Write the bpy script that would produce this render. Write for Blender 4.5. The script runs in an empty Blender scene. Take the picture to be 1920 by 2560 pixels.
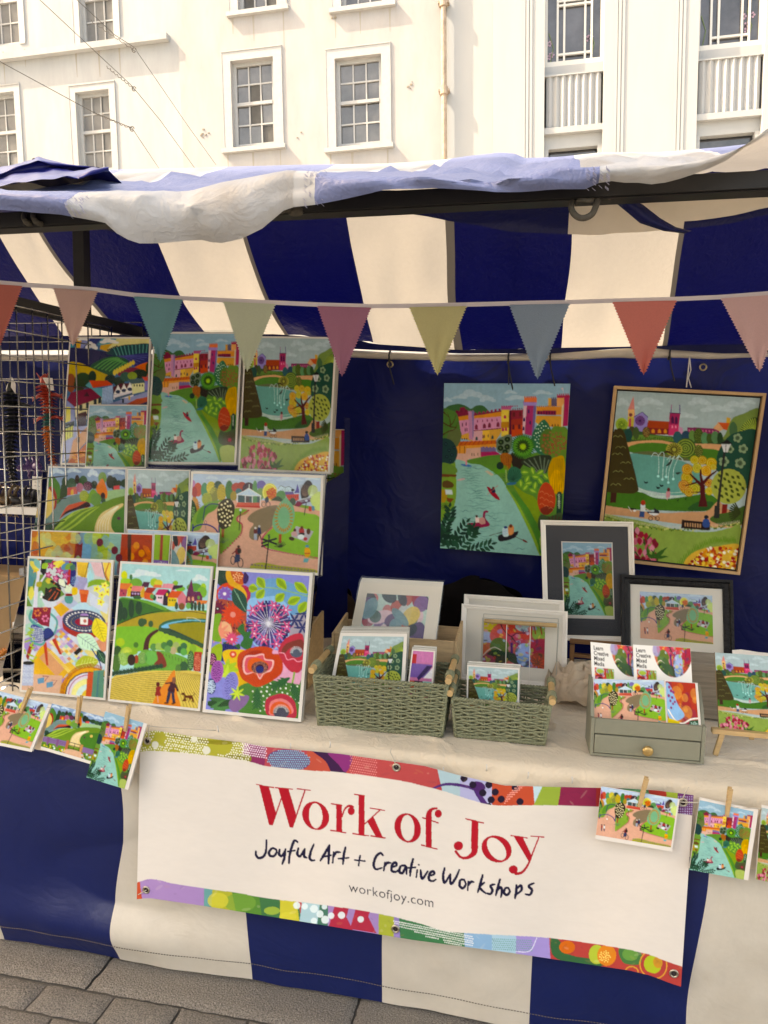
import bpy, bmesh, math, random
import numpy as np
from mathutils import Vector, Matrix
R_ = math.radians
S = bpy.context.scene
C = S.collection
# ------------------------------------------------------------------ camera, sky, sun, exposure
EYE = Vector((0, 0, 1.6)); YAW, PITCH, ROLL, F = R_(11.5), R_(6.5), 0.02, 1923.0
fw = Vector((-math.sin(YAW)*math.cos(PITCH), math.cos(YAW)*math.cos(PITCH), -math.sin(PITCH)))
r0 = Vector((math.cos(YAW), math.sin(YAW), 0)); u0 = r0.cross(fw)
rt = (r0*math.cos(ROLL)+u0*math.sin(ROLL)); up = (u0*math.cos(ROLL)-r0*math.sin(ROLL))
cam = bpy.data.cameras.new('camera'); co = bpy.data.objects.new('camera', cam); C.objects.link(co)
cam.sensor_fit = 'HORIZONTAL'; cam.sensor_width = 36; cam.lens = 36*F/1920; cam.clip_start = .05; cam.clip_end = 500
co.matrix_world = Matrix(((rt.x, up.x, -fw.x, EYE.x), (rt.y, up.y, -fw.y, EYE.y), (rt.z, up.z, -fw.z, EYE.z), (0, 0, 0, 1)))
S.camera = co
SUN_TO = Vector((-.66, -.18, .72)).normalized()
w = bpy.data.worlds.new('World'); S.world = w; w.use_nodes = True
nt = w.node_tree; bg = nt.nodes['Background']; sk = nt.nodes.new('ShaderNodeTexSky'); sk.sky_type = 'NISHITA'; sk.sun_disc = False
sk.sun_elevation = math.asin(SUN_TO.z); sk.sun_rotation = math.atan2(SUN_TO.x, SUN_TO.y); sk.air_density = 1.0; sk.dust_density = 3.0; sk.ozone_density = .6
nt.links.new(sk.outputs[0], bg.inputs[0]); bg.inputs[1].default_value = 0.15
sl = bpy.data.lights.new('sun', 'SUN'); sl.energy = 2.0; sl.angle = R_(.53); sl.color = (1, .98, .95)
so = bpy.data.objects.new('sun', sl); C.objects.link(so); so.rotation_euler = (-SUN_TO).to_track_quat('-Z', 'Y').to_euler(); so.location = (-6, -6, 14)
S.view_settings.view_transform = 'Standard'; S.view_settings.look = 'None'; S.view_settings.gamma = 1
S.view_settings.exposure = 2.62
S.view_settings.use_white_balance = True; S.view_settings.white_balance_temperature = 9800; S.view_settings.white_balance_tint = 12
# ------------------------------------------------------------------ helpers
def ray(x, y): return (rt*((x-960)/F)+up*((1280-y)/F)+fw)
def atY(x, y, Y): d = ray(x, y); return EYE+d*(Y/d.y)
def atZ(x, y, z): d = ray(x, y); return EYE+d*((z-EYE.z)/d.z)
def atX(x, y, X): d = ray(x, y); return EYE+d*(X/d.x)
def proj(p):
    d = Vector(p)-EYE; k = d.dot(fw); return 960+F*d.dot(rt)/k, 1280-F*d.dot(up)/k
def interp(pts):
    xs = [p[0] for p in pts]; ys = [p[1] for p in pts]
    return lambda x: float(np.interp(x, xs, ys))
def lerp(a, b, t): return a+(b-a)*t
def sc(c):
    c = c.lstrip('#'); s = [int(c[i:i+2], 16)/255 for i in (0, 2, 4)]
    return tuple(v/12.92 if v <= .04045 else ((v+.055)/1.055)**2.4 for v in s)
MATS = {}
def mat(name, col, rough=.6, metal=0, spec=.5, noise=0, nscale=40, bump=0, bscale=60, trans=0, tcol=None, alpha=1, coat=0, sheen=0, stain=0, stretch=(1, 1, 1), bump2=0):
    if name in MATS: return MATS[name]
    if isinstance(col, str): col = sc(col)
    m = bpy.data.materials.new(name); m.use_nodes = True; n = m.node_tree; N = n.nodes; Lk = n.links
    b = N['Principled BSDF']; out = N['Material Output']
    b.inputs['Base Color'].default_value = (*col, 1); b.inputs['Roughness'].default_value = rough; b.inputs['Metallic'].default_value = metal
    b.inputs['Specular IOR Level'].default_value = spec; b.inputs['Coat Weight'].default_value = coat; b.inputs['Sheen Weight'].default_value = sheen
    tc = N.new('ShaderNodeTexCoord'); mp = N.new('ShaderNodeMapping'); mp.inputs['Scale'].default_value = stretch; Lk.new(tc.outputs['Object'], mp.inputs[0])
    colout = None
    if noise:
        t = N.new('ShaderNodeTexNoise'); t.inputs['Scale'].default_value = nscale; t.inputs['Detail'].default_value = 6; t.inputs['Roughness'].default_value = .65
        Lk.new(mp.outputs[0], t.inputs[0])
        r = N.new('ShaderNodeMapRange'); r.inputs[1].default_value = .25; r.inputs[2].default_value = .75; r.inputs[3].default_value = 1-noise; r.inputs[4].default_value = 1+noise
        Lk.new(t.outputs[0], r.inputs[0])
        mx = N.new('ShaderNodeMix'); mx.data_type = 'RGBA'; mx.blend_type = 'MULTIPLY'; mx.inputs[0].default_value = 1; mx.inputs[6].default_value = (*col, 1)
        Lk.new(r.outputs[0], mx.inputs[7]); colout = mx.outputs[2]
    if stain:
        t = N.new('ShaderNodeTexNoise'); t.inputs['Scale'].default_value = 2.2; t.inputs['Detail'].default_value = 8; t.inputs['Roughness'].default_value = .7; Lk.new(mp.outputs[0], t.inputs[0])
        r = N.new('ShaderNodeMapRange'); r.inputs[1].default_value = .52; r.inputs[2].default_value = .8; r.inputs[3].default_value = 0; r.inputs[4].default_value = stain; Lk.new(t.outputs[0], r.inputs[0])
        mx = N.new('ShaderNodeMix'); mx.data_type = 'RGBA'; mx.inputs[6].default_value = (*col, 1); mx.inputs[7].default_value = (.25, .17, .09, 1)
        if colout: Lk.new(colout, mx.inputs[6])
        Lk.new(r.outputs[0], mx.inputs[0]); colout = mx.outputs[2]
    if colout: Lk.new(colout, b.inputs['Base Color'])
    if bump:
        t = N.new('ShaderNodeTexNoise'); t.inputs['Scale'].default_value = bscale; t.inputs['Detail'].default_value = 5; Lk.new(mp.outputs[0], t.inputs[0])
        bp = N.new('ShaderNodeBump'); bp.inputs['Strength'].default_value = bump; bp.inputs['Distance'].default_value = .01; Lk.new(t.outputs[0], bp.inputs['Height']); Lk.new(bp.outputs[0], b.inputs['Normal'])
        if bump2:
            t2 = N.new('ShaderNodeTexNoise'); t2.inputs['Scale'].default_value = bscale*.35; t2.inputs['Detail'].default_value = 3; t2.inputs['Distortion'].default_value = 1.6; m2 = N.new('ShaderNodeMath'); m2.operation = 'PINGPONG'; m2.inputs[1].default_value = .09; Lk.new(mp.outputs[0], t2.inputs[0]); Lk.new(t2.outputs[0], m2.inputs[0])
            b2 = N.new('ShaderNodeBump'); b2.inputs['Strength'].default_value = bump2; b2.inputs['Distance'].default_value = .03; Lk.new(m2.outputs[0], b2.inputs['Height']); Lk.new(bp.outputs[0], b2.inputs['Normal']); Lk.new(b2.outputs[0], b.inputs['Normal'])
    if trans:
        tr = N.new('ShaderNodeBsdfTranslucent'); tr.inputs[0].default_value = (*(tcol or col), 1); ms = N.new('ShaderNodeMixShader'); ms.inputs[0].default_value = trans
        Lk.new(b.outputs[0], ms.inputs[1]); Lk.new(tr.outputs[0], ms.inputs[2]); Lk.new(ms.outputs[0], out.inputs[0])
        if colout and not tcol: Lk.new(colout, tr.inputs[0])
    if alpha < 1:
        gl = N.new('ShaderNodeBsdfGlossy'); gl.inputs['Roughness'].default_value = rough; tp = N.new('ShaderNodeBsdfTransparent'); tp.inputs[0].default_value = (.97, .98, .98, 1)
        fr = N.new('ShaderNodeFresnel'); fr.inputs[0].default_value = 1.26; ad = N.new('ShaderNodeMath'); ad.operation = 'ADD'; ad.inputs[1].default_value = alpha*.008
        ms = N.new('ShaderNodeMixShader'); Lk.new(fr.outputs[0], ad.inputs[0]); Lk.new(ad.outputs[0], ms.inputs[0]); Lk.new(tp.outputs[0], ms.inputs[1]); Lk.new(gl.outputs[0], ms.inputs[2]); Lk.new(ms.outputs[0], out.inputs[0])
    MATS[name] = m; return m
def vcmat(name, rough=.5, bump=.0, coat=0, scale=900):
    if name in MATS: return MATS[name]
    m = bpy.data.materials.new(name); m.use_nodes = True; N = m.node_tree.nodes; Lk = m.node_tree.links; b = N['Principled BSDF']
    a = N.new('ShaderNodeVertexColor'); a.layer_name = 'paint'; Lk.new(a.outputs[0], b.inputs['Base Color']); b.inputs['Roughness'].default_value = rough; b.inputs['Specular IOR Level'].default_value = .16
    if bump:
        t = N.new('ShaderNodeTexNoise'); t.inputs['Scale'].default_value = scale; tc = N.new('ShaderNodeTexCoord'); Lk.new(tc.outputs['Object'], t.inputs[0])
        bp = N.new('ShaderNodeBump'); bp.inputs['Strength'].default_value = bump; bp.inputs['Distance'].default_value = .002; Lk.new(t.outputs[0], bp.inputs['Height']); Lk.new(bp.outputs[0], b.inputs['Normal'])
    MATS[name] = m; return m
class MB:
    def __init__(s): s.v = []; s.f = []; s.m = []; s.mi = 0
    def add(s, vs, fs):
        o = len(s.v); s.v += [tuple(v) for v in vs]; s.f += [tuple(i+o for i in f) for f in fs]; s.m += [s.mi]*len(fs); return s
    def box(s, a, b, M=None):
        (x0, y0, z0), (x1, y1, z1) = a, b
        vs = [Vector((x, y, z)) for z in (z0, z1) for y in (y0, y1) for x in (x0, x1)]
        if M: vs = [M @ v for v in vs]
        return s.add(vs, [(0, 2, 3, 1), (4, 5, 7, 6), (0, 1, 5, 4), (2, 6, 7, 3), (0, 4, 6, 2), (1, 3, 7, 5)])
    def hexa(s, q, t):                                  # quad q (4 points) thickened along vector t
        vs = list(q)+[p+t for p in q]
        return s.add(vs, [(0, 1, 2, 3), (7, 6, 5, 4), (0, 4, 5, 1), (1, 5, 6, 2), (2, 6, 7, 3), (3, 7, 4, 0)])
    def tube(s, pts, r, n=8, caps=True, closed=False, tw=0):
        pts = [Vector(p) for p in pts]; m = len(pts); o = len(s.v); prev = None
        for i, p in enumerate(pts):
            a = pts[(i-1) % m] if (i or closed) else p; b = pts[(i+1) % m] if (i < m-1 or closed) else p
            d = (b-a).normalized() if (b-a).length > 1e-9 else Vector((0, 0, 1))
            if prev is None: x = d.cross(Vector((0, 0, 1)) if abs(d.z) < .9 else Vector((1, 0, 0))).normalized()
            else: x = (prev-d*prev.dot(d)).normalized()
            prev = x; y = d.cross(x); rr = r[i] if isinstance(r, (list, tuple)) else r
            for k in range(n):
                an = 2*math.pi*k/n+tw*i; s.v.append(tuple(p+(x*math.cos(an)+y*math.sin(an))*rr))
        for i in range(m if closed else m-1):
            for k in range(n): j = (i+1) % m; s.f.append((o+i*n+k, o+i*n+(k+1) % n, o+j*n+(k+1) % n, o+j*n+k)); s.m.append(s.mi)
        if caps and not closed: s.f.append(tuple(o+k for k in reversed(range(n)))); s.f.append(tuple(o+(m-1)*n+k for k in range(n))); s.m += [s.mi]*2
        return s
    def grid(s, nu, nv, fn, mi=None, skip=None):
        o = len(s.v)
        for j in range(nv):
            for i in range(nu): s.v.append(tuple(fn(i/(nu-1), j/(nv-1))))
        for j in range(nv-1):
            for i in range(nu-1):
                if skip and skip(i, j): continue
                s.f.append((o+j*nu+i, o+j*nu+i+1, o+(j+1)*nu+i+1, o+(j+1)*nu+i)); s.m.append(mi(i, j) if mi else s.mi)
        return s
    def disc(s, c, x, y, r0_, r1_, n=16):              # annulus
        o = len(s.v)
        for k in range(n):
            d = x*math.cos(2*math.pi*k/n)+y*math.sin(2*math.pi*k/n); s.v.append(tuple(c+d*r0_)); s.v.append(tuple(c+d*r1_))
        for k in range(n): s.f.append((o+2*k, o+2*k+1, o+2*((k+1) % n)+1, o+2*((k+1) % n))); s.m.append(s.mi)
        return s
    def build(s, name, mats, parent=None, smooth=False, bevel=0, origin=None):
        me = bpy.data.meshes.new(name)
        org = Vector(origin) if origin is not None else Vector((0, 0, 0))
        pm = WMX(parent) if parent is not None else Matrix()
        inv = (Matrix.Translation(org)).inverted() if origin is not None else pm.inverted()
        me.from_pydata([inv @ Vector(v) for v in s.v], [], s.f)
        for m in (mats if isinstance(mats, (list, tuple)) else [mats]): me.materials.append(m)
        if len(me.materials) > 1: me.polygons.foreach_set('material_index', s.m)
        if smooth: me.polygons.foreach_set('use_smooth', [True]*len(me.polygons))
        me.update()
        ob = bpy.data.objects.new(name, me); C.objects.link(ob)
        if origin is not None: ob.location = org
        if parent is not None: ob.parent = parent
        if bevel:
            bm = bmesh.new(); bm.from_mesh(me); bmesh.ops.remove_doubles(bm, verts=bm.verts, dist=1e-6)
            bmesh.ops.bevel(bm, geom=[e for e in bm.edges if len(e.link_faces) == 2 and e.calc_face_angle(0) > .5], offset=bevel, segments=1, affect='EDGES'); bm.to_mesh(me); bm.free()
        return ob
def tag(o, label=None, cat=None, group=None, kind=None):
    if label: o['label'] = label
    if cat: o['category'] = cat
    if group: o['group'] = group
    if kind: o['kind'] = kind
    return o
def empty(name, loc, label=None, cat=None, group=None, kind=None, rot=None):
    o = bpy.data.objects.new(name, None); C.objects.link(o); o.location = loc; o.empty_display_size = .05
    if rot: o.rotation_euler = rot
    return tag(o, label, cat, group, kind)
def WMX(o):
    return (WMX(o.parent) @ o.matrix_parent_inverse if o.parent is not None else Matrix()) @ o.matrix_basis
def copy_tree(o, parent=None):
    c = o.copy(); C.objects.link(c); c.parent = parent
    for ch in o.children: copy_tree(ch, c)
    return c
class Quad:
    """a flat sheet given by its four corners TL,TR,BR,BL; P(u,v,w): w metres out of its face towards the viewer"""
    def __init__(s, tl, tr, br, bl):
        s.c = [Vector(p) for p in (tl, tr, br, bl)]
        s.n = ((s.c[1]-s.c[0]).cross(s.c[3]-s.c[0])).normalized()
        if s.n.y > 0: s.n = -s.n
        s.W = (s.c[1]-s.c[0]).length; s.H = (s.c[3]-s.c[0]).length
    def P(s, u, v, w=0):
        a, b, c, d = s.c; return a*(1-u)*(1-v)+b*u*(1-v)+c*u*v+d*(1-u)*v+s.n*w
    def sub(s, u0, v0, u1, v1, w=0): return Quad(s.P(u0, v0, w), s.P(u1, v0, w), s.P(u1, v1, w), s.P(u0, v1, w))
    def inset(s, m, w=0): a, b = m/s.W, m/s.H; return s.sub(a, b, 1-a, 1-b, w)
    def slab(s, mb, t, w=0):                            # solid sheet from w-t to w
        q = [s.P(u, v, w) for u, v in ((0, 0), (0, 1), (1, 1), (1, 0))]; return mb.hexa(q, s.n*-t)
    def base(s): return (s.c[2]+s.c[3])/2
def quadY(px, Yt, Yb): return Quad(atY(*px[0], Yt), atY(*px[1], Yt), atY(*px[2], Yb), atY(*px[3], Yb))
def lean(px, z, back):
    """sheet standing on height z: bottom corners found on that level, top corners lean back by `back`"""
    bl, br = atZ(*px[3], z), atZ(*px[2], z); return Quad(atY(*px[0], bl.y+back), atY(*px[1], br.y+back), br, bl)
def paint(q, art, parent, name='picture', crop=(0, 0, 1, 1), w=.0006, m=None, dens=None, fn=None):
    """sheet mesh coloured per vertex from flat artwork"""
    px = [proj(p) for p in q.c]; wpx = max(abs(px[1][0]-px[0][0]), abs(px[2][0]-px[3][0])); hpx = max(abs(px[3][1]-px[0][1]), abs(px[2][1]-px[1][1]))
    d = dens or .62; nu = int(min(340, max(24, wpx*d))); nv = int(min(340, max(24, hpx*d)))
    col = art.grid(nu, nv, crop)
    P = fn or (lambda u, v: q.P(u, v, w))
    uu, vv = np.meshgrid(np.linspace(0, 1, nu), np.linspace(0, 1, nv))
    if fn is None:
        a, b, c, dd = [np.array(p) for p in q.c]; U = uu[..., None]; V = vv[..., None]
        co_ = a*(1-U)*(1-V)+b*U*(1-V)+c*U*V+dd*(1-U)*V+np.array(q.n)*w
    else: co_ = np.array([[P(u, v) for u in np.linspace(0, 1, nu)] for v in np.linspace(0, 1, nv)])
    return colmesh(name, co_, col, parent, m)
def colmesh(name, co_, col, parent, m=None):
    nv, nu = co_.shape[:2]; me = bpy.data.meshes.new(name)
    inv = np.array(WMX(parent).inverted()) if parent is not None else np.eye(4)
    pts = co_.reshape(-1, 3) @ inv[:3, :3].T+inv[:3, 3]
    me.vertices.add(nu*nv); me.vertices.foreach_set('co', pts.astype(np.float32).ravel())
    i, j = np.meshgrid(np.arange(nu-1), np.arange(nv-1)); k = (j*nu+i).ravel()
    idx = np.stack([k, k+nu, k+nu+1, k+1], 1).astype(np.int32).ravel(); nf = len(k)
    me.loops.add(nf*4); me.loops.foreach_set('vertex_index', idx); me.polygons.add(nf); me.polygons.foreach_set('loop_start', np.arange(nf, dtype=np.int32)*4)
    me.polygons.foreach_set('use_smooth', [True]*nf)
    me.update(calc_edges=True)
    at = me.color_attributes.new('paint', 'FLOAT_COLOR', 'POINT')
    at.data.foreach_set('color', np.concatenate([col.reshape(-1, 3), np.ones((nu*nv, 1))], 1).astype(np.float32).ravel())
    me.materials.append(m or vcmat('printed paper', .45, .0, .12)); ob = bpy.data.objects.new(name, me); C.objects.link(ob)
    if parent is not None: ob.parent = parent
    return ob
def vnoise(seed=0):
    rs = np.random.RandomState(seed); g = rs.rand(64, 64)
    def f(x, y):
        xi, yi = math.floor(x), math.floor(y); fx, fy = x-xi, y-yi; fx = fx*fx*(3-2*fx); fy = fy*fy*(3-2*fy)
        q = lambda a, b: g[a % 64, b % 64]
        return (q(xi, yi)*(1-fx)*(1-fy)+q(xi+1, yi)*fx*(1-fy)+q(xi, yi+1)*(1-fx)*fy+q(xi+1, yi+1)*fx*fy)*2-1
    return f
n1, n2 = vnoise(1), vnoise(2)
# ------------------------------------------------------------------ flat artwork, drawn as shapes
def hx(c):
    if not isinstance(c, str): return np.array(c, float)
    c = c.lstrip('#')
    s = np.array([int(c[i:i+2], 16) for i in (0, 2, 4)]) / 255.0
    return np.where(s <= 0.04045, s/12.92, ((s+0.055)/1.055)**2.4)
def homog(c, W, H):
    dst = [(0, 0), (W, 0), (W, H), (0, H)]
    A = []; b = []
    for (x, y), (u, v) in zip(c, dst):
        A.append([x, y, 1, 0, 0, 0, -u*x, -u*y]); b.append(u)
        A.append([0, 0, 0, x, y, 1, -v*x, -v*y]); b.append(v)
    h = np.linalg.solve(np.array(A, float), np.array(b, float))
    def f(p):
        x, y = p[:, 0], p[:, 1]; w = h[6]*x+h[7]*y+1
        return np.stack([(h[0]*x+h[1]*y+h[2])/w, (h[3]*x+h[4]*y+h[5])/w], 1)
    return f
def smooth(p, n=6, closed=True):
    p = np.array(p, float); m = len(p); out = []
    rng = range(m if closed else m-1)
    g = (lambda i: p[i % m]) if closed else (lambda i: p[min(max(i, 0), m-1)])
    for i in rng:
        a, b, c, d = g(i-1), g(i), g(i+1), g(i+2)
        for k in range(n):
            t = k/n
            out.append(0.5*((2*b)+(c-a)*t+(2*a-5*b+4*c-d)*t*t+(3*b-3*c+d-a)*t**3))
    if not closed: out.append(p[-1])
    return np.array(out)
class Art:
    def __init__(s, W, H, bg, k=5, corners=None, fmap=None):
        s.W, s.H, s.k = W, H, k
        s.a = np.empty((int(H*k), int(W*k), 3), np.float32); s.a[:] = hx(bg)
        s.f = fmap or (homog(corners, W, H) if corners else (lambda p: p))
        s.r = random.Random(7)
    def fill(s, c, p, al=1.0):
        q = s.f(np.array(p, float).reshape(-1, 2))*s.k
        c = hx(c); hh, ww = s.a.shape[:2]
        y0 = max(0, int(q[:, 1].min())); y1 = min(hh-1, int(q[:, 1].max())+1)
        nx, ny = np.roll(q[:, 0], -1), np.roll(q[:, 1], -1)
        for y in range(y0, y1+1):
            yc = y+0.5
            m = (q[:, 1] <= yc) != (ny <= yc)
            if not m.any(): continue
            xs = np.sort(q[m, 0]+(yc-q[m, 1])*(nx[m]-q[m, 0])/(ny[m]-q[m, 1]))
            for i in range(0, len(xs)-1, 2):
                a, b = max(0, int(round(xs[i]))), min(ww, int(round(xs[i+1])))
                if b > a:
                    if al >= 1: s.a[y, a:b] = c
                    else: s.a[y, a:b] = s.a[y, a:b]*(1-al)+c*al
    def P(s, c, *p, al=1.0): s.fill(c, p, al)
    def B(s, c, *p, al=1.0): s.fill(c, smooth(np.array(p, float).reshape(-1, 2)), al)
    def E(s, c, x, y, rx, ry=None, rot=0, al=1.0, n=20):
        ry = ry or rx; t = np.linspace(0, 2*math.pi, n, endpoint=False); ca, sa = math.cos(rot), math.sin(rot)
        ex, ey = rx*np.cos(t), ry*np.sin(t)
        s.fill(c, np.stack([x+ex*ca-ey*sa, y+ex*sa+ey*ca], 1), al)
    def L(s, c, w, *p, sm=False, al=1.0):
        p = np.array(p, float).reshape(-1, 2)
        if sm: p = smooth(p, 6, False)
        w = np.full(len(p), w, float) if np.isscalar(w) else np.interp(np.linspace(0, 1, len(p)), np.linspace(0, 1, len(w)), w)
        d = np.gradient(p, axis=0); d /= np.maximum(1e-6, np.hypot(d[:, 0], d[:, 1]))[:, None]
        n = np.stack([-d[:, 1], d[:, 0]], 1)*w[:, None]/2
        for i in range(len(p)-1): s.fill(c, [p[i]+n[i], p[i+1]+n[i+1], p[i+1]-n[i+1], p[i]-n[i]], al)
        if al >= 1:
            for i in (0, len(p)-1) if len(p) > 2 and sm else range(len(p)): s.E(c, p[i][0], p[i][1], w[i]/2, n=10)
    def R(s, c, x, y, rx, ry, w):                       # outline ring
        t = np.linspace(0, 2*math.pi, 25)
        s.L(c, w, *np.stack([x+rx*np.cos(t), y+ry*np.sin(t)], 1).ravel())
    def leaf(s, c, x0, y0, x1, y1, w):
        dx, dy = x1-x0, y1-y0; l = math.hypot(dx, dy) or 1; nx, ny = -dy/l*w, dx/l*w
        s.B(c, x0, y0, x0+dx*.3+nx*.8, y0+dy*.3+ny*.8, x0+dx*.6+nx*.8, y0+dy*.6+ny*.8, x1, y1, x0+dx*.6-nx*.8, y0+dy*.6-ny*.8, x0+dx*.3-nx*.8, y0+dy*.3-ny*.8)
    def dots(s, c, x, y, rx, ry, n, r, al=1.0):         # scattered in an ellipse
        g = 2.39996
        for i in range(n):
            q = math.sqrt((i+.5)/n)
            s.E(c, x+rx*q*math.cos(i*g), y+ry*q*math.sin(i*g), r*s.r.uniform(.8, 1.2), al=al, n=8)
    def star(s, c, x, y, r, n, w, r0=0, a0=0, ky=1):
        for i in range(n):
            a = a0+i*2*math.pi/n
            s.leaf(c, x+r0*math.cos(a), y+r0*math.sin(a)*ky, x+r*math.cos(a), y+r*math.sin(a)*ky, w)
    def rays(s, c, x, y, r0, r1, n, w, a0=0, a1=2*math.pi):
        for i in range(n):
            a = a0+(a1-a0)*i/n
            s.L(c, w, x+r0*math.cos(a), y+r0*math.sin(a), x+r1*math.cos(a), y+r1*math.sin(a))
    def cloud(s, c, x, y, w, h, al=.75):
        for dx, dy, q in ((-.35, .15, .5), (-.1, -.15, .75), (.2, 0, .6), (.4, .2, .4)):
            s.E(c, x+dx*w, y+dy*h, w*.25*q+w*.08, h*.5*q, al=al)
    def done(s, seed=1, amt=.07, vivid=True):
        rs = np.random.RandomState(seed); hh, ww = s.a.shape[:2]
        for n, q in ((12, .5), (40, .6), (110, .7)):
            g = rs.rand(n+2, n+2).astype(np.float32)
            yy = np.linspace(0, n, hh); xx = np.linspace(0, n, ww)
            yi = yy.astype(int); xi = xx.astype(int); fy = (yy-yi)[:, None]; fx = (xx-xi)[None]
            v = (g[yi][:, xi]*(1-fy)*(1-fx)+g[yi+1][:, xi]*fy*(1-fx)+g[yi][:, xi+1]*(1-fy)*fx+g[yi+1][:, xi+1]*fy*fx)
            s.a *= (1+(v-.5)*2*amt*q)[..., None]
        paper = hx('e8d8c6'); q = np.clip(s.a/paper, 0, 1.1)
        if vivid: q = q**1.2; g = q @ np.array([.3, .55, .15]); q = np.clip(g[..., None]+(q-g[..., None])*1.04, 0, 1.05)
        s.a = np.clip(q*np.array([.88, .85, .80]), 0.003, .92)
        return s
    def grid(s, nu, nv, crop=(0, 0, 1, 1)):
        """box-filtered colours at nu x nv vertices of the crop (u0,v0,u1,v1)"""
        hh, ww = s.a.shape[:2]; u0, v0, u1, v1 = crop
        x = (u0+(u1-u0)*np.linspace(0, 1, nu))*ww; y = (v0+(v1-v0)*np.linspace(0, 1, nv))*hh
        hx_, hy_ = max(.5, (u1-u0)*ww/nu*.45), max(.5, (v1-v0)*hh/nv*.45)
        C = np.zeros((hh+1, ww+1, 3)); C[1:, 1:] = s.a.astype(np.float64).cumsum(0).cumsum(1)
        xa = np.clip(np.floor(x-hx_), 0, ww-1).astype(int); xb = np.clip(np.ceil(x+hx_), 1, ww).astype(int)
        ya = np.clip(np.floor(y-hy_), 0, hh-1).astype(int); yb = np.clip(np.ceil(y+hy_), 1, hh).astype(int)
        S = C[yb][:, xb]-C[ya][:, xb]-C[yb][:, xa]+C[ya][:, xa]
        return S/((xb-xa)[None, :, None]*(yb-ya)[:, None, None])

def merlons(a, c, x0, y0, x1, y1, n, h, ):
    for i in range(n):
        t0, t1 = i/n, (i+.55)/n
        xa, ya, xb, yb = x0+(x1-x0)*t0, y0+(y1-y0)*t0, x0+(x1-x0)*t1, y0+(y1-y0)*t1
        a.P(c, xa, ya-h, xb, yb-h, xb, yb+2, xa, ya+2)
def arch(a, c, x, y, w, h):
    a.P(c, x-w/2, y, x-w/2, y-h*.6, x-w*.3, y-h*.85, x, y-h, x+w*.3, y-h*.85, x+w/2, y-h*.6, x+w/2, y)

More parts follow.
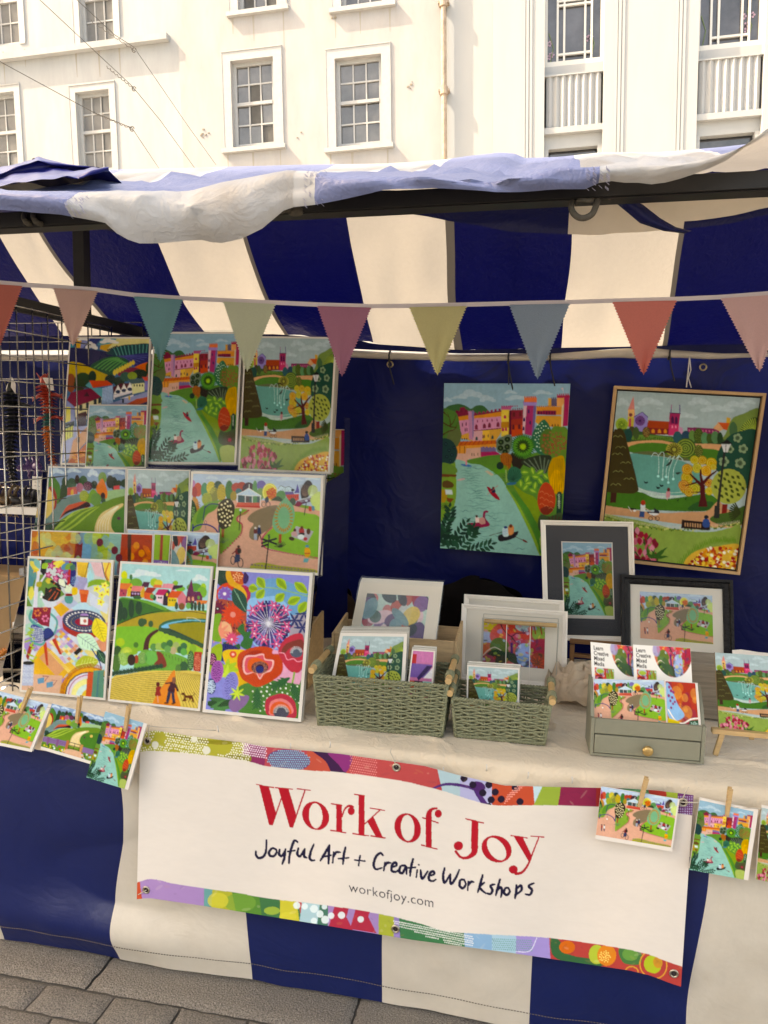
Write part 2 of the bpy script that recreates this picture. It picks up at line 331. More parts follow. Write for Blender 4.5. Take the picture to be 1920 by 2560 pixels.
def art_castle():
    a = Art(75, 98, '93aeb2', 6, corners=[(133, 122), (1510, 128), (1398, 2022), (90, 1920)])
    r = a.r
    for x, y, w, h in ((430, 250, 260, 110), (600, 300, 160, 90), (850, 225, 130, 50), (930, 290, 260, 70), (1200, 230, 200, 60), (290, 285, 160, 40), (170, 310, 90, 60)): a.cloud('bcc6c2', x, y, w, h, .6)
    a.P('d9c7c0', 1424, 180, 1428, 180, 1434, 260, 1430, 260); a.P('d8b0a8', 1408, 178, 1426, 174, 1426, 192, 1408, 192)
    a.B('3f6b3c', 150, 400, 220, 365, 300, 355, 380, 385, 420, 410, 470, 378, 540, 372, 590, 410, 590, 470, 150, 500)
    # castle
    a.P('8d2440', 255, 440, 300, 430, 300, 395, 355, 390, 355, 430, 400, 430, 400, 500, 255, 500)
    a.P('de8f3a', 275, 500, 400, 480, 760, 440, 760, 520, 285, 560)
    a.P('d992a4', 285, 545, 450, 520, 750, 495, 750, 640, 440, 660, 320, 700, 300, 700)
    a.P('d9a04a', 440, 655, 750, 630, 740, 690, 690, 760, 440, 770, 310, 740, 310, 705); a.P('e5b450', 540, 650, 620, 645, 620, 760, 540, 765)
    a.P('d9a4a0', 440, 660, 545, 655, 540, 765, 440, 768)
    a.P('c98aa0', 390, 435, 430, 435, 440, 760, 400, 745); a.P('8c7a9c', 428, 435, 455, 432, 448, 690, 440, 760)
    merlons(a, '9d2f52', 455, 478, 760, 425, 7, 24); a.L('8d2848', 16, 455, 480, 760, 432)
    merlons(a, '7d2038', 255, 455, 400, 440, 3, 28); merlons(a, '8c6a80', 388, 440, 455, 435, 3, 12)
    a.P('e6c257', 750, 400, 838, 415, 832, 700, 745, 720); a.P('c05f80', 745, 385, 870, 380, 850, 425, 750, 420); merlons(a, 'b0486e', 750, 392, 940, 385, 8, 16)
    a.P('6b1c34', 832, 430, 862, 425, 858, 700, 828, 705); a.P('b2402e', 858, 430, 985, 425, 980, 700, 858, 725); a.P('9c2f3c', 860, 425, 985, 420, 985, 520, 860, 530)
    a.P('cf5328', 862, 600, 980, 590, 978, 705, 860, 722); merlons(a, '8d3050', 870, 420, 990, 412, 5, 14)
    a.P('c4872f', 745, 560, 835, 555, 832, 620, 745, 625); a.P('ddb4b0', 990, 370, 1030, 372, 1005, 690, 980, 680); a.P('b23a68', 1028, 372, 1105, 375, 1080, 712, 1003, 690)
    a.P('7e6690', 1102, 375, 1132, 375, 1105, 690, 1080, 712); a.P('a888b4', 985, 335, 1142, 335, 1130, 375, 992, 375); merlons(a, '9c7cae', 985, 340, 1140, 342, 7, 14)
    a.P('e67a48', 998, 285, 1138, 285, 1138, 335, 998, 335); merlons(a, 'd86a40', 1000, 285, 1138, 283, 6, 14)
    a.P('dc8f3c', 1135, 390, 1420, 385, 1418, 480, 1130, 470); a.P('9d2748', 1140, 430, 1350, 432, 1348, 480, 1138, 475); a.P('d99b42', 1132, 485, 1420, 488, 1415, 625, 1180, 600, 1120, 560)
    a.P('dca04a', 1262, 290, 1300, 290, 1300, 385, 1262, 385); a.P('6d5f70', 1298, 300, 1360, 296, 1358, 380, 1298, 385); merlons(a, '5d5468', 1298, 300, 1360, 296, 3, 16); merlons(a, 'c8782c', 1135, 390, 1350, 385, 9, 12)
    a.P('e2a060', 1358, 280, 1446, 285, 1410, 610, 1405, 600, 1418, 385, 1358, 382); a.P('d4c098', 1415, 380, 1445, 340, 1425, 608, 1405, 605); a.P('b02c58', 1442, 270, 1500, 262, 1478, 600, 1424, 606)
    a.P('b02c4c', 1358, 262, 1500, 255, 1500, 285, 1358, 290); merlons(a, 'b02c4c', 1360, 262, 1500, 255, 6, 18)
    for x, y in ((478, 640), (565, 628), (620, 620), (713, 612)): arch(a, '8c2f44', x, y, 32, 58)
    for x in (490, 545, 596, 647, 700): arch(a, 'a03458', x, 560-(x-490)*.06, 12, 30)
    for x, y in ((328, 605), (368, 598), (358, 662), (376, 660), (606, 730), (550, 738), (564, 736)): arch(a, '6a2040', x, y, 11, 42)
    for x, y in ((480, 760), (653, 745)): arch(a, '38504c', x, y, 24, 44)
    for x in (325, 350, 375): a.P('4a2020', x-6, 736, x+6, 736, x+6, 754, x-6, 754)
    for x, y in ((765, 660), (800, 655), (788, 520)): arch(a, 'c0355a', x, y, 26, 42)
    for x, y in ((885, 500), (955, 495), (880, 640), (945, 635)): arch(a, '7a2a2c', x, y, 30, 60)
    for x, y in ((1050, 460), (1065, 585), (998, 550), (992, 650)): arch(a, '4c3260', x, y, 20, 46)
    for x in range(1150, 1350, 30): a.P('58183c', x, 438, x+12, 438, x+12, 472, x, 472)
    for x in (1310, 1340, 1372): arch(a, '8a5028', x, 610, 16, 30)
    a.L('8d1f38', 9, 450, 655, 745, 628)
    a.P('d06a2c', 300, 772, 690, 760, 700, 800, 262, 832); a.P('e19a44', 262, 825, 690, 800, 700, 840, 540, 850, 370, 880, 360, 910, 262, 905)
    for i in range(9): a.L('a8362c', 6, 340+i*44, 768-i*1, 302+i*48, 812-i*3)
    for x in (300, 350): a.L('8c3420', 6, x, 825, x, 905)
    a.P('d9a890', 370, 850, 525, 838, 525, 960, 400, 965, 370, 1000, 262, 970, 262, 905, 365, 905)
    a.P('7d6c8c', 525, 835, 690, 845, 690, 885, 525, 890); merlons(a, '75648a', 545, 842, 690, 845, 4, 12); a.P('b22c5c', 525, 888, 690, 882, 745, 920, 740, 930, 560, 940, 525, 960)
    for x in (425, 450, 490): a.P('6a4030', x, 900, x+8, 900, x+8, 930, x, 930)
    # banks and river
    a.B('7d9c3c', 60, 950, 250, 1000, 262, 1200, 255, 1460, 200, 1560, 60, 1620)
    a.B('5f8a38', 380, 1010, 450, 960, 700, 920, 1100, 900, 1500, 900, 1500, 2050, 1200, 2050, 950, 1600, 740, 1180)
    a.B('8fb8a4', 262, 968, 420, 1015, 520, 1030, 640, 1095, 740, 1170, 810, 1280, 880, 1400, 950, 1500, 1010, 1640, 1080, 1790, 1170, 1960, 1195, 2060, 50, 2060, 70, 1700, 240, 1470, 262, 1200, 255, 1050)
    a.B('84982c', 880, 1250, 1000, 1330, 1130, 1400, 1180, 1600, 1190, 1700, 1100, 1600, 1000, 1440)
    a.L('8aa83c', [10, 26, 34, 30], 800, 1270, 900, 1420, 1000, 1600, 1090, 1780, 1180, 1990, sm=True)
    a.L('4c8834', [30, 60, 60, 50], 880, 1330, 1000, 1480, 1090, 1640, 1170, 1840, 1190, 1960, sm=True)
    for i in range(34):
        y = 1040+i*27; x0 = 290+r.uniform(-10, 60); x1 = min(1100, 430+(y-1000)*.72)
        for _ in range(2):
            xs = r.uniform(x0, max(x0+10, x1-200)); ln = r.uniform(90, 240); p = []
            for k in range(7): p += [xs+ln*k/6, y+7*math.sin(k*1.6+i)+r.uniform(-2, 2)]
            a.L(r.choice(['6f9a8a', '7aa896', '5f8c80']), [2, 9, 2], *p, sm=True)
    a.P('c8b090', 570, 1098, 600, 1090, 670, 1135, 640, 1150)
    a.E('3a74a0', 370, 1035, 62, 12, .15); a.P('d88a90', 360, 980, 375, 980, 378, 1030, 360, 1030); a.E('d8a8a0', 315, 1188, 45, 10, -.2); a.E('2c6c84', 860, 1232, 55, 16, -.15); a.E('b0305c', 835, 1195, 14)
    # trees
    a.B('567e38', 115, 430, 200, 420, 270, 470, 300, 600, 300, 700, 240, 740, 115, 760); a.B('6c7444', 200, 640, 290, 640, 320, 700, 290, 800, 250, 830, 160, 760)
    for p in ((115, 560, 190, 600, 195, 540, 165, 450), (115, 700, 180, 660, 240, 640, 280, 560), (190, 600, 230, 560, 260, 480), (130, 450, 180, 500), (200, 610, 270, 620)): a.L('5a3418', [16, 9, 4], *p, sm=True)
    a.B('1c4640', 100, 760, 190, 750, 250, 810, 275, 900, 240, 1000, 160, 1030, 100, 1020)
    for x, y in ((150, 800), (185, 870), (240, 840), (160, 940), (215, 920), (200, 985)): a.E('0f2c34', x, y, 18); a.E('2c6460', x, y, 7)
    a.B('6c8c3c', 110, 1010, 190, 1020, 260, 1060, 270, 1110, 180, 1140, 110, 1130); a.P('7a4424', 100, 1128, 265, 1135, 262, 1160, 100, 1160); a.B('6a4c24', 120, 1210, 180, 1200, 235, 1240, 215, 1275, 120, 1270)
    a.B('b08c2c', 100, 1310, 150, 1300, 165, 1360, 140, 1430, 95, 1420); a.P('c8ccc0', 140, 1295, 215, 1300, 225, 1350, 150, 1350); a.P('8c4c24', 160, 1385, 240, 1395, 200, 1440, 160, 1420); a.rays('2c4018', 145, 1480, 5, 45, 14, 5)
    a.B('6f7c62', 700, 760, 760, 720, 830, 695, 870, 740, 860, 820, 830, 900, 760, 910, 700, 870)
    for x, y in ((745, 780), (815, 750), (740, 846), (812, 832), (790, 890)): a.E('26381c', x, y, 32); a.E('5c7040', x, y, 8)
    a.B('3a2c20', 860, 900, 1000, 960, 980, 1040, 940, 1080, 870, 1040)
    a.B('2c7250', 1200, 535, 1260, 570, 1300, 680, 1300, 880, 1180, 920, 1080, 800, 1100, 660)
    a.dots('c8dcb8', 1195, 720, 90, 160, 42, 7)
    a.E('5c7a34', 1260, 780, 95, 150); a.B('6c8c38', 1300, 640, 1400, 610, 1480, 650, 1470, 930, 1400, 960, 1290, 930)
    a.dots('a83c34', 1330, 790, 140, 140, 36, 16); a.dots('7a8c44', 1330, 790, 140, 140, 36, 8)
    a.star('35742c', 985, 825, 145, 36, 14, 30); a.E('3a7428', 985, 825, 110); a.star('5c9c38', 985, 825, 118, 30, 9, 60); a.star('34501c', 985, 825, 86, 16, 12, 0); a.star('a8c83c', 985, 830, 40, 12, 7, 0)
    a.B('b06a28', 740, 920, 800, 900, 858, 930, 860, 1000, 840, 1080, 780, 1085, 745, 1000)
    for i in range(6): a.L('6a3414', 4, 755+i*19, 925, 748+i*19, 985, 760+i*17, 1070, sm=True)
    a.B('38402c', 960, 1000, 1120, 930, 1290, 930, 1280, 1010, 1230, 1130, 1100, 1080)
    for i, x in enumerate((1000, 1050, 1110, 1170, 1225, 1270)): a.L('6c7860', 13, 1190+i*5, 1150, x, 940+abs(i-3)*18)
    a.rays('5c9830', 750, 1110, 0, 85, 18, 9, math.pi*.9, math.pi*2.1); a.E('1c3c2c', 735, 1040, 40, 42)
    a.B('2a6c50', 830, 1080, 890, 1050, 960, 1090, 965, 1180, 900, 1220, 820, 1200); a.rays('18503c', 880, 1200, 0, 120, 12, 4, math.pi*1.1, math.pi*1.9); a.L('90a860', 16, 800, 1090, 805, 1210)
    a.B('4c7a3c', 960, 1180, 1200, 1150, 1290, 1160, 1180, 1280, 1000, 1260)
    for i, (x, y) in enumerate(((1000, 1110), (1090, 1090), (1180, 1110), (1240, 1160), (1030, 1190), (1120, 1160), (960, 1225), (1050, 1230), (1180, 1210), (1010, 1280), (1090, 1310), (1120, 1250))):
        an = i*1.3; a.leaf('6c9c38', x-40*math.cos(an), y-40*math.sin(an), x+55*math.cos(an), y+55*math.sin(an), 34); a.leaf('a8c050', x-28*math.cos(an), y-28*math.sin(an), x+40*math.cos(an), y+40*math.sin(an), 12)
    a.B('c89828', 1300, 980, 1350, 945, 1440, 950, 1450, 1200, 1420, 1340, 1330, 1340, 1290, 1250, 1260, 1110); a.B('dca428', 1330, 1090, 1400, 1120, 1430, 1330, 1340, 1335, 1280, 1220)
    for i in range(6): a.L('9c7420', 5, 1330+i*18, 965, 1310+i*20, 1330)
    a.L('1c4430', 60, 1390, 1350, 1385, 1560); 
    for i in range(7): a.R('c8d0b0', 1385, 1360+i*22, 8, 9, 4)
    a.B('c04a28', 1230, 1220, 1300, 1260, 1345, 1380, 1330, 1500, 1260, 1570, 1180, 1540, 1145, 1420, 1170, 1290); a.B('8c3420', 1180, 1510, 1240, 1480, 1310, 1490, 1330, 1500, 1260, 1570, 1200, 1560)
    for i in range(9): a.L('d88a58', 4, 1170+(i%3)*50, 1330+i*22, 1195+(i%3)*50, 1315+i*22, 1220+(i%3)*50, 1335+i*22, sm=True)
    a.B('4c5c38', 1180, 1570, 1280, 1590, 1420, 1560, 1410, 1800, 1200, 1760, 1150, 1680); a.rays('6a1c24', 1330, 1700, 20, 120, 18, 7); a.E('b03c48', 1330, 1700, 26)
    a.B('a8b060', 1180, 1800, 1400, 1800, 1390, 2030, 1230, 2030)
    # boats
    a.B('a81c30', 592, 1265, 640, 1290, 700, 1350, 735, 1410, 680, 1390, 620, 1330); a.B('2c2844', 640, 1290, 670, 1280, 685, 1320, 660, 1335, 640, 1320); a.E('6c2c20', 662, 1278, 13); a.L('c86850', 5, 600, 1350, 715, 1250)
    a.B('9c2048', 385, 1660, 480, 1650, 560, 1640, 612, 1650, 610, 1690, 430, 1720, 392, 1700); a.L('98204c', [34, 26, 26, 22], 590, 1650, 560, 1600, 570, 1540, 600, 1535, sm=True); a.P('e8c8b8', 465, 1595, 505, 1600, 510, 1650, 470, 1650); a.E('5a2c1c', 482, 1585, 14); a.B('c89080', 510, 1610, 560, 1600, 575, 1660, 520, 1665)
    a.B('2c2428', 718, 1790, 800, 1770, 870, 1760, 938, 1745, 900, 1810, 820, 1840, 730, 1850); a.B('c8d4d8', 765, 1715, 815, 1710, 830, 1790, 770, 1795); a.E('1c3c70', 795, 1703, 20, 14); a.B('d89058', 830, 1690, 880, 1690, 885, 1760, 840, 1790, 825, 1750); a.E('7a3414', 853, 1688, 20); a.L('5c3024', 6, 620, 1790, 760, 1752); a.L('5c3024', 6, 900, 1800, 1035, 1865); a.E('802c20', 1010, 1850, 34, 10, .5)
    for i in range(5): a.L('6c90b0', 3, 768, 1725+i*14, 822, 1723+i*14)
    # foreground leaves
    for (x0, y0, x1, y1, n) in ((195, 1640, 200, 1490, 4), (120, 1760, 180, 1600, 5), (90, 1900, 160, 1720, 6), (180, 1930, 380, 1650, 7), (280, 1940, 480, 1730, 6), (380, 1960, 650, 1880, 6), (90, 1820, 280, 1850, 6), (420, 1800, 450, 1700, 4)):
        for k in range(n):
            t = k/n; x, y = x0+(x1-x0)*t, y0+(y1-y0)*t; an = math.atan2(y1-y0, x1-x0)
            for sg in (-1, 1): a.leaf(r.choice(['1c4830', '24583c', '163c2c']), x, y, x+85*math.cos(an+sg*.85), y+85*math.sin(an+sg*.85), 19)
        a.leaf('1c4830', x1-10, y1, x1+60*math.cos(an), y1+60*math.sin(an), 17)
    return a.done(1)

def art_pond():
    a = Art(78, 100, 'a9b3aa', 6, corners=[(243, 125), (1592, 192), (1350, 1845), (67, 1709)])
    r = a.r
    for x, y, w, h in ((290, 240, 110, 90), (545, 235, 220, 90), (1010, 230, 200, 90), (1180, 300, 300, 80), (1350, 260, 200, 80), (880, 370, 200, 70), (1480, 230, 120, 60), (420, 290, 50, 30), (625, 300, 50, 20)): a.cloud('c0c6bc', x, y, w, h, .6)
    a.P('d88878', 335, 310, 388, 178, 400, 350, 385, 470, 340, 480); a.P('e6b070', 335, 310, 395, 310, 392, 380, 335, 380); a.E('803c40', 360, 362, 17); a.E('a8b84c', 275, 458, 58, 68); a.rays('6c8430', 275, 458, 10, 55, 26, 4); a.R('6c8430', 275, 458, 30, 34, 4)
    a.P('c8b04c', 330, 380, 395, 385, 385, 480, 330, 480); a.P('c84c60', 345, 400, 365, 395, 362, 480, 340, 480)
    a.P('9a86b0', 395, 380, 470, 332, 522, 385, 510, 550, 385, 540); a.L('3c3c70', 7, 393, 382, 470, 333, 523, 385); a.E('7c5080', 448, 420, 48, 50); a.rays('503060', 448, 420, 12, 44, 12, 4); a.E('401c50', 448, 420, 10)
    a.P('b04820', 525, 415, 728, 425, 718, 500, 510, 490); a.P('8c2c28', 512, 488, 718, 500, 712, 555, 510, 555)
    for x in (570, 630, 685): arch(a, 'd88c38', x, 540, 30, 40)
    a.P('b0325c', 728, 345, 828, 348, 815, 460, 718, 458); a.P('d04068', 720, 456, 816, 458, 808, 565, 712, 560); a.L('5c2050', 9, 730, 342, 830, 346)
    arch(a, '5c1c48', 755, 445, 26, 76); arch(a, '5c1c48', 790, 448, 26, 76); a.L('6c5480', 9, 746, 262, 740, 345); a.L('6c5480', 9, 824, 265, 824, 345); a.L('c07090', 6, 745, 262, 745, 300)
    for x in (752, 785): arch(a, 'e890a0', x, 490, 12, 26)
    a.L('902858', 4, 712, 560, 716, 495)
    a.P('c890a0', 812, 470, 850, 490, 850, 540, 808, 560); a.P('8c2c58', 893, 480, 1200, 495, 1198, 560, 893, 540)
    for i in range(9): a.P('c86c80', 905+i*32, 502+i*1.5, 920+i*32, 502+i*1.5, 920+i*32, 520+i*1.5, 905+i*32, 520+i*1.5)
    a.P('cc5c2c', 1185, 432, 1305, 437, 1300, 520, 1240, 500); a.P('d8a070', 1140, 490, 1188, 432, 1240, 500, 1200, 520); a.P('d0a040', 1268, 380, 1310, 390, 1300, 438, 1265, 436)
    a.B('7c8c48', 1180, 700, 1260, 540, 1320, 400, 1420, 350, 1600, 310, 1600, 700)
    a.B('3c5028', 1395, 500, 1460, 420, 1560, 385, 1560, 520, 1420, 530); a.rays('a8b450', 1560, 560, 60, 170, 12, 9, math.pi*1.02, math.pi*1.5); a.B('4c6c44', 1300, 560, 1300, 460, 1335, 425, 1370, 480, 1360, 580)
    # hedges
    a.B('3c5c34', 180, 560, 320, 500, 620, 560, 1000, 590, 1240, 600, 1240, 700, 600, 680, 180, 680)
    a.B('6c8c3c', 380, 560, 600, 565, 770, 590, 770, 620, 380, 605)
    for i in range(34): a.L('38541c', 4, 390+i*12, 615, 394+i*12+r.uniform(-4, 4), 585+r.uniform(-8, 8))
    for x, y, rx, ry, c in ((370, 520, 32, 48, '5a4c2c'), (410, 540, 30, 62, '4c6030'), (335, 560, 40, 62, '1c5044'), (505, 532, 36, 54, '6a5028'), (800, 580, 42, 60, '2c5c5c'), (880, 570, 44, 55, '2c4c5c'), (940, 570, 32, 60, '6c8c48'), (1000, 565, 46, 76, '4c5c24'), (1060, 590, 36, 60, '5c8c5c'), (1105, 590, 30, 50, '4a6028'), (1160, 580, 38, 62, '5c8454'), (1205, 590, 28, 62, '2c4c28')): a.E(c, x, y, rx, ry)
    a.dots('b89050', 505, 532, 28, 44, 26, 4); a.dots('78883c', 1000, 565, 36, 62, 26, 4)
    a.B('d8a070', 310, 640, 460, 615, 640, 612, 820, 640, 1210, 650, 1200, 715, 800, 680, 640, 645, 480, 640, 330, 680)
    a.B('4c7c2c', 320, 690, 450, 640, 660, 640, 850, 680, 1200, 710, 1180, 860, 1000, 830, 700, 770, 400, 740)
    a.B('6c6c44', 370, 735, 560, 720, 800, 770, 900, 790, 880, 810, 600, 760)
    a.E('4a5c28', 880, 685, 95, 98)
    for q in (82, 58, 34, 14): a.R('8c9c44', 875, 688, q, q, 11)
    a.E('5c6028', 1000, 710, 42, 60); a.dots('a0a050', 1000, 710, 38, 56, 26, 4)
    a.E('a8a048', 768, 700, 80, 66); a.rays('4c3c18', 768, 700, 22, 60, 18, 8); a.L('4c3818', [8, 24, 10], 640, 745, 700, 722, 760, 750, sm=True)
    # pond
    a.B('639c8a', 350, 750, 480, 750, 640, 770, 850, 815, 1000, 900, 1010, 1050, 960, 1130, 820, 1145, 640, 1120, 420, 1060, 390, 900)
    for (x0, y0, x1, y1) in ((550, 770, 615, 960), (620, 760, 655, 990), (700, 800, 690, 965), (740, 800, 710, 1020), (785, 790, 758, 985)):
        a.L('c8d8c8', [5, 4, 5], x0, y0, x0+30, y0-36, (x0+x1)/2+34, y0-10, x1+6, (y0+y1)/2, x1, y1, sm=True); a.E('a8d8c8', x1, y1, 13)
    a.L('c8d8c8', 5, 785, 790, 820, 770, 852, 805, sm=True)
    a.B('3c4438', 690, 855, 745, 795, 735, 840, 700, 860); a.B('3c4438', 780, 925, 830, 920, 800, 945)
    for x, y in ((497, 1015), (612, 1065), (645, 1045)): a.B('14201c', x-20, y-14, x-8, y-2, x+20, y, x+12, y+14, x-10, y+14)
    for i in range(38):
        x = 428+i*12; y = 1072+62*math.sin(i/38*2.6)+i*.6; a.L('c8d4b8', 4, x, y, x-3, y+48)
    a.L('c8d4b8', 4, 428, 1070, 520, 1110, 640, 1125, 880, 1108, sm=True); a.L('c8d4b8', 4, 428, 1100, 520, 1145, 640, 1160, 900, 1140, sm=True)
    # grass
    a.B('447424', 60, 1120, 420, 1110, 560, 1160, 700, 1175, 900, 1150, 1100, 1130, 1200, 1230, 1080, 1290, 700, 1290, 60, 1250)
    a.B('2c5c28', 900, 1260, 1000, 1200, 1140, 1210, 1080, 1280, 930, 1290)
    # spruce
    a.B('4a3c14', 195, 540, 225, 505, 265, 495, 300, 540, 330, 660, 390, 900, 425, 1070, 415, 1110, 340, 1128, 100, 1112, 60, 1090, 100, 900)
    for i, (x, y) in enumerate(((240, 575), (265, 680), (235, 745), (310, 830), (240, 915), (340, 985), (215, 1040))):
        a.L('8c8850', 5, x-50, y+8, x-25, y-8, x, y+5, x+20, y-10, x+45, y+8, sm=True)
    a.P('4c2410', 165, 1118, 225, 1122, 215, 1215, 160, 1215)
    # path
    a.B('c8946a', 40, 1240, 250, 1262, 600, 1310, 900, 1300, 1080, 1290, 1180, 1200, 1250, 1250, 1420, 1420, 1100, 1450, 700, 1400, 300, 1340, 40, 1315)
    # dark tree right, blossom
    a.B('15503c', 1165, 850, 1180, 740, 1230, 640, 1300, 560, 1400, 520, 1545, 505, 1560, 700, 1500, 1060, 1440, 1060, 1300, 950, 1180, 910)
    for x, y, q in ((1372, 585, 44), (1425, 690, 46), (1395, 830, 52), (1240, 815, 50), (1300, 695, 38)):
        for k in range(5): a.E('8c9c74', x+q*.6*math.cos(k*1.257), y+q*.6*math.sin(k*1.257), q*.42)
        a.E('5c6c4c', x, y, q*.5); a.dots('24402c', x, y, q*.3, q*.3, 7, 4)
    # yellow tree
    for x, y, rr, c in ((885, 1060, 70, 'b89428'), (960, 1080, 55, 'a8a030'), (905, 1110, 45, 'b88424'), (890, 970, 60, 'c0a030'), (890, 890, 52, 'c88c28'), (985, 880, 48, 'b4a838'), (960, 800, 42, 'b8a428'), (1035, 805, 45, 'b88c1c'), (1120, 830, 52, 'c8a028'), (1070, 905, 52, 'd09428'), (855, 1045, 50, 'c07834'), (1100, 1100, 40, 'c0a828'), (1095, 1020, 42, 'b4642c'), (1140, 870, 30, 'b0a030')):
        a.E(c, x, y, rr); a.R('d8c060', x, y, rr*.72, rr*.72, 5); a.R('d8b450', x, y, rr*.38, rr*.38, 5)
    a.P('5c0c14', 1010, 1040, 1060, 1040, 1062, 1150, 1085, 1250, 995, 1250, 1015, 1150)
    for w, p in (([34, 14], (1035, 1060, 980, 1000, 920, 940)), ([34, 16], (1035, 1030, 1020, 960, 1018, 900)), ([34, 12], (1045, 1020, 1100, 960, 1170, 905)), ([20, 8], (1000, 1010, 940, 1030, 870, 1050)), ([16, 8], (1020, 1112, 930, 1112))): a.L('5c0c14', w, *p, sm=True)
    # leaf tree
    a.E('a8a850', 1285, 1055, 168, 170)
    for i in range(22):
        q = math.sqrt((i+.5)/22)*140; an = i*2.4; x, y = 1285+q*math.cos(an), 1055+q*math.sin(an); a.leaf('4c5414', x-14, y-16, x+16, y+18, 15)
    a.P('8c2418', 1225, 1225, 1275, 1225, 1265, 1330, 1215, 1330); a.B('4c6428', 1110, 1380, 1150, 1330, 1300, 1300, 1460, 1240, 1420, 1410, 1240, 1430); a.rays('3c4418', 1400, 1310, 10, 110, 10, 14, 2.4, 4.4)
    # lamp
    a.L('34302c', [22, 20, 30], 1245, 735, 1215, 980, 1180, 1260); a.P('34302c', 1150, 1240, 1200, 1240, 1195, 1360, 1140, 1360); a.P('d0c8bc', 1215, 645, 1310, 645, 1275, 725, 1240, 725); a.P('26221e', 1205, 640, 1272, 600, 1325, 642); a.L('302c28', 5, 1262, 640, 1258, 725)
    # lawn + borders
    a.B('8c9c4c', 60, 1330, 300, 1360, 560, 1410, 800, 1470, 1100, 1490, 1300, 1450, 1400, 1440, 1400, 1900, 60, 1760, 30, 1500)
    for i in range(85):
        t = i/85; x = 60+t*1340; y = 1335+40*math.sin(t*3.3)*2.2+t*90; a.E(r.choice(['5c7428', '8c8c34', 'c0b870']), x, y+r.uniform(-12, 12), 9)
    for i in range(105): 
        t = i/105; x = 60+t*1340; y = 1315+88*math.sin(t*3.3)+t*90; a.L('d8c0a0', 3, x, y-14, x, y+10)
    for x, y, c, p in ((460, 1280, 'c8c4b8', 1),): a.P(c, 445, 1230, 490, 1235, 490, 1300, 445, 1300); a.E('a8381c', 470, 1215, 22, 26); a.P('2c4c74', 440, 1295, 485, 1300, 480, 1355, 430, 1350); a.L('c8a890', 7, 485, 1262, 545, 1300)
    a.B('302c34', 510, 1300, 570, 1300, 575, 1265, 625, 1300, 600, 1325, 530, 1322); a.B('d8d0c4', 525, 1312, 615, 1318, 590, 1335, 545, 1330); a.R('181818', 540, 1365, 18, 18, 6); a.R('181818', 605, 1365, 20, 18, 6); a.L('181818', 5, 550, 1330, 600, 1365)
    a.P('28201c', 335, 1265, 405, 1272, 400, 1285, 340, 1282); a.L('c8c0b0', 6, 330, 1250, 345, 1275, 360, 1300); a.E('e0d8c8', 390, 1290, 14, 10)
    a.P('2c1410', 838, 1375, 1108, 1402, 1105, 1475, 832, 1455); 
    for i in range(7): a.P('b88a62', 862+i*24, 1402+i*2, 876+i*24, 1403+i*2, 876+i*24, 1438+i*2, 862+i*24, 1436+i*2)
    a.B('305080', 1040, 1375, 1090, 1370, 1100, 1440, 1040, 1440); a.E('181c28', 1070, 1348, 24, 18); a.R('c89068', 1022, 1365, 17, 19, 5)
    a.P('c88a88', 690, 1105, 728, 1105, 722, 1165, 688, 1165); a.E('6c2424', 712, 1088, 16, 18); a.L('d8a898', 8, 700, 1165, 700, 1185)
    for x, y in ((790, 1190), (865, 1175)): a.B('24301c', x-16, y-16, x, y, x+20, y-14, x+10, y+12, x+18, y+20)
    # pink flowers
    cs = ['c85c68', 'a82438', 'd88890', '8c1c30', 'd0707c']
    for i in range(95):
        x = 110+r.random()*500; top = 1430+abs(x-330)*.62; y = top+r.random()*max(30, 1780-top); a.leaf(r.choice(cs), x, y-36, x+r.uniform(-8, 8), y+34, 26)
        if i % 3 == 0: a.leaf('3c5c24', x, y+40, x+r.uniform(-60, 60), y-30, 9)
    for i in range(12): a.leaf('3c6424', 560+r.uniform(-50, 50), 1740, 560+r.uniform(-60, 150), 1640+r.uniform(-20, 90), 12)
    # orange bed
    for i in range(40): x = 810+i*14; y = 1830-(1-(1-min(1, (x-800)/420))**2)*250; a.leaf('6c8c2c', x, y+20, x-16, y-50+r.uniform(-10, 10), 6)
    a.B('d8a848', 850, 1800, 900, 1720, 1000, 1660, 1150, 1630, 1400, 1620, 1400, 1900, 850, 1900)
    for i in range(210):
        x = 860+r.random()*530; top = 1635+max(0, (1120-x))**1.2*.25; y = top+r.random()*(1860-top); a.E(r.choice(['a8240c', 'c0501c', 'e8d8b8', 'd88820', 'c83c14', 'e8c050']), x, y, 17, 14, r.random())
    return a.done(2)

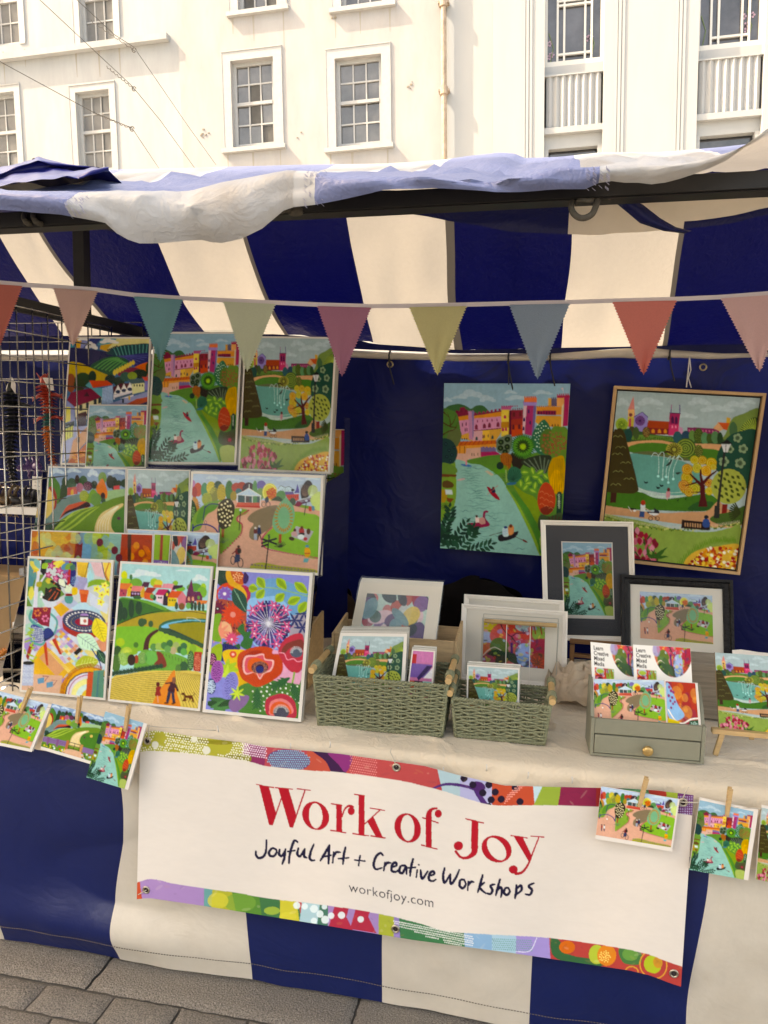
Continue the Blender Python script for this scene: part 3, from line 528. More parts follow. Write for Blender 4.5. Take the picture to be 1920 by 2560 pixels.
def art_bandstand():
    a = Art(122, 86, 'b5bfc4', 5, corners=[(52, 60), (1555, 105), (1530, 1240), (-15, 1110)])
    r = a.r
    for x, y, w, h in ((265, 105, 130, 50), (500, 130, 200, 40), (800, 110, 300, 40), (1180, 120, 300, 60), (1450, 110, 160, 50)): a.cloud('cfd3d4', x, y, w, h, .6)
    for x, y, rx, ry, c in ((50, 200, 30, 70, 'b880a0'), (105, 240, 48, 80, 'c85838'), (65, 270, 30, 70, 'b03c34'), (180, 250, 42, 90, '4c8c60'), (255, 220, 55, 75, 'c8b040'), (335, 200, 50, 60, '2c5040'), (290, 300, 58, 90, '8c8840'), (375, 280, 52, 105, 'c0a438'), (205, 350, 58, 75, 'a8a840'), (465, 250, 48, 115, '3c7838'), (545, 215, 55, 55, 'b84830'), (610, 210, 60, 60, 'b04424'), (575, 260, 40, 35, '3c706c'), (690, 240, 75, 85, '4c2c38'), (765, 230, 30, 95, '64945c'), (840, 190, 55, 55, '7c6c9c'), (830, 290, 48, 70, '7c9860'), (515, 315, 38, 60, 'a88c34')): a.E(c, x, y, rx, ry)
    a.B('c88c40', 40, 330, 100, 350, 120, 450, 150, 520, 120, 600, 80, 560, 60, 450); a.B('284c28', 20, 380, 60, 380, 90, 480, 80, 640, 20, 700)
    for x, y, rx, ry, c in ((375, 280, 44, 95, '8c6c20'), (205, 350, 50, 66, '707028'), (255, 220, 48, 66, 'e0cc60'), (110, 450, 24, 80, '8c5c24'), (50, 520, 22, 90, '98b870')): a.dots(c, x, y, rx, ry, 34, 5)
    a.E('d8c850', 940, 270, 90, 105); a.R('f0e490', 935, 270, 74, 90, 8); a.E('d89c38', 965, 290, 62, 72); a.dots('c8501c', 965, 285, 60, 66, 26, 11)
    a.B('c0ccc8', 1030, 240, 1060, 195, 1110, 210, 1150, 205, 1230, 240, 1230, 320, 1040, 300); a.L('2c4c40', 5, 1040, 230, 1070, 195, 1120, 215, 1170, 205, 1215, 235, sm=True); a.rays('2c4c40', 1120, 290, 0, 70, 7, 3, 3.5, 5.9)
    a.E('5c8c50', 1075, 310, 60, 60); a.P('6c5c8c', 1120, 265, 1220, 262, 1240, 310, 1130, 305); a.P('c8503c', 1130, 300, 1290, 290, 1290, 370, 1160, 380); a.P('5c5090', 1255, 240, 1272, 170, 1292, 240, 1295, 280, 1230, 280); a.E('30343c', 1215, 245, 22, 14)
    for i in range(6): a.P('8c2c28', 1140+i*26, 318, 1150+i*26, 318, 1150+i*26, 334, 1140+i*26, 334)
    a.B('3c2c28', 1320, 340, 1310, 250, 1350, 170, 1400, 130, 1450, 170, 1440, 240, 1400, 330, 1340, 345); a.rays('7c5c4c', 1345, 330, 20, 150, 14, 4, 4.4, 5.9)
    a.E('a8b070', 1460, 260, 60, 75); a.rays('d8dcb0', 1420, 320, 0, 130, 8, 4, 5, 6.2)
    a.B('7c9c3c', 30, 600, 160, 420, 350, 360, 600, 370, 900, 370, 1200, 400, 1560, 480, 1560, 700, 30, 900)
    a.B('30502c', 960, 370, 1000, 330, 1050, 320, 1110, 380, 1050, 400); a.E('4c5c48', 1215, 380, 38, 46); a.P('6c4c60', 1270, 370, 1440, 322, 1440, 380, 1230, 440); 
    for i in range(12): a.L('d8d4d8', 3, 1280+i*14, 366-i*4, 1284+i*14, 400-i*4)
    a.L('d8d4d0', 7, 1275, 368, 1445, 325); a.B('c8d080', 1440, 330, 1560, 270, 1560, 520, 1450, 420); a.B('8c2848', 1240, 430, 1280, 380, 1330, 400, 1300, 440)
    # paths
    c = 'd9a284'
    a.B(c, 120, 700, 200, 540, 330, 430, 360, 380, 600, 362, 1000, 370, 1200, 420, 1340, 455, 1560, 500, 1560, 600, 1400, 530, 1240, 500, 1100, 600, 930, 700, 860, 800, 870, 900, 1000, 950, 1560, 1040, 1560, 1260, -30, 1160, -30, 760)
    a.B('82a040', 345, 620, 420, 560, 530, 460, 640, 465, 690, 480, 660, 520, 570, 560, 560, 600, 610, 640, 615, 710, 560, 800, 470, 900, 400, 960, 355, 980, 350, 800)
    a.B('5c8c34', 150, 440, 330, 400, 300, 470, 180, 540, 120, 620, 80, 600)
    for i, (x, y) in enumerate(smooth([(690, 480), (640, 510), (565, 555), (560, 600), (610, 640), (615, 700), (590, 770), (500, 860), (400, 960)], 4, False)): a.E('b84c50', x, y, 10)
    a.B('8c7658', 1040, 430, 900, 440, 750, 500, 680, 570, 700, 610, 750, 640, 710, 700, 700, 790, 760, 830, 830, 770, 960, 680, 1000, 560)
    a.B('84ac3c', 960, 690, 1100, 590, 1240, 510, 1400, 520, 1560, 600, 1560, 1040, 1300, 1020, 1000, 950, 880, 910, 860, 850, 890, 760)
    for x, y in smooth([(970, 685), (900, 750), (860, 810), (860, 890), (930, 940), (1060, 970), (1200, 1000), (1380, 1030), (1530, 1060)], 5, False): a.P('c05060', x-14, y-7, x+8, y-7, x+8, y+9, x-14, y+9)
    a.B('a8a03c', 700, 1180, 730, 1120, 860, 1100, 1060, 1140, 1300, 1170, 1500, 1200, 1500, 1260, 700, 1210)
    for i in range(20): x = 720+i*40; a.P('8c7468', x, 1112+i*5, x+26, 1115+i*5, x+24, 1135+i*5, x-2, 1132+i*5)
    # bandstand
    a.P('3c5c58', 565, 305, 825, 312, 822, 395, 565, 385); a.P('5c8c5c', 740, 310, 790, 312, 790, 390, 740, 390); a.P('5c4c48', 640, 310, 700, 310, 700, 380, 640, 380)
    a.P('b8c4c8', 548, 298, 640, 255, 690, 225, 750, 260, 838, 312, 700, 318); a.L('e8e8e4', 7, 548, 298, 640, 255, 690, 222, 750, 260, 838, 314); a.L('e8e8e4', 6, 550, 300, 838, 316); a.L('e0e0dc', 7, 698, 180, 698, 225)
    for x in (620, 660, 735, 790): a.L('dcdcd8', 3, 698, 228, x, 308)
    for x in (560, 652, 735, 830): a.L('e8e4dc', 8, x, 305, x-3, 440)
    a.P('d06048', 556, 388, 826, 392, 822, 430, 550, 428); a.P('c43c30', 542, 425, 828, 430, 828, 452, 542, 440)
    for p in ((160, 590, 185, 430), (175, 460, 240, 405, 350, 410)): a.L('2c2c60', 12, *p, sm=True)
    a.L('2c2470', 16, 30, 730, 60, 670, 140, 640, 220, 645, 300, 690, 340, 760, sm=True); a.L('2c2470', 14, 345, 650, 345, 770); a.L('2c2470', 14, 45, 640, 40, 740); a.R('2c2460', 190, 615, 14, 18, 4); a.L('2c2460', 3, 190, 640, 188, 720); a.E('e8e0d0', 186, 735, 14, 18)
    # trees
    a.P('a05c34', 375, 690, 408, 690, 400, 800, 372, 790); a.B('3c3018', 400, 350, 470, 345, 520, 410, 525, 500, 480, 640, 420, 692, 360, 680, 325, 560, 330, 450, 355, 390)
    for i in range(26):
        q = math.sqrt((i+.5)/26); x, y = 425+88*q*math.cos(i*2.4), 520+155*q*math.sin(i*2.4); a.E('c8b070', x, y, 13); a.E('f0e8b8', x, y, 8)
    a.rays('6c7c5c', 395, 860, 0, 70, 9, 5, 3.4, 6)
    a.P('b0502c', 1052, 765, 1085, 765, 1080, 870, 1052, 870); a.B('76a87c', 1130, 335, 1180, 380, 1230, 450, 1240, 560, 1200, 700, 1120, 760, 1030, 740, 975, 650, 990, 540, 1040, 430)
    for i in range(24):
        an = i*.262; x, y = 1110+92*math.cos(an), 570+150*math.sin(an); a.leaf('b88434', x-24*math.cos(an), y-24*math.sin(an), x+28*math.cos(an), y+28*math.sin(an), 12)
    a.rays('28301c', 1075, 925, 8, 75, 9, 8, 3.4, 6)
    for x0, y0, x1, y1 in ((595, 490, 578, 710), (1382, 385, 1357, 540)): a.L('24201c', 10, x0, y0, x1, y1); a.E('c8c8c8', x0, y0-15, 15)
    # signpost
    a.L('1c1a1c', 14, 935, 800, 915, 1000, 895, 1180); 
    for p in ((860, 820, 1020, 880), (850, 870, 925, 840), (850, 905, 920, 885), (930, 840, 1020, 818)): a.L('1c1c24', 22, *p)
    a.E('3c4444', 935, 795, 13, 16); a.leaf('2c2c28', 915, 780, 950, 765, 8)
    # people
    a.R('24282c', 507, 1065, 26, 50, 9); a.R('24282c', 595, 1100, 30, 56, 9); a.B('8c2424', 540, 930, 590, 920, 605, 960, 580, 1000, 540, 1000); a.L('8c2424', 14, 550, 945, 500, 990); a.E('4c2818', 573, 905, 17); a.B('2c2424', 560, 930, 600, 940, 600, 980, 565, 985); a.P('34405c', 535, 995, 590, 1000, 590, 1080, 520, 1100)
    a.B('74302c', 755, 705, 790, 700, 790, 755, 755, 755); a.E('d8c8b8', 772, 687, 13); a.P('a4a4a8', 755, 755, 790, 755, 792, 828, 755, 828); a.B('1c2c54', 800, 685, 830, 685, 838, 760, 798, 760); a.E('b8b0a4', 818, 668, 13); a.L('4c3420', 13, 818, 755, 795, 830); a.L('4c3420', 13, 820, 755, 840, 822)
    a.R('303438', 868, 412, 24, 28, 6); a.R('303438', 922, 412, 24, 28, 6); a.B('343c48', 880, 350, 915, 320, 930, 365, 900, 400)
    a.P('b0a4a0', 1260, 670, 1475, 735, 1400, 870, 1200, 790); a.E('4c2c1c', 1208, 820, 36, 22, .3); a.E('5c2c20', 1245, 720, 17, 24); a.B('c89890', 1205, 745, 1260, 735, 1270, 790, 1210, 780); a.B('a83030', 1300, 700, 1345, 690, 1360, 750, 1300, 750); a.E('6c2c18', 1330, 688, 18); a.E('1c1c24', 1330, 765, 40, 16); a.E('5c341c', 1412, 735, 24, 38); a.E('b02c34', 1375, 825, 24, 22); a.E('d8d4d0', 1320, 800, 40, 30)
    a.B('e0a030', 1370, 940, 1420, 935, 1440, 990, 1420, 1040, 1375, 1040); a.E('4c8c90', 1398, 912, 24, 16); a.L('c84c2c', 12, 1372, 1000, 1432, 1000); a.P('5c9c98', 1360, 1060, 1425, 1062, 1405, 1110, 1350, 1105)
    a.B('c8503c', 1412, 440, 1440, 440, 1445, 490, 1415, 490); a.B('5c90a0', 1450, 435, 1480, 440, 1480, 485, 1452, 485)
    for x, c2 in ((90, 'a83c3c'), (140, 'd8d4cc')): a.P(c2, x-14, 890, x+14, 890, x+12, 950, x-12, 950); a.P('2c3454', x-12, 950, x+12, 950, x+10, 1010, x-8, 1010); a.E('4c2c20', x, 875, 14)
    return a.done(3)

def art_village():
    a = Art(72, 104, '3c6c88', 5, corners=[(310, 262), (1140, 262), (1080, 1580), (212, 1575)])
    r = a.r
    a.P('3c9094', 310, 262, 380, 262, 330, 370, 300, 370); a.P('d8a438', 370, 262, 430, 262, 410, 370, 360, 370); a.P('8c8cac', 430, 262, 520, 262, 450, 370, 410, 370); a.P('1c3070', 520, 262, 640, 262, 540, 360, 440, 360); a.P('4c9c9c', 640, 262, 830, 262, 700, 330, 600, 330); a.P('d8a438', 630, 330, 760, 310, 720, 400, 620, 370); a.P('e0cc88', 800, 262, 1150, 262, 1150, 330, 940, 320, 700, 370)
    for p in ((530, 340, 120, 90), (720, 290, 180, 60), (440, 270, 110, 40)): a.cloud('ecdcd4', *p, .97)
    a.B('2a2750', 290, 370, 400, 360, 560, 375, 720, 400, 900, 430, 900, 520, 600, 560, 290, 540)
    a.B('1f4c4c', 690, 410, 830, 335, 980, 318, 1150, 318, 1150, 440, 850, 440)
    for i in range(11): a.L('5c9c8c', 9, 760+i*40, 345-i*3, 800+i*34, 430-i*2)
    for i in range(6): a.E('1c2c28', 706+i*19, 378-i*8, 9)
    a.B('38386c', 800, 440, 900, 430, 1150, 410, 1150, 560, 900, 520)
    for i in range(6): a.L('5c5894', 7, 830+i*20, 440-i*2, 980+i*34, 540-i*22, sm=False)
    a.B('d86c28', 980, 560, 1050, 520, 1150, 505, 1150, 640, 960, 620); a.B('8c2440', 800, 620, 900, 560, 1010, 560, 1080, 610, 900, 660)
    a.B('1f5a38', 520, 560, 620, 480, 760, 440, 900, 470, 920, 540, 800, 600, 720, 640)
    for i in range(7): a.L('5c9c50', 12, 560+i*40, 560+i*8, 680+i*38, 480+i*6, 810+i*18, 455+i*12, sm=True)
    a.B('c8a430', 280, 520, 400, 510, 520, 560, 640, 610, 700, 640, 640, 700, 280, 700)
    for i in range(8): a.leaf('e0c050', 775+i*28, 640-i*16, 775+i*28, 575-i*14, 20)
    for x, y, rx, ry, c in ((310, 720, 50, 100, '985028'), (440, 690, 90, 80, '2c4a24'), (400, 740, 60, 70, '34461c'), (540, 650, 42, 60, '1c3c28'), (730, 680, 60, 50, '1c3428'), (820, 700, 60, 50, '243c28'), (890, 650, 60, 50, '2c5c48'), (1040, 620, 80, 50, '1c3420'), (960, 640, 50, 40, '8c9c34'), (1130, 560, 30, 60, '2c4424')): a.E(c, x, y, rx, ry)
    a.P('5ca0a0', 465, 745, 520, 695, 560, 770, 650, 770, 640, 900, 560, 800); a.P('d85024', 505, 695, 690, 690, 755, 735, 545, 770)
    a.P('a8b8c8', 645, 770, 755, 740, 755, 930, 640, 940); 
    for i in range(7): a.L('6c7c98', 3, 655+i*16, 765-i*4, 655+i*16, 935-i*4)
    a.P('5c0c24', 755, 760, 830, 720, 930, 715, 960, 760, 760, 830)
    for i in range(3): x = 810+i*62; y = 745-i*14; a.P('ecdcd4', x-48, y+90, x, y-10, x+42, y+75); a.E('2c3c54', x, y+62, 28, 18); 
    a.P('e0d0c8', 760, 840, 970, 790, 970, 860, 760, 890); a.P('506878', 770, 870, 970, 810, 980, 830, 780, 895); a.P('e0d49c', 950, 720, 1085, 710, 1085, 800, 960, 830); a.P('4a6464', 900, 680, 1060, 665, 1095, 710, 960, 725); a.P('d85030', 1060, 650, 1130, 650, 1130, 690, 1090, 690); a.P('8c7cac', 1088, 690, 1130, 690, 1125, 790, 1088, 790)
    for i in range(4): a.E('3c4430', 980+i*28, 738, 8, 13)
    a.P('9c9cb4', 660, 950, 1120, 800, 1120, 850, 900, 945); a.P('c8582c', 880, 945, 1000, 880, 1120, 855, 1115, 945); a.P('28284c', 1010, 945, 1110, 905, 1112, 945)
    a.P('8c1c3c', 268, 900, 310, 820, 520, 770, 640, 870, 350, 970); a.P('4c1c24', 445, 860, 480, 810, 510, 860); a.P('e0cc9c', 350, 970, 635, 870, 632, 945, 490, 960, 480, 1100, 360, 1100); a.P('8c90b0', 268, 905, 350, 975, 350, 1200, 250, 1100)
    for x, y in ((415, 975), (485, 950), (568, 915), (615, 895)): a.P('2c3c3c', x-16, y-26, x+16, y-30, x+16, y+32, x-16, y+38)
    a.P('4c1024', 355, 1095, 380, 1045, 470, 1015, 485, 1060, 375, 1115); a.P('382040', 365, 1110, 475, 1060, 475, 1160, 395, 1200)
    a.P('e0cc60', 262, 970, 305, 975, 305, 1120, 250, 1140); a.P('14343c', 248, 1150, 345, 1120, 345, 1170, 240, 1200); a.L('c8d4cc', 5, 255, 1185, 290, 1175)
    a.P('b0b0c4', 345, 1180, 490, 1170, 490, 1290, 330, 1500, 215, 1570, 225, 1300); a.P('e0d880', 240, 1210, 335, 1170, 330, 1290, 232, 1340)
    for i in range(4): a.L('44443c', 4, 250+i*26, 1200-i*8, 246+i*26, 1330-i*14)
    a.P('d8a078', 330, 1330, 480, 1180, 480, 1330, 280, 1560); a.P('c86428', 280, 1560, 480, 1350, 470, 1590, 260, 1590)
    for i in range(16): a.E('e09440', 330+r.random()*130, 1450+r.random()*130, 22, 12)
    a.P('e09430', 375, 1210, 402, 1210, 400, 1290, 372, 1290); a.P('202428', 372, 1290, 400, 1290, 398, 1350, 372, 1350)
    a.E('1c1c24', 860, 900, 10, 26); a.E('d8a828', 925, 870, 10, 24)
    return a.done(4)

def art_country():
    a = Art(118, 88, '8a9cac', 5, corners=[(60, 40), (1180, 70), (1150, 920), (0, 860)])
    r = a.r
    for x, y, w, h in ((150, 75, 150, 60), (570, 95, 120, 80), (340, 70, 160, 50), (850, 90, 200, 60), (1050, 110, 200, 70)): a.cloud('d0d4d0', x, y, w, h, .7)
    for x, y, rx, ry, c in ((240, 170, 35, 45, '2c4c2c'), (320, 190, 55, 55, '34583c'), (385, 150, 28, 42, '3c281c'), (455, 165, 50, 50, '2c5830'), (680, 140, 50, 55, '6c8c34'), (770, 175, 45, 60, '28301c'), (815, 190, 40, 60, '2c3828'), (870, 190, 35, 30, '34442c'), (585, 200, 38, 38, '24402c'), (950, 190, 60, 40, '2c4a2c'), (1040, 200, 60, 40, '3a5c34'), (1120, 200, 50, 40, '2c4c34')): a.E(c, x, y, rx, ry)
    a.P('c04c3c', 262, 225, 385, 215, 390, 280, 262, 295); a.P('d8a030', 312, 250, 340, 235, 345, 290, 312, 290); a.E('b06070', 415, 225, 40, 42); a.E('4c2838', 510, 210, 55, 45); a.dots('c0607c', 500, 215, 50, 36, 26, 4); a.P('d85050', 810, 215, 880, 205, 885, 250, 812, 250)
    a.B('74887c', 60, 450, 160, 360, 300, 300, 450, 280, 600, 280, 600, 360, 400, 400, 100, 560, 20, 600, 20, 480); a.B('a0b884', 620, 290, 800, 250, 1180, 240, 1180, 330, 700, 350)
    a.B('e07c30', 675, 145, 715, 200, 740, 280, 715, 330, 620, 270, 610, 220); a.E('3c1c24', 685, 305, 28, 34); a.B('789c3c', 480, 350, 520, 280, 570, 240, 620, 280, 600, 360); a.E('8c9430', 465, 300, 55, 52); a.dots('c0c050', 465, 300, 48, 45, 36, 4); a.E('6c9048', 605, 335, 62, 62); a.E('28503c', 690, 345, 26, 26)
    a.B('2c4a24', 165, 360, 190, 250, 200, 200, 260, 180, 270, 290, 220, 320); a.B('4c7c34', 60, 130, 110, 120, 180, 190, 190, 260, 160, 370, 60, 240)
    a.B('a83428', 55, 220, 110, 220, 150, 300, 140, 400, 90, 420, 50, 300); a.B('d8b464', 30, 240, 90, 260, 125, 330, 110, 420, 60, 480, 25, 480)
    a.B('cc5c3c', 185, 510, 260, 400, 340, 370, 480, 350, 540, 380, 500, 410, 330, 420, 230, 480); a.B('3c1420', 190, 505, 260, 440, 400, 395, 500, 355, 540, 395, 470, 410, 330, 440, 240, 470)
    a.B('6e8a30', 20, 640, 120, 560, 330, 450, 560, 400, 900, 310, 1190, 340, 1190, 900, -10, 900)
    for i, p in enumerate(((60, 640, 200, 560, 350, 450, 560, 405), (120, 645, 290, 560, 450, 460, 610, 400), (200, 648, 360, 570, 500, 480, 640, 400), (10, 650, 120, 600, 240, 520, 420, 440))): a.L('a4b44c', [22, 20, 6], *p, sm=True)
    a.E('2c4c3c', 60, 580, 50, 40); a.B('284424', 20, 640, 90, 580, 200, 530, 120, 600, 60, 650)
    a.B('4c7c30', 780, 560, 800, 480, 900, 420, 1100, 380, 1190, 380, 1190, 760, 860, 700, 800, 640)
    a.B('dcbc80', 585, 660, 600, 560, 660, 470, 760, 420, 900, 375, 920, 395, 820, 460, 780, 540, 790, 610, 860, 680, 870, 720, 590, 720)
    for i in range(5): a.L('ecdcb8', 5, 620+i*30, 700, 625+i*30, 560, 700+i*20, 480, 850+i*5, 400, sm=True)
    a.E('682c48', 868, 512, 22, 15); a.E('d8b464', 1000, 460, 30, 26)
    a.P('8c6c8c', -10, 660, 560, 655, 560, 760, -20, 760)
    for i in range(3): a.L('5c3c54', 4, 0, 690+i*24, 520, 685+i*24)
    for x in (125, 330): a.P('885878', x-24, 648, x+24, 648, x+22, 800, x-24, 800)
    a.P('b86c48', 512, 640, 540, 628, 568, 640, 566, 820, 512, 820); a.P('c88c58', 830, 660, 885, 655, 880, 830, 830, 830)
    for p in ((575, 660, 825, 665), (575, 715, 825, 718), (575, 770, 825, 775), (580, 655, 580, 800), (820, 655, 820, 800), (700, 660, 700, 790)): a.L('2c1c18', 10, *p)
    a.P('8c6c8c', 890, 690, 1190, 700, 1190, 800, 890, 790); 
    a.B('d8a884', 560, 800, 870, 800, 960, 930, 480, 930)
    for i in range(90):
        x = r.random()*1150; y = 800+r.random()*130
        if 520 < x < 900: continue
        a.star(r.choice(['e0c050', 'd8dcc8', '44703c', '6c8c34', 'c83c28', '2c5030', '9cbcb0']), x, y, 22, 6, 7)
    return a.done(5)

def art_terrace():
    a = Art(69, 105, 'c8c4b8', 5, corners=[(275, 130), (1118, 165), (1040, 1540), (205, 1462)])
    r = a.r
    a.P('6c8c3c', 270, 300, 470, 290, 640, 500, 400, 630, 240, 620); a.P('e0b040', 270, 130, 400, 130, 380, 330, 260, 330); a.P('5c9088', 270, 130, 330, 130, 300, 420, 250, 420); a.P('1c1c24', 370, 140, 460, 140, 440, 330, 380, 260)
    a.P('c83028', 440, 150, 560, 155, 560, 200, 440, 200); a.P('8c6c9c', 620, 150, 690, 152, 680, 300, 620, 300); a.P('c03028', 680, 155, 705, 155, 700, 430, 660, 400); a.P('28286c', 700, 160, 760, 160, 750, 420, 690, 420); a.P('303450', 560, 300, 660, 380, 660, 440, 560, 400)
    a.P('e8b848', 760, 160, 890, 170, 860, 330, 770, 300); a.P('a8ccc4', 880, 170, 950, 172, 930, 420, 860, 400); a.P('e0b8b0', 900, 165, 1040, 170, 1050, 330, 950, 300); a.P('ecc458', 1030, 168, 1118, 170, 1100, 380, 1060, 350); a.L('c84028', 9, 1095, 170, 1060, 280, 1090, 350, sm=True); a.L('2c1c24', 8, 885, 170, 850, 300, 830, 350, sm=True); a.L('2c1c24', 8, 1020, 168, 1050, 300, 1090, 370, sm=True)
    a.dots('c87c6c', 960, 230, 60, 60, 60, 3); a.rays('c89838', 820, 330, 10, 140, 12, 3, 4, 5.6)
    a.P('a89cb0', 760, 310, 870, 330, 860, 500, 730, 420); a.B('8ca838', 850, 430, 900, 360, 1000, 340, 1100, 370, 1090, 420, 960, 400)
    # floor patchwork
    cols = ['d8b8b0', 'b8c8c4', 'e0b048', 'e0c880', 'c8a8b8', 'a8c4a8', 'd8906c', 'ccc8c4', 'e8d098', 'a888b0']
    for i in range(7):
        for j in range(6):
            x, y = 250+i*150+j*-20, 520+j*150+i*30
            a.P(r.choice(cols), x, y, x+150, y-60, x+230, y+70, x+80, y+140)
    a.P('e0a838', 520, 630, 600, 580, 690, 650, 600, 730); a.P('b4b4bc', 600, 570, 690, 520, 780, 590, 690, 650); a.P('b8ccd0', 700, 640, 830, 560, 930, 640, 800, 680); a.P('d0ccd0', 890, 470, 1090, 600, 1080, 700, 900, 600)
    for i in range(12):
        for j in range(5): x, y = 480+i*26+j*24, 930+i*24-j*26+50; a.P(r.choice(cols), x, y, x+26, y-20, x+52, y+6, x+26, y+26)
    a.P('1c1814', 730, 1090, 790, 1035, 825, 1060, 765, 1118)
    a.B('e0a838', 380, 1050, 470, 1040, 640, 1200, 680, 1280, 560, 1400, 420, 1460, 220, 1450, 260, 1300); a.P('d89a6c', 380, 1140, 470, 1060, 640, 1250, 560, 1330)
    for i in range(17): a.L('f0d888', 5, 480+i*12, 1090+i*12, 520+i*12, 1060+i*14)
    a.P('d8a888', 205, 1300, 620, 1320, 600, 1510, 200, 1462)
    # branches & leaves
    a.L('d8ccd0', [44, 36, 20], 335, 640, 345, 440, 365, 310, 385, 160); a.L('d8ccd0', [22, 12], 380, 390, 470, 250)
    for x0, y0, x1, y1, c in ((300, 190, 370, 260, 'd8c048'), (280, 160, 360, 240, 'e0c85c'), (330, 130, 380, 240, '7cb0a0'), (430, 180, 520, 130, '3c7050'), (400, 230, 470, 180, '9cb43c'), (500, 220, 620, 150, 'e8d05c'), (560, 260, 640, 160, 'e0c040'), (600, 250, 680, 170, '4c8898'), (640, 240, 720, 180, '7c9c3c'), (300, 360, 340, 270, '5c9488'), (290, 560, 300, 410, 'e0cc60'), (350, 420, 400, 370, 'b8a438'), (280, 300, 300, 420, '4c8c8c'), (440, 360, 510, 360, 'd0b848'), (580, 340, 640, 420, 'e0dcb8'), (700, 250, 740, 190, '3c7058')): a.leaf(c, x0, y0, x1, y1, 34)
    for x, y, s_ in ((498, 205, 46), (580, 255, 46), (648, 310, 50), (545, 335, 42), (470, 300, 38)): a.star('b83468', x, y, s_, 5, 14); a.star('e890a8', x, y, s_*.6, 5, 5)
    # cat
    a.B('1c140c', 440, 430, 470, 440, 520, 420, 580, 440, 598, 490, 570, 550, 500, 572, 440, 555, 400, 530, 430, 500); a.L('1c140c', 28, 500, 365, 560, 400, 590, 440, sm=True)
    for p in ((480, 470, 500, 450), (505, 520, 540, 470), (530, 550, 570, 480), (470, 560, 500, 525), (555, 440, 590, 460), (520, 395, 540, 375)): a.L('d06034', 8, *p)
    a.E('e8e0d8', 402, 495, 14); a.E('e8e0d8', 396, 525, 14)
    # pots
    a.B('4c9484', 640, 520, 720, 520, 715, 580, 680, 592, 645, 575); a.P('982424', 645, 490, 718, 490, 718, 515, 645, 515); a.dots('dce0b8', 680, 440, 40, 40, 24, 9); a.B('e0b430', 715, 430, 768, 430, 765, 495, 715, 500); a.dots('90b4c8', 740, 360, 40, 50, 24, 5)
    a.P('d85c28', 790, 445, 885, 455, 865, 580, 805, 580); a.P('e0743c', 788, 455, 886, 460, 884, 495, 788, 490); a.L('c8bcc4', [26, 18], 850, 440, 870, 390)
    for x, y in ((970, 440), (1050, 405), (1020, 500), (1010, 575), (1080, 470)): a.star('ecdc68', x, y, 44, 5, 18); a.E('d08c24', x, y, 10)
    # table
    a.B('b03428', 618, 800, 640, 860, 760, 930, 950, 935, 1060, 880, 1062, 830, 840, 860, 640, 760); a.E('474c64', 840, 772, 225, 118, .1); a.R('e8e4dc', 840, 772, 178, 92, 3)
    for i in range(30): t = i*.2094; a.E('f0ecdc', 840+185*math.cos(t), 772+95*math.sin(t)+8*math.cos(t), 8, 7); a.E('c8b060', 840+135*math.cos(t), 775+66*math.sin(t), 4)
    a.E('a01c38', 838, 780, 95, 42, .05); a.P('ece4dc', 798, 715, 882, 715, 875, 808, 800, 800); a.E('a880a8', 840, 708, 42, 18); a.L('1c1824', 14, 800, 722, 880, 724); a.E('c8705c', 848, 768, 17, 20)
    # chair
    a.P('c04028', 510, 960, 545, 940, 615, 1110, 590, 1108); a.P('c84828', 420, 990, 455, 985, 475, 1218, 455, 1218); a.P('a83424', 285, 1000, 325, 1000, 270, 1170, 245, 1130)
    a.P('981c38', 318, 632, 502, 632, 480, 830, 400, 810, 300, 740)
    for x, y, s_, c in ((360, 690, 46, 'd87840'), (440, 745, 46, 'e07890'), (440, 650, 30, 'd88040'), (340, 770, 30, '6c64a0')): 
        for k in range(6): a.E(c, x+s_*.6*math.cos(k), y+s_*.6*math.sin(k), s_*.26)
    a.L('5ca090', 26, 300, 670, 280, 740, 330, 800, 400, 830, 440, 900, 420, 1000, 340, 1000, 290, 960, sm=True); a.L('5ca090', 22, 500, 700, 560, 770, 545, 870, 510, 920, sm=True)
    a.B('243058', 430, 860, 480, 840, 530, 910, 440, 975, 430, 940); a.B('2c3c74', 440, 850, 490, 845, 520, 900, 445, 945); a.B('3c4c88', 300, 810, 400, 840, 430, 900, 410, 980, 300, 960)
    for i in range(8): a.L('e0e0ec', 3, 310+i*15, 820+i*4, 310+i*15, 975)
    for i in range(8): a.L('e0e0ec', 3, 298, 835+i*18, 425, 850+i*18)
    # leaves right
    for x0, y0, x1, y1, w, c, d in ((960, 740, 1050, 980, 90, 'e8cc48', 'a08420'), (770, 910, 990, 1060, 90, 'c8dcb8', '40706c'), (750, 1220, 990, 1170, 90, 'b4b440', 'e0e088'), (980, 1060, 1060, 1200, 50, '1c4438', '6c9c6c')):
        a.leaf(c, x0, y0, x1, y1, w); dx, dy = x1-x0, y1-y0; l = math.hypot(dx, dy)
        a.L(d, 4, x0, y0, x1, y1)
        for k in range(2, 7):
            t = k/8
            for sg in (-1, 1): a.L(d, 3, x0+dx*t, y0+dy*t, x0+dx*(t+.12)-sg*dy/l*w*.55, y0+dy*(t+.12)+sg*dx/l*w*.55)
    a.L('2c5080', 12, 920, 1050, 1000, 1180, 1020, 1260, sm=True)
    # rug & stripes
    a.E('e0a030', 900, 1500, 310, 270); a.rays('a83c20', 900, 1500, 260, 300, 60, 5, 3.1, 5.2); a.E('1c1c24', 900, 1500, 252, 222); a.E('d8c8c4', 900, 1500, 240, 212); a.R('b85c80', 900, 1500, 215, 190, 10); a.E('e8d88c', 900, 1510, 190, 165); a.E('ccd8c8', 900, 1520, 140, 120); a.E('e0b848', 905, 1530, 90, 80)
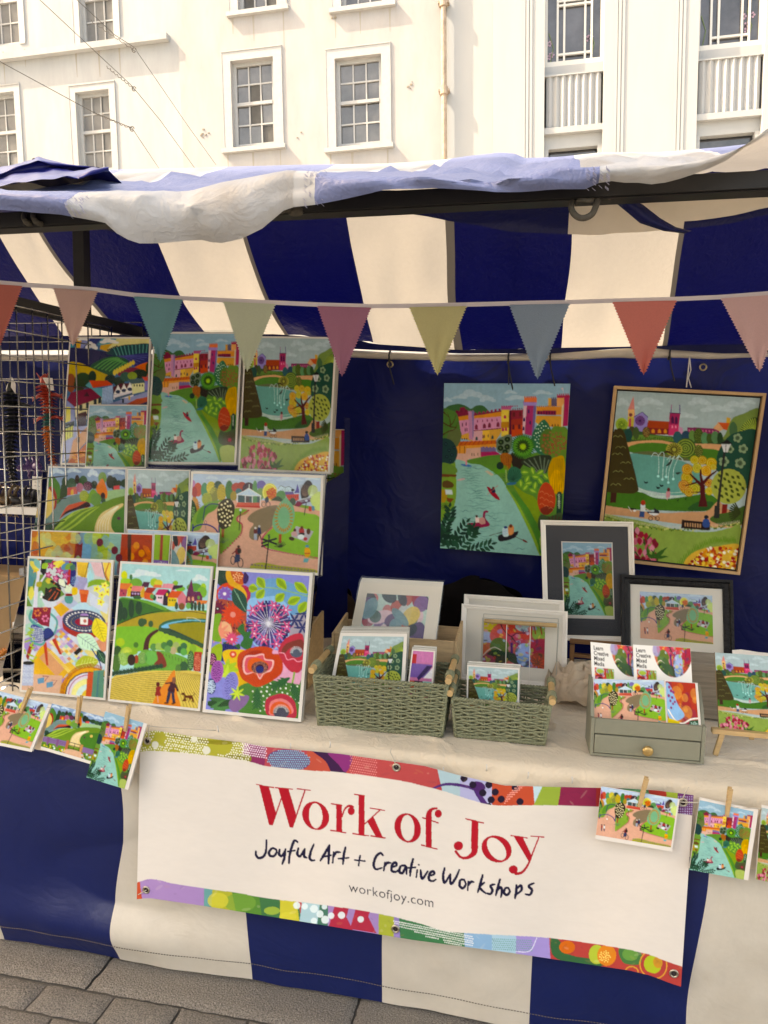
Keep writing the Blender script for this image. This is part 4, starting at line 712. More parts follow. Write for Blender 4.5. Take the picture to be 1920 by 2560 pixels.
    a.P('d05c34', 880, 1285, 945, 1285, 920, 1530, 860, 1530); a.P('5c8c70', 940, 1270, 1050, 1260, 1040, 1560, 918, 1530); a.P('4c7c78', 985, 1270, 1005, 1270, 985, 1550, 965, 1545)
    a.P('b4b4bc', 215, 1190, 330, 1190, 320, 1420, 205, 1420); a.E('1c1c18', 272, 1195, 58, 20)
    for i in range(3):
        for j in range(3): a.R('d8d4d8', 230+i*40, 1250+j*60, 13, 17, 4)
    for i in range(14): a.leaf('a8b848', 250+r.uniform(-40, 90), 1180-i*24, 250+r.uniform(-50, 110), 1150-i*24, 11)
    for x, y in ((400, 1370), (490, 1410)): a.P('5c90a0', x-34, y-20, x+34, y-34, x+34, y+20, x-30, y+34); a.L('982c3c', 7, x+20, y-45, x+75, y-42, x+40, y+5)
    return a.done(6)

def art_fields():
    a = Art(68, 106, 'a8c8bc', 5, corners=[(235, 92), (1492, 165), (1310, 2130), (60, 1992)])
    r = a.r
    for x, y, w, h in ((560, 240, 400, 110), (1340, 300, 190, 110), (1100, 190, 200, 30), (480, 190, 120, 40)): a.cloud('d8d8d4', x, y, w, h, .85)
    for x, y, rx, ry, c in ((265, 260, 45, 65, 'd0c838'), (290, 350, 100, 50, '9cc040'), (430, 370, 90, 70, '74a040'), (360, 285, 22, 42, '4c7c48'), (690, 360, 60, 60, 'a8b838'), (750, 370, 60, 50, 'd0bc48'), (990, 370, 40, 35, '8cb040'), (1260, 430, 110, 60, '5c9440'), (1390, 430, 40, 60, 'a8c040'), (1060, 450, 70, 40, '78b040'), (1370, 500, 70, 80, '7cac40')): a.E(c, x, y, rx, ry)
    a.P('58203c', 510, 400, 540, 350, 630, 355, 600, 430, 520, 430)
    a.P('e07c40', 210, 370, 370, 375, 340, 470, 200, 455); a.P('e0b038', 370, 375, 395, 430, 345, 560, 300, 560, 310, 460); a.P('c05058', 195, 445, 310, 460, 290, 560, 185, 560)
    a.P('e08078', 380, 405, 545, 415, 490, 490, 360, 480); a.P('d8a038', 545, 415, 560, 470, 540, 580, 490, 580, 492, 490); a.P('5c1830', 355, 485, 492, 488, 488, 570, 350, 565)
    a.P('a83028', 590, 430, 720, 440, 650, 520, 550, 500); a.P('d86030', 545, 500, 680, 515, 670, 620, 545, 590); a.P('e07848', 690, 390, 800, 395, 790, 440, 670, 430)
    a.P('e09090', 820, 375, 975, 380, 930, 450, 790, 440); a.P('d87878', 935, 440, 980, 380, 985, 470, 930, 500); a.P('402038', 965, 400, 1100, 400, 1090, 430, 940, 470)
    a.P('c82c60', 750, 455, 890, 460, 820, 545, 700, 535); a.P('e8c4c0', 715, 535, 820, 545, 810, 665, 720, 630); a.P('342030', 890, 460, 918, 500, 880, 690, 810, 680, 820, 545)
    a.P('d85c28', 930, 478, 1090, 485, 1020, 580, 880, 570); a.P('e0b838', 885, 572, 1018, 582, 1000, 700, 880, 700); a.P('d87c80', 1090, 485, 1145, 560, 1135, 690, 1030, 680, 1020, 580)
    a.P('742850', 1220, 305, 1250, 490, 1340, 490, 1375, 560, 1370, 620, 1140, 640, 1160, 480); a.P('842c48', 1145, 560, 1260, 545, 1260, 660, 1135, 650); a.P('e08040', 1290, 615, 1445, 615, 1440, 660, 1300, 680)
    for x, y, w, h, c in ((230, 480, 22, 24, '802c50'), (255, 515, 22, 22, '802c50'), (382, 518, 24, 26, 'b898b0'), (422, 520, 24, 26, 'b898b0'), (462, 522, 24, 26, 'b898b0'), (755, 575, 26, 26, '301c28'), (788, 575, 26, 26, '301c28'), (872, 530, 24, 40, 'e8c048'), (910, 612, 22, 26, '5c6c28'), (950, 612, 22, 26, '5c6c28'), (985, 614, 22, 26, '5c6c28'), (360, 432, 20, 22, '442018')): a.P(c, x-w/2, y-h/2, x+w/2, y-h/2, x+w/2, y+h/2, x-w/2, y+h/2)
    for x in (1182, 1240): arch(a, 'e09c78', x, 620, 30, 60)
    a.E('6c9048', 1322, 575, 20, 26); a.E('2c5038', 690, 575, 28, 40); a.E('5c9c50', 655, 560, 28, 34); a.E('3c6440', 450, 575, 60, 30)
    a.B('6c9c38', 180, 600, 400, 590, 600, 620, 800, 690, 1000, 770, 1460, 760, 1440, 900, 800, 900, 150, 980)
    a.B('3c7030', 180, 620, 350, 600, 560, 650, 780, 740, 820, 760, 520, 830, 300, 920, 150, 980)
    for x, y, rx, ry in ((200, 760, 50, 150), (265, 800, 50, 90), (365, 730, 42, 130), (470, 720, 50, 95), (1005, 690, 25, 55), (1225, 690, 24, 65), (1275, 700, 24, 65), (1330, 700, 26, 70), (1385, 710, 20, 60)): a.E('2e4c34', x, y, rx, ry)
    a.E('8c5c30', 1080, 700, 45, 50); a.E('64a050', 1175, 690, 35, 45)
    a.B('b49838', 150, 960, 350, 880, 600, 810, 900, 780, 1440, 800, 1440, 1300, 1000, 1120, 750, 1040, 300, 1060, 140, 1000); a.L('382c20', 10, 160, 960, 400, 860, 650, 785, 930, 760, sm=True); a.L('382c20', 8, 1000, 760, 1250, 775, 1440, 810)
    a.B('2c6c4c', 760, 970, 820, 920, 960, 880, 1180, 870, 1430, 880, 1430, 930, 1180, 935, 980, 940, 900, 960, 880, 1010, 760, 1010); a.L('6cb0b8', [26, 20, 14], 800, 990, 880, 945, 1060, 910, 1180, 895, 1430, 905, sm=True); a.B('78b8c8', 790, 980, 860, 950, 920, 970, 890, 1005, 810, 1010)
    a.L('c8bc98', 9, 1155, 885, 1155, 855, 1250, 860, 1345, 900, 1345, 940)
    a.B('9c8c28', 890, 970, 1000, 945, 1430, 945, 1410, 1260, 1200, 1160, 1000, 1060)
    a.B('7cae3c', 140, 1010, 300, 980, 560, 980, 760, 1020, 720, 1100, 600, 1300, 300, 1330, 120, 1250); a.B('a0bc44', 620, 1200, 680, 1100, 760, 1040, 1000, 1110, 1300, 1260, 1390, 1330, 1300, 1400, 900, 1330, 620, 1290)
    a.L('2c4c38', [30, 60, 50, 60, 50], 760, 1025, 900, 1040, 1080, 1110, 1240, 1190, 1400, 1260, sm=True)
    for i in range(18): t = i/18; a.E('34583c', 780+t*620, 1030+t*230+r.uniform(-14, 8), 34, 30)
    a.L('542024', [40, 60, 80], 730, 1040, 640, 1100, 590, 1180, 570, 1310, sm=True)
    for x, y, rx, ry in ((510, 925, 52, 60), (550, 915, 36, 44), (640, 945, 36, 48)): a.E('3c5c38', x, y, rx, ry)
    a.B('6ca044', 500, 1330, 700, 1320, 900, 1340, 1180, 1450, 1180, 1620, 700, 1600, 400, 1600)
    for x, y, c in ((680, 1270, '5c8c4c'), (750, 1260, '9cb05c'), (830, 1250, '4c8044'), (910, 1220, '3c7040'), (1000, 1250, 'a0a868'), (960, 1320, 'b8a078'), (1060, 1310, '34683c'), (1110, 1260, '3c7048'), (1110, 1340, '5ca04c'), (880, 1300, '6c9c54')): a.E(c, x, y, 48, 52)
    for i in range(12): a.L('4c3c24', 6, 640+i*44, 1310+i*13, 640+i*44, 1340+i*14)
    for x, y, rx, ry, c in ((170, 1330, 60, 80, '34582c'), (300, 1330, 90, 60, 'a0b040'), (210, 1200, 60, 60, 'a8b838'), (260, 1420, 90, 110, '8cac50'), (150, 1500, 60, 130, '4c7030'), (400, 1330, 60, 50, '8cac38'), (430, 1240, 36, 40, '4c7830'), (520, 1420, 70, 80, '8cac60'), (640, 1420, 90, 100, '6cac54'), (1240, 1290, 50, 60, '8cac3c')): a.E(c, x, y, rx, ry)
    a.rays('c8c858', 300, 1350, 10, 80, 16, 5, 3.2, 6.2); a.dots('c8d498', 240, 1440, 60, 90, 60, 4); a.E('b04c2c', 435, 1440, 34, 60); a.E('382418', 365, 1450, 58, 80)
    for q in (24, 44, 62): a.R('3c6838', 520, 1430, q, q*1.2, 6)
    a.B('8c3c2c', 720, 1340, 790, 1350, 850, 1450, 862, 1540, 800, 1560, 690, 1510, 740, 1440)
    a.E('28502c', 1210, 1460, 50, 140); a.dots('a0c880', 1210, 1460, 42, 125, 60, 5); a.P('b83828', 1260, 1340, 1370, 1340, 1350, 1620, 1245, 1600); a.dots('e8a078', 1305, 1480, 48, 125, 70, 5); a.E('34603c', 1110, 1550, 60, 80); a.E('5c8040', 1030, 1570, 40, 60)
    for i in range(14): x = 110+i*52; a.star('1f4a34', x, 1640-i*8, 46, 9, 10)
    # ploughed field
    a.B('d8b860', 80, 1720, 300, 1650, 600, 1605, 960, 1605, 1380, 1660, 1360, 2160, 40, 2160)
    for i in range(19):
        y = 1640+i*26; a.L('8a6c20', 6, 60, y+90, 300, y+35, 600, y, 940, y-20+i*3, sm=True)
    for i in range(17): a.L('8a6c20', 6, 985+i*22, 1610+i*3, 1000+i*30, 1750, 1040+i*34, 1880, 1080+i*42, 2000, 1130+i*48, 2160, sm=True)
    a.B('e08838', 950, 1610, 985, 1610, 990, 1720, 1010, 1900, 1050, 2150, 690, 2110, 700, 1980, 820, 1800)
    # figures
    a.B('50202c', 850, 1770, 920, 1760, 960, 1750, 1000, 1790, 1035, 1880, 1015, 1890, 985, 1840, 975, 1910, 880, 1880, 915, 1785, 850, 1790); a.E('8c5c44', 970, 1735, 28, 46); a.P('343c50', 885, 1890, 930, 1900, 895, 2045, 855, 2035); a.P('343c50', 930, 1900, 970, 1905, 990, 2040, 950, 2045); a.E('6c3420', 860, 2052, 34, 13); a.E('6c3420', 965, 2055, 34, 13, -.4)
    a.B('a02c24', 715, 1830, 790, 1825, 770, 1880, 785, 1950, 700, 1945, 715, 1880); a.E('6c2418', 742, 1790, 27, 34); a.L('d8a088', 13, 735, 1950, 745, 2040)
    a.B('6c3418', 1065, 1930, 1110, 1905, 1140, 1945, 1220, 1945, 1240, 1965, 1255, 2045, 1235, 2040, 1215, 1990, 1180, 2045, 1185, 1990, 1140, 1985, 1150, 2020, 1090, 2025, 1115, 1980, 1110, 1945); a.L('6c3418', 8, 1235, 1950, 1265, 1930, 1245, 1905, sm=True)
    return a.done(7)

def art_flowers():
    a = Art(68, 104, '8c88b8', 5, corners=[(572, 172), (1478, 228), (1368, 1652), (445, 1560)])
    r = a.r
    a.B('6c9cb4', 900, 330, 1100, 250, 1300, 300, 1478, 420, 1450, 760, 1100, 700, 880, 500); a.P('a89898', 1280, 620, 1450, 600, 1430, 900, 1200, 900)
    a.P('1f4434', 572, 172, 660, 178, 700, 300, 640, 380, 560, 300); a.B('d84c24', 560, 360, 640, 300, 740, 320, 730, 440, 600, 500, 550, 440); a.B('dca034', 650, 180, 740, 170, 830, 260, 800, 330, 700, 330, 650, 260); a.B('c85c2c', 690, 180, 780, 175, 835, 240, 820, 310, 740, 290); a.dots('f0b480', 760, 240, 50, 44, 16, 8); a.B('442058', 830, 190, 872, 240, 850, 300, 815, 290)
    a.B('b82c50', 800, 320, 880, 350, 890, 440, 850, 500, 790, 420); a.B('e0a838', 730, 330, 800, 330, 850, 400, 840, 460, 750, 380); a.E('6c98b8', 640, 420, 75, 80); a.star('8c60a0', 635, 405, 78, 10, 18); a.E('ecd4c8', 632, 405, 16)
    a.B('b0503c', 545, 480, 680, 470, 860, 520, 880, 640, 860, 760, 760, 820, 560, 760); 
    for i in range(90): a.E('6c1c24' if i % 2 else 'd8903c', 560+r.random()*310, 480+r.random()*300, 6, 12)
    a.star('7c1c3c', 565, 550, 90, 12, 18); a.E('1c1018', 563, 553, 18); a.E('e8e0d8', 563, 553, 7)
    a.star('d84c28', 715, 612, 125, 16, 19); a.E('e08c78', 715, 612, 28)
    a.leaf('1f5440', 720, 350, 850, 590, 78); a.L('88b08c', 5, 725, 360, 840, 570); a.L('88b08c', 4, 760, 400, 800, 500)
    a.B('e8ac80', 560, 760, 620, 680, 690, 720, 700, 800, 620, 850, 570, 840); a.star('e89070', 580, 790, 120, 9, 17, 0, 4.2); a.B('7ca034', 500, 640, 600, 610, 570, 760, 600, 880, 490, 840)
    a.B('8cb4c8', 870, 470, 1000, 440, 1180, 440, 1300, 620, 1240, 900, 1080, 960, 920, 900, 860, 700); a.E('3c3468', 1070, 720, 210, 230); 
    for i in range(40): an = i*.157; a.P(r.choice(['2c2858', '5c4c84', '6c3c60', '8c7cac']), 1070, 705, 1070+225*math.cos(an), 705+235*math.sin(an), 1070+225*math.cos(an+.1), 705+235*math.sin(an+.1))
    a.rays('e0d4dc', 1070, 700, 0, 200, 26, 4)
    for x, y in ((915, 570), (990, 525), (1125, 520), (1245, 565), (1155, 635), (935, 720), (1255, 730), (930, 800), (1025, 858), (1180, 805), (1150, 905)): a.star('d8587c', x, y, 66, 6, 10); a.E('f0c8d0', x, y, 9)
    for x, y in ((1330, 670), (1410, 740), (1425, 600)): a.star('343c68', x, y, 90, 6, 13)
    a.L('8cb070', 10, 900, 340, 1100, 345, 1250, 375, 1470, 430, sm=True)
    for x0, y0, x1, y1 in ((960, 240, 1030, 350), (870, 340, 960, 360), (950, 450, 1030, 360), (1150, 250, 1250, 360), (1330, 290, 1460, 400), (1140, 480, 1230, 400), (1260, 500, 1390, 440), (1370, 590, 1450, 480)): a.leaf('a8b83c', x0, y0, x1, y1, 52); a.leaf('88a030', x0, y0, x1, y1, 24)
    a.B('2a6c34', 760, 760, 820, 700, 840, 780, 900, 780, 880, 840, 920, 860, 880, 960, 790, 920, 820, 840); a.B('24602c', 620, 890, 700, 880, 720, 920, 780, 900, 780, 960, 660, 930); a.star('d85470', 705, 850, 74, 13, 12); a.E('f0d8c0', 705, 858, 10)
    a.B('1c2864', 580, 940, 640, 900, 760, 940, 760, 1000, 620, 1080, 570, 1020); a.B('e0b438', 620, 980, 760, 960, 860, 1000, 860, 1330, 760, 1330, 640, 1100); a.E('d85c38', 718, 1008, 36); a.E('ecb4a0', 718, 1008, 14)
    a.B('9cac34', 490, 960, 600, 900, 600, 1060, 520, 1240, 470, 1100)
    for i in range(12): a.leaf(r.choice(['a8b83c', 'c0c84c', '7c9c34']), 660+r.uniform(-20, 20), 1230-i*12, 660+120*math.cos(i*.8), 1160+110*math.sin(i*.8), 26)
    a.E('5c1c3c', 515, 1060, 40, 66); a.dots('d88ca0', 515, 1060, 30, 55, 18, 6); a.E('b0609c', 560, 1180, 62, 112, .12); a.dots('6c2c6c', 560, 1180, 48, 95, 46, 6); a.E('24306c', 500, 1330, 48, 80); a.dots('c0c8dc', 500, 1330, 40, 70, 36, 8)
    a.B('dca830', 750, 1180, 900, 1300, 1000, 1340, 900, 1400, 780, 1330); a.E('8c84b4', 690, 1330, 76, 150, .22); a.dots('4c4484', 690, 1330, 58, 130, 70, 5)
    a.B('4c7c38', 780, 1330, 1000, 1270, 1400, 1240, 1380, 1652, 900, 1640, 700, 1500); a.dots('e8e8d8', 1150, 1420, 260, 200, 70, 9)
    a.P('e0a0ac', 1100, 960, 1300, 980, 1420, 1200, 1380, 1310, 1080, 1260)
    # poppies
    a.B('c84c24', 760, 1100, 780, 1000, 880, 950, 1000, 925, 1110, 950, 1110, 1000, 1190, 1010, 1215, 1090, 1200, 1200, 1080, 1290, 960, 1335, 880, 1300, 800, 1240)
    a.B('b0381c', 790, 1110, 830, 1020, 930, 970, 1010, 980, 960, 1010, 850, 1050, 820, 1150)
    a.B('ecb0a0', 815, 1150, 835, 1030, 930, 1015, 1020, 1000, 1040, 1050, 1125, 1070, 1100, 1170, 1030, 1200, 985, 1260, 940, 1190, 850, 1210); a.B('d85c64', 835, 1150, 850, 1045, 940, 1030, 1015, 1015, 1035, 1065, 1110, 1080, 1085, 1160, 1020, 1190, 985, 1240, 945, 1180, 860, 1195); a.B('dc642c', 860, 1140, 880, 1060, 960, 1040, 1040, 1080, 1070, 1120, 1000, 1190, 900, 1180)
    a.E('501c28', 985, 1140, 84, 62); a.rays('e8a080', 985, 1150, 44, 76, 30, 3); a.E('24306c', 985, 1160, 40, 38)
    a.B('c43c48', 1170, 960, 1230, 860, 1310, 810, 1400, 800, 1425, 880, 1420, 1100, 1370, 1190, 1280, 1170, 1200, 1060); a.B('8c4034', 1200, 980, 1250, 900, 1400, 860, 1420, 960, 1300, 940, 1230, 1000); a.E('5c6068', 1350, 990, 62, 50); a.rays('dcd4d0', 1350, 990, 36, 64, 20, 3, 3.1, 6.3); a.L('e8989c', 9, 1180, 990, 1230, 1000, 1260, 1060, 1320, 1050, 1360, 1080, 1410, 1070, sm=True); a.L('8cac48', 18, 1330, 1190, 1310, 1300)
    for x0, y0, x1, y1 in ((1290, 1240, 1090, 1350), (1310, 1290, 1370, 1490), (960, 1340, 960, 1560)):
        a.leaf('2c6438', x0, y0, x1, y1, 34)
        for k in range(5):
            t = .2+k*.15; x, y = x0+(x1-x0)*t, y0+(y1-y0)*t
            for sg in (-1, 1): an = math.atan2(y1-y0, x1-x0)+sg*.8; a.leaf('2c6438', x, y, x+70*math.cos(an), y+70*math.sin(an), 12)
    a.B('bc3444', 1040, 1560, 1050, 1460, 1120, 1420, 1210, 1400, 1300, 1440, 1345, 1520, 1330, 1652, 1090, 1630); a.B('e08078', 1080, 1560, 1100, 1480, 1200, 1450, 1290, 1500, 1310, 1600, 1100, 1620); a.B('dc6030', 1090, 1560, 1120, 1500, 1200, 1480, 1280, 1530, 1290, 1610, 1110, 1610); a.E('504c54', 1200, 1590, 80, 62); a.rays('d8c8b8', 1200, 1590, 50, 82, 26, 3, 3.1, 6.3)
    for i in range(15): a.leaf(r.choice(['3c6c3c', '4c8048', '28502c']), 520+r.uniform(-60, 240), 1520+r.uniform(-80, 20), 560+r.uniform(-90, 260), 1540+r.uniform(-60, 40), 34)
    a.B('8c6888', 690, 1470, 800, 1420, 880, 1430, 840, 1520, 740, 1590, 680, 1540); a.star('c0c84c', 760, 1400, 80, 7, 12, 0, .3)
    return a.done(8)

def art_abstract(kind):
    """small mixed-media sheets: colours and rough shapes only"""
    seeds = dict(orange=11, ovals=12, mixed=13, square=14, leaflet=15, tree=16)
    r = random.Random(seeds[kind])
    if kind == 'orange':
        a = Art(160, 45, 'b8502c', 4)
        for x0, x1, c in ((0, 30, 'd89c34'), (28, 62, 'd8a848'), (60, 72, '8c2420'), (70, 84, '6c9cac'), (82, 104, '9cac38'), (104, 122, '8cb09c'), (120, 160, 'b84420')): a.P(c, x0, 0, x1, 0, x1+4, 45, x0-2, 45)
        for i in range(60): x = r.random()*160; a.B(r.choice(['d86c2c', 'e0b84c', 'b83c24', 'c8c880', 'a8b48c']) if x < 60 else r.choice(['a8b83c', '6c9cac', 'c8c858', '8cac90']) if x < 120 else r.choice(['d05424', 'a83018', 'e07828']), *[v for k in range(6) for v in (x+r.uniform(3, 11)*math.cos(k), r.random()*4+45*((i*.37) % 1)+r.uniform(3, 9)*math.sin(k))], al=.6)
        for x, y in ((92, 10), (112, 18), (118, 26), (108, 34)): a.E('7c2434', x, y, 4.5)
        for x, y in ((140, 12), (147, 20), (134, 24), (152, 30), (145, 38)): a.E('e08c28', x, y, 4)
        a.P('5c3020', 128, 0, 133, 0, 134, 45, 130, 45)
    elif kind == 'ovals':
        a = Art(100, 70, 'b8c0ac', 4)
        for i in range(34): a.E(r.choice(['b8503c', 'c87064', '5c3c64', '4c6c5c', 'd8b464', 'dcb4ac', '2c3c3c', '8c6888', 'c8c0b0', 'a83c48', '6c8c88']), r.random()*100, r.random()*70, r.uniform(8, 20), r.uniform(6, 13), r.random()*3, al=.93)
    elif kind == 'mixed':
        a = Art(100, 76, 'c8685c', 5)
        for x, y, rx, ry, c in ((8, 8, 16, 14, 'c8b428'), (12, 34, 20, 12, 'b0b8c4'), (30, 20, 16, 22, 'd85c50'), (50, 14, 18, 14, 'd84c2c'), (54, 30, 16, 12, 'c85064'), (70, 14, 10, 14, 'd8503c'), (64, 6, 12, 8, 'a8c0b8'), (8, 52, 12, 14, 'd07048'), (28, 44, 16, 16, '5c7c38'), (26, 62, 18, 12, '24402c'), (50, 62, 16, 8, '2c5038'), (66, 50, 12, 16, '9cb0cc'), (70, 66, 14, 10, '7c98b8'), (92, 12, 12, 16, '8cac4c'), (92, 38, 14, 16, 'b02c48'), (92, 62, 14, 14, 'a84c34'), (8, 70, 14, 10, 'a84c5c')): a.E(c, x, y, rx, ry, r.random(), al=.92)
        for i in range(90): a.E(r.choice(['a8c058', '3c5c34', 'd88c9c', 'ccd4e0', '8c98c0', 'd84c34', 'e0c45c', '6c3c64', '2c4430']), r.random()*100, r.random()*76, r.uniform(1, 4.5), r.uniform(1, 4), r.random()*3, al=.6)
        a.L('341c38', 1.6, 28, 2, 34, 14, 46, 24, 54, 18, 68, 16, sm=True); a.L('341c38', 1.4, 46, 24, 54, 34, sm=True)
        a.L('dcc8b0', 1.6, 2, 62, 10, 52, 20, 46, 30, 50, sm=True); a.dots('1c2c64', 69, 14, 5, 5, 16, .8); a.dots('28101c', 55, 36, 7, 5, 14, .7); a.P('5c2c6c', 45, 36, 49, 34, 50, 54, 46, 54)
        for x in (76, 82, 92): a.L('b04424', 2, x, 0, x+3, 16, sm=False)
        a.rays('d8603c', 90, 68, 4, 14, 9, 1.2); a.rays('24503c', 88, 66, 2, 7, 9, 1)
    elif kind == 'square':
        a = Art(50, 64, 'c87890', 4)
        a.P('c87898', 0, 0, 50, 0, 50, 14, 0, 14); a.P('b83434', 0, 4, 10, 4, 10, 20, 0, 20); a.P('7c5c90', 0, 16, 50, 16, 36, 34, 0, 34); a.P('402c54', 36, 18, 50, 18, 20, 38, 16, 34); a.P('dccfc4', 50, 20, 50, 34, 30, 34); a.P('302c34', 10, 38, 30, 38, 34, 64, 8, 64); a.P('8cb8a0', 30, 38, 50, 38, 50, 54, 32, 54); a.P('b85438', 0, 38, 10, 38, 18, 54, 0, 50); a.P('d8b43c', 0, 52, 12, 64, 0, 64); a.P('d8a898', 34, 56, 50, 52, 50, 64, 34, 64)
    elif kind == 'leaflet':
        a = Art(50, 60, 'b8402c', 4)
        for i in range(40): a.E(r.choice(['c85030', '9c2c38', 'd87c30', '8c2c50', 'e09c50']), r.random()*50, r.random()*60, r.uniform(3, 9), al=.5)
        a.B('8cb0c4', 0, 4, 8, 6, 18, 28, 28, 42, 10, 50, 0, 40); a.dots('9c3c6c', 8, 20, 6, 16, 9, 2.2); a.L('ecdcc8', 2, 2, 36, 12, 48, 24, 52, 38, 46, 50, 44, sm=True); a.P('d8b838', 0, 46, 20, 50, 18, 60, 0, 60); a.P('2c5c40', 36, 48, 50, 46, 50, 60, 32, 60); a.dots('c8dcc0', 43, 54, 7, 5, 24, .8)
    else:
        a = Art(36, 60, '90a840', 4)
        a.P('a8483c', 14, 0, 20, 0, 21, 36, 14, 36); a.P('7c5c90', 0, 36, 36, 36, 36, 50, 0, 44); a.B('8c8430', 0, 44, 18, 56, 36, 46, 36, 60, 0, 60); a.dots('e0d0c0', 18, 44, 16, 6, 40, .8)
    return a.done(seeds[kind], .12)
# ------------------------------------------------------------------ ground
SW = .368                                              # one stripe of the stall's canvas
stone = mat('granite setts', (.145, .132, .115), .85, noise=.9, nscale=230, bump=.5, bscale=160)
kerbm = mat('granite kerb', (.175, .158, .135), .85, noise=.9, nscale=240, bump=.6, bscale=180)
asph = mat('street paving', (.45, .42, .38), .9, noise=.4, nscale=120)
mortar = mat('sandy joint', (.085, .077, .065), .95, noise=.4, nscale=200)
MB().add([(-60, -60, -.03), (60, -60, -.03), (60, 60, -.03), (-60, 60, -.03)], [(0, 1, 2, 3)]).build('ground', asph)
bpy.data.objects['ground']['kind'] = 'structure'
mb = MB(); mb.box((-6, -.4, -.028), (5, 3.6, -.012)); mb.build('pavement_bed', mortar)['kind'] = 'structure'
def stones(name, rows, m, x0, x1):
    b = MB(); r = random.Random(5)
    for (ya, yb, ln, off) in rows:
        x = x0+off
        while x < x1:
            g = .0035; z = r.uniform(-.002, .002); w_ = ln*r.uniform(.96, 1.04); n_ = 10
            # a slab with a worn, rounded edge
            def P(u, v, x=x, w_=w_, z=z, ya=ya, yb=yb):
                X = x+g+u*(w_-2*g); Y = ya+g+v*(yb-ya-2*g); e = min(u*(w_), (1-u)*w_, v*(yb-ya), (1-v)*(yb-ya))
                k = max(0, 1-e/.02); return (X+n1(X*60, Y*60)*.0035*k, Y+n2(X*60, Y*60)*.0035*k, z-.008*k*k+n1(X*31, Y*31)*.0012)
            nu, nv = max(6, int(w_/.018)), max(5, int((yb-ya)/.018))
            b.grid(nu, nv, P)
            b.mi = 0; x += w_
    o = b.build(name, m, smooth=True); o['kind'] = 'structure'; return o
K0 = atZ(190, 2466, 0).y                                # joint between kerb row and the setts
stones('kerb_stones', [(K0, K0+.30, .78, atZ(200, 2430, 0).x+6-.78*math.floor((atZ(200, 2430, 0).x+6)/.78))], kerbm, -6, 4)
rows = [(K0-.105*(i+1), K0-.105*i, .205, .1*(i % 2)+.03) for i in range(9)]
stones('paving_setts', rows, stone, -3.2, 2.0)
rows = [(K0+.31+.105*i, K0+.415+.105*i, .205, .1*(i % 2)) for i in range(10)]
MB().box((-6, K0+.31, -.012), (5, 3.5, -.002)).build('pavement', stone)['kind'] = 'structure'

# ------------------------------------------------------------------ buildings across the street
BR = .035                                              # the street climbs: the terrace stands 2 degrees off the stall's level
RB = Matrix.Translation(EYE) @ Matrix.Rotation(BR, 4, 'Y').inverted() @ Matrix.Translation(-EYE)
def bl(x, y, Y): p = RB.inverted() @ atY(x, y, Y); return p.x, p.z
YB = 15.0
def building(name, label):
    o = bpy.data.objects.new(name, None); C.objects.link(o); o.matrix_basis = RB; return tag(o, label, 'building')
def bbuild(mb, name, m, parent, smooth=False):
    # vertices are given in the building's own frame
    me = bpy.data.meshes.new(name); me.from_pydata(mb.v, [], mb.f)
    for q in (m if isinstance(m, (list, tuple)) else [m]): me.materials.append(q)
    if len(me.materials) > 1: me.polygons.foreach_set('material_index', mb.m)
    ob = bpy.data.objects.new(name, me); C.objects.link(ob); ob.parent = parent; return ob
def wall_with_holes(mb, x0, x1, z0, z1, Y, holes, depth):
    xs = sorted({x0, x1, *[h[0] for h in holes], *[h[2] for h in holes]}); zs = sorted({z0, z1, *[h[1] for h in holes], *[h[3] for h in holes]})
    for i in range(len(xs)-1):
        for j in range(len(zs)-1):
            cx, cz = (xs[i]+xs[i+1])/2, (zs[j]+zs[j+1])/2
            if any(h[0] < cx < h[2] and h[1] < cz < h[3] for h in holes): continue
            mb.add([(xs[i], Y, zs[j]), (xs[i+1], Y, zs[j]), (xs[i+1], Y, zs[j+1]), (xs[i], Y, zs[j+1])], [(0, 1, 2, 3)])
    for h in holes:
        a, b, c, d = h
        mb.add([(a, Y, b), (c, Y, b), (c, Y, d), (a, Y, d), (a, Y+depth, b), (c, Y+depth, b), (c, Y+depth, d), (a, Y+depth, d)], [(0, 4, 5, 1), (1, 5, 6, 2), (2, 6, 7, 3), (3, 7, 4, 0)])
    mb.add([(x0, Y, z0), (x0, Y+6, z0), (x0, Y+6, z1), (x0, Y, z1), (x1, Y, z0), (x1, Y+6, z0), (x1, Y+6, z1), (x1, Y, z1)], [(3, 2, 1, 0), (4, 5, 6, 7), (3, 7, 6, 2), (2, 6, 5, 1)])
    return mb
white_r = mat('white stucco', (.305, .32, .33), .8, noise=.14, nscale=2.6, stretch=(1, 1, .22), bump=.15, bscale=6, stain=.10)
cream_r = mat('cream stucco', (.305, .305, .31), .85, noise=.12, nscale=2.4, stretch=(1, 1, .3), bump=.25, bscale=9, stain=.22)
deco_r = mat('white painted render', (.30, .315, .325), .7, noise=.05, nscale=3, stretch=(1, 1, .2), bump=.1, bscale=5, stain=.03)
paintw = mat('white gloss paint', (.32, .33, .335), .5, noise=.08, nscale=14, stain=.12)
glassm = mat('window glass', (.065, .065, .065), .06, spec=.8, noise=.7, nscale=1.6)
glassb = mat('painted sky window glass', (.17, .17, .17), .06, spec=.8, noise=.25, nscale=2)  # paler base colour holds the bright sky reflection of these panes
glassd = mat('dark window glass', (.045, .047, .055), .06, spec=.7, noise=.8, nscale=1.3)
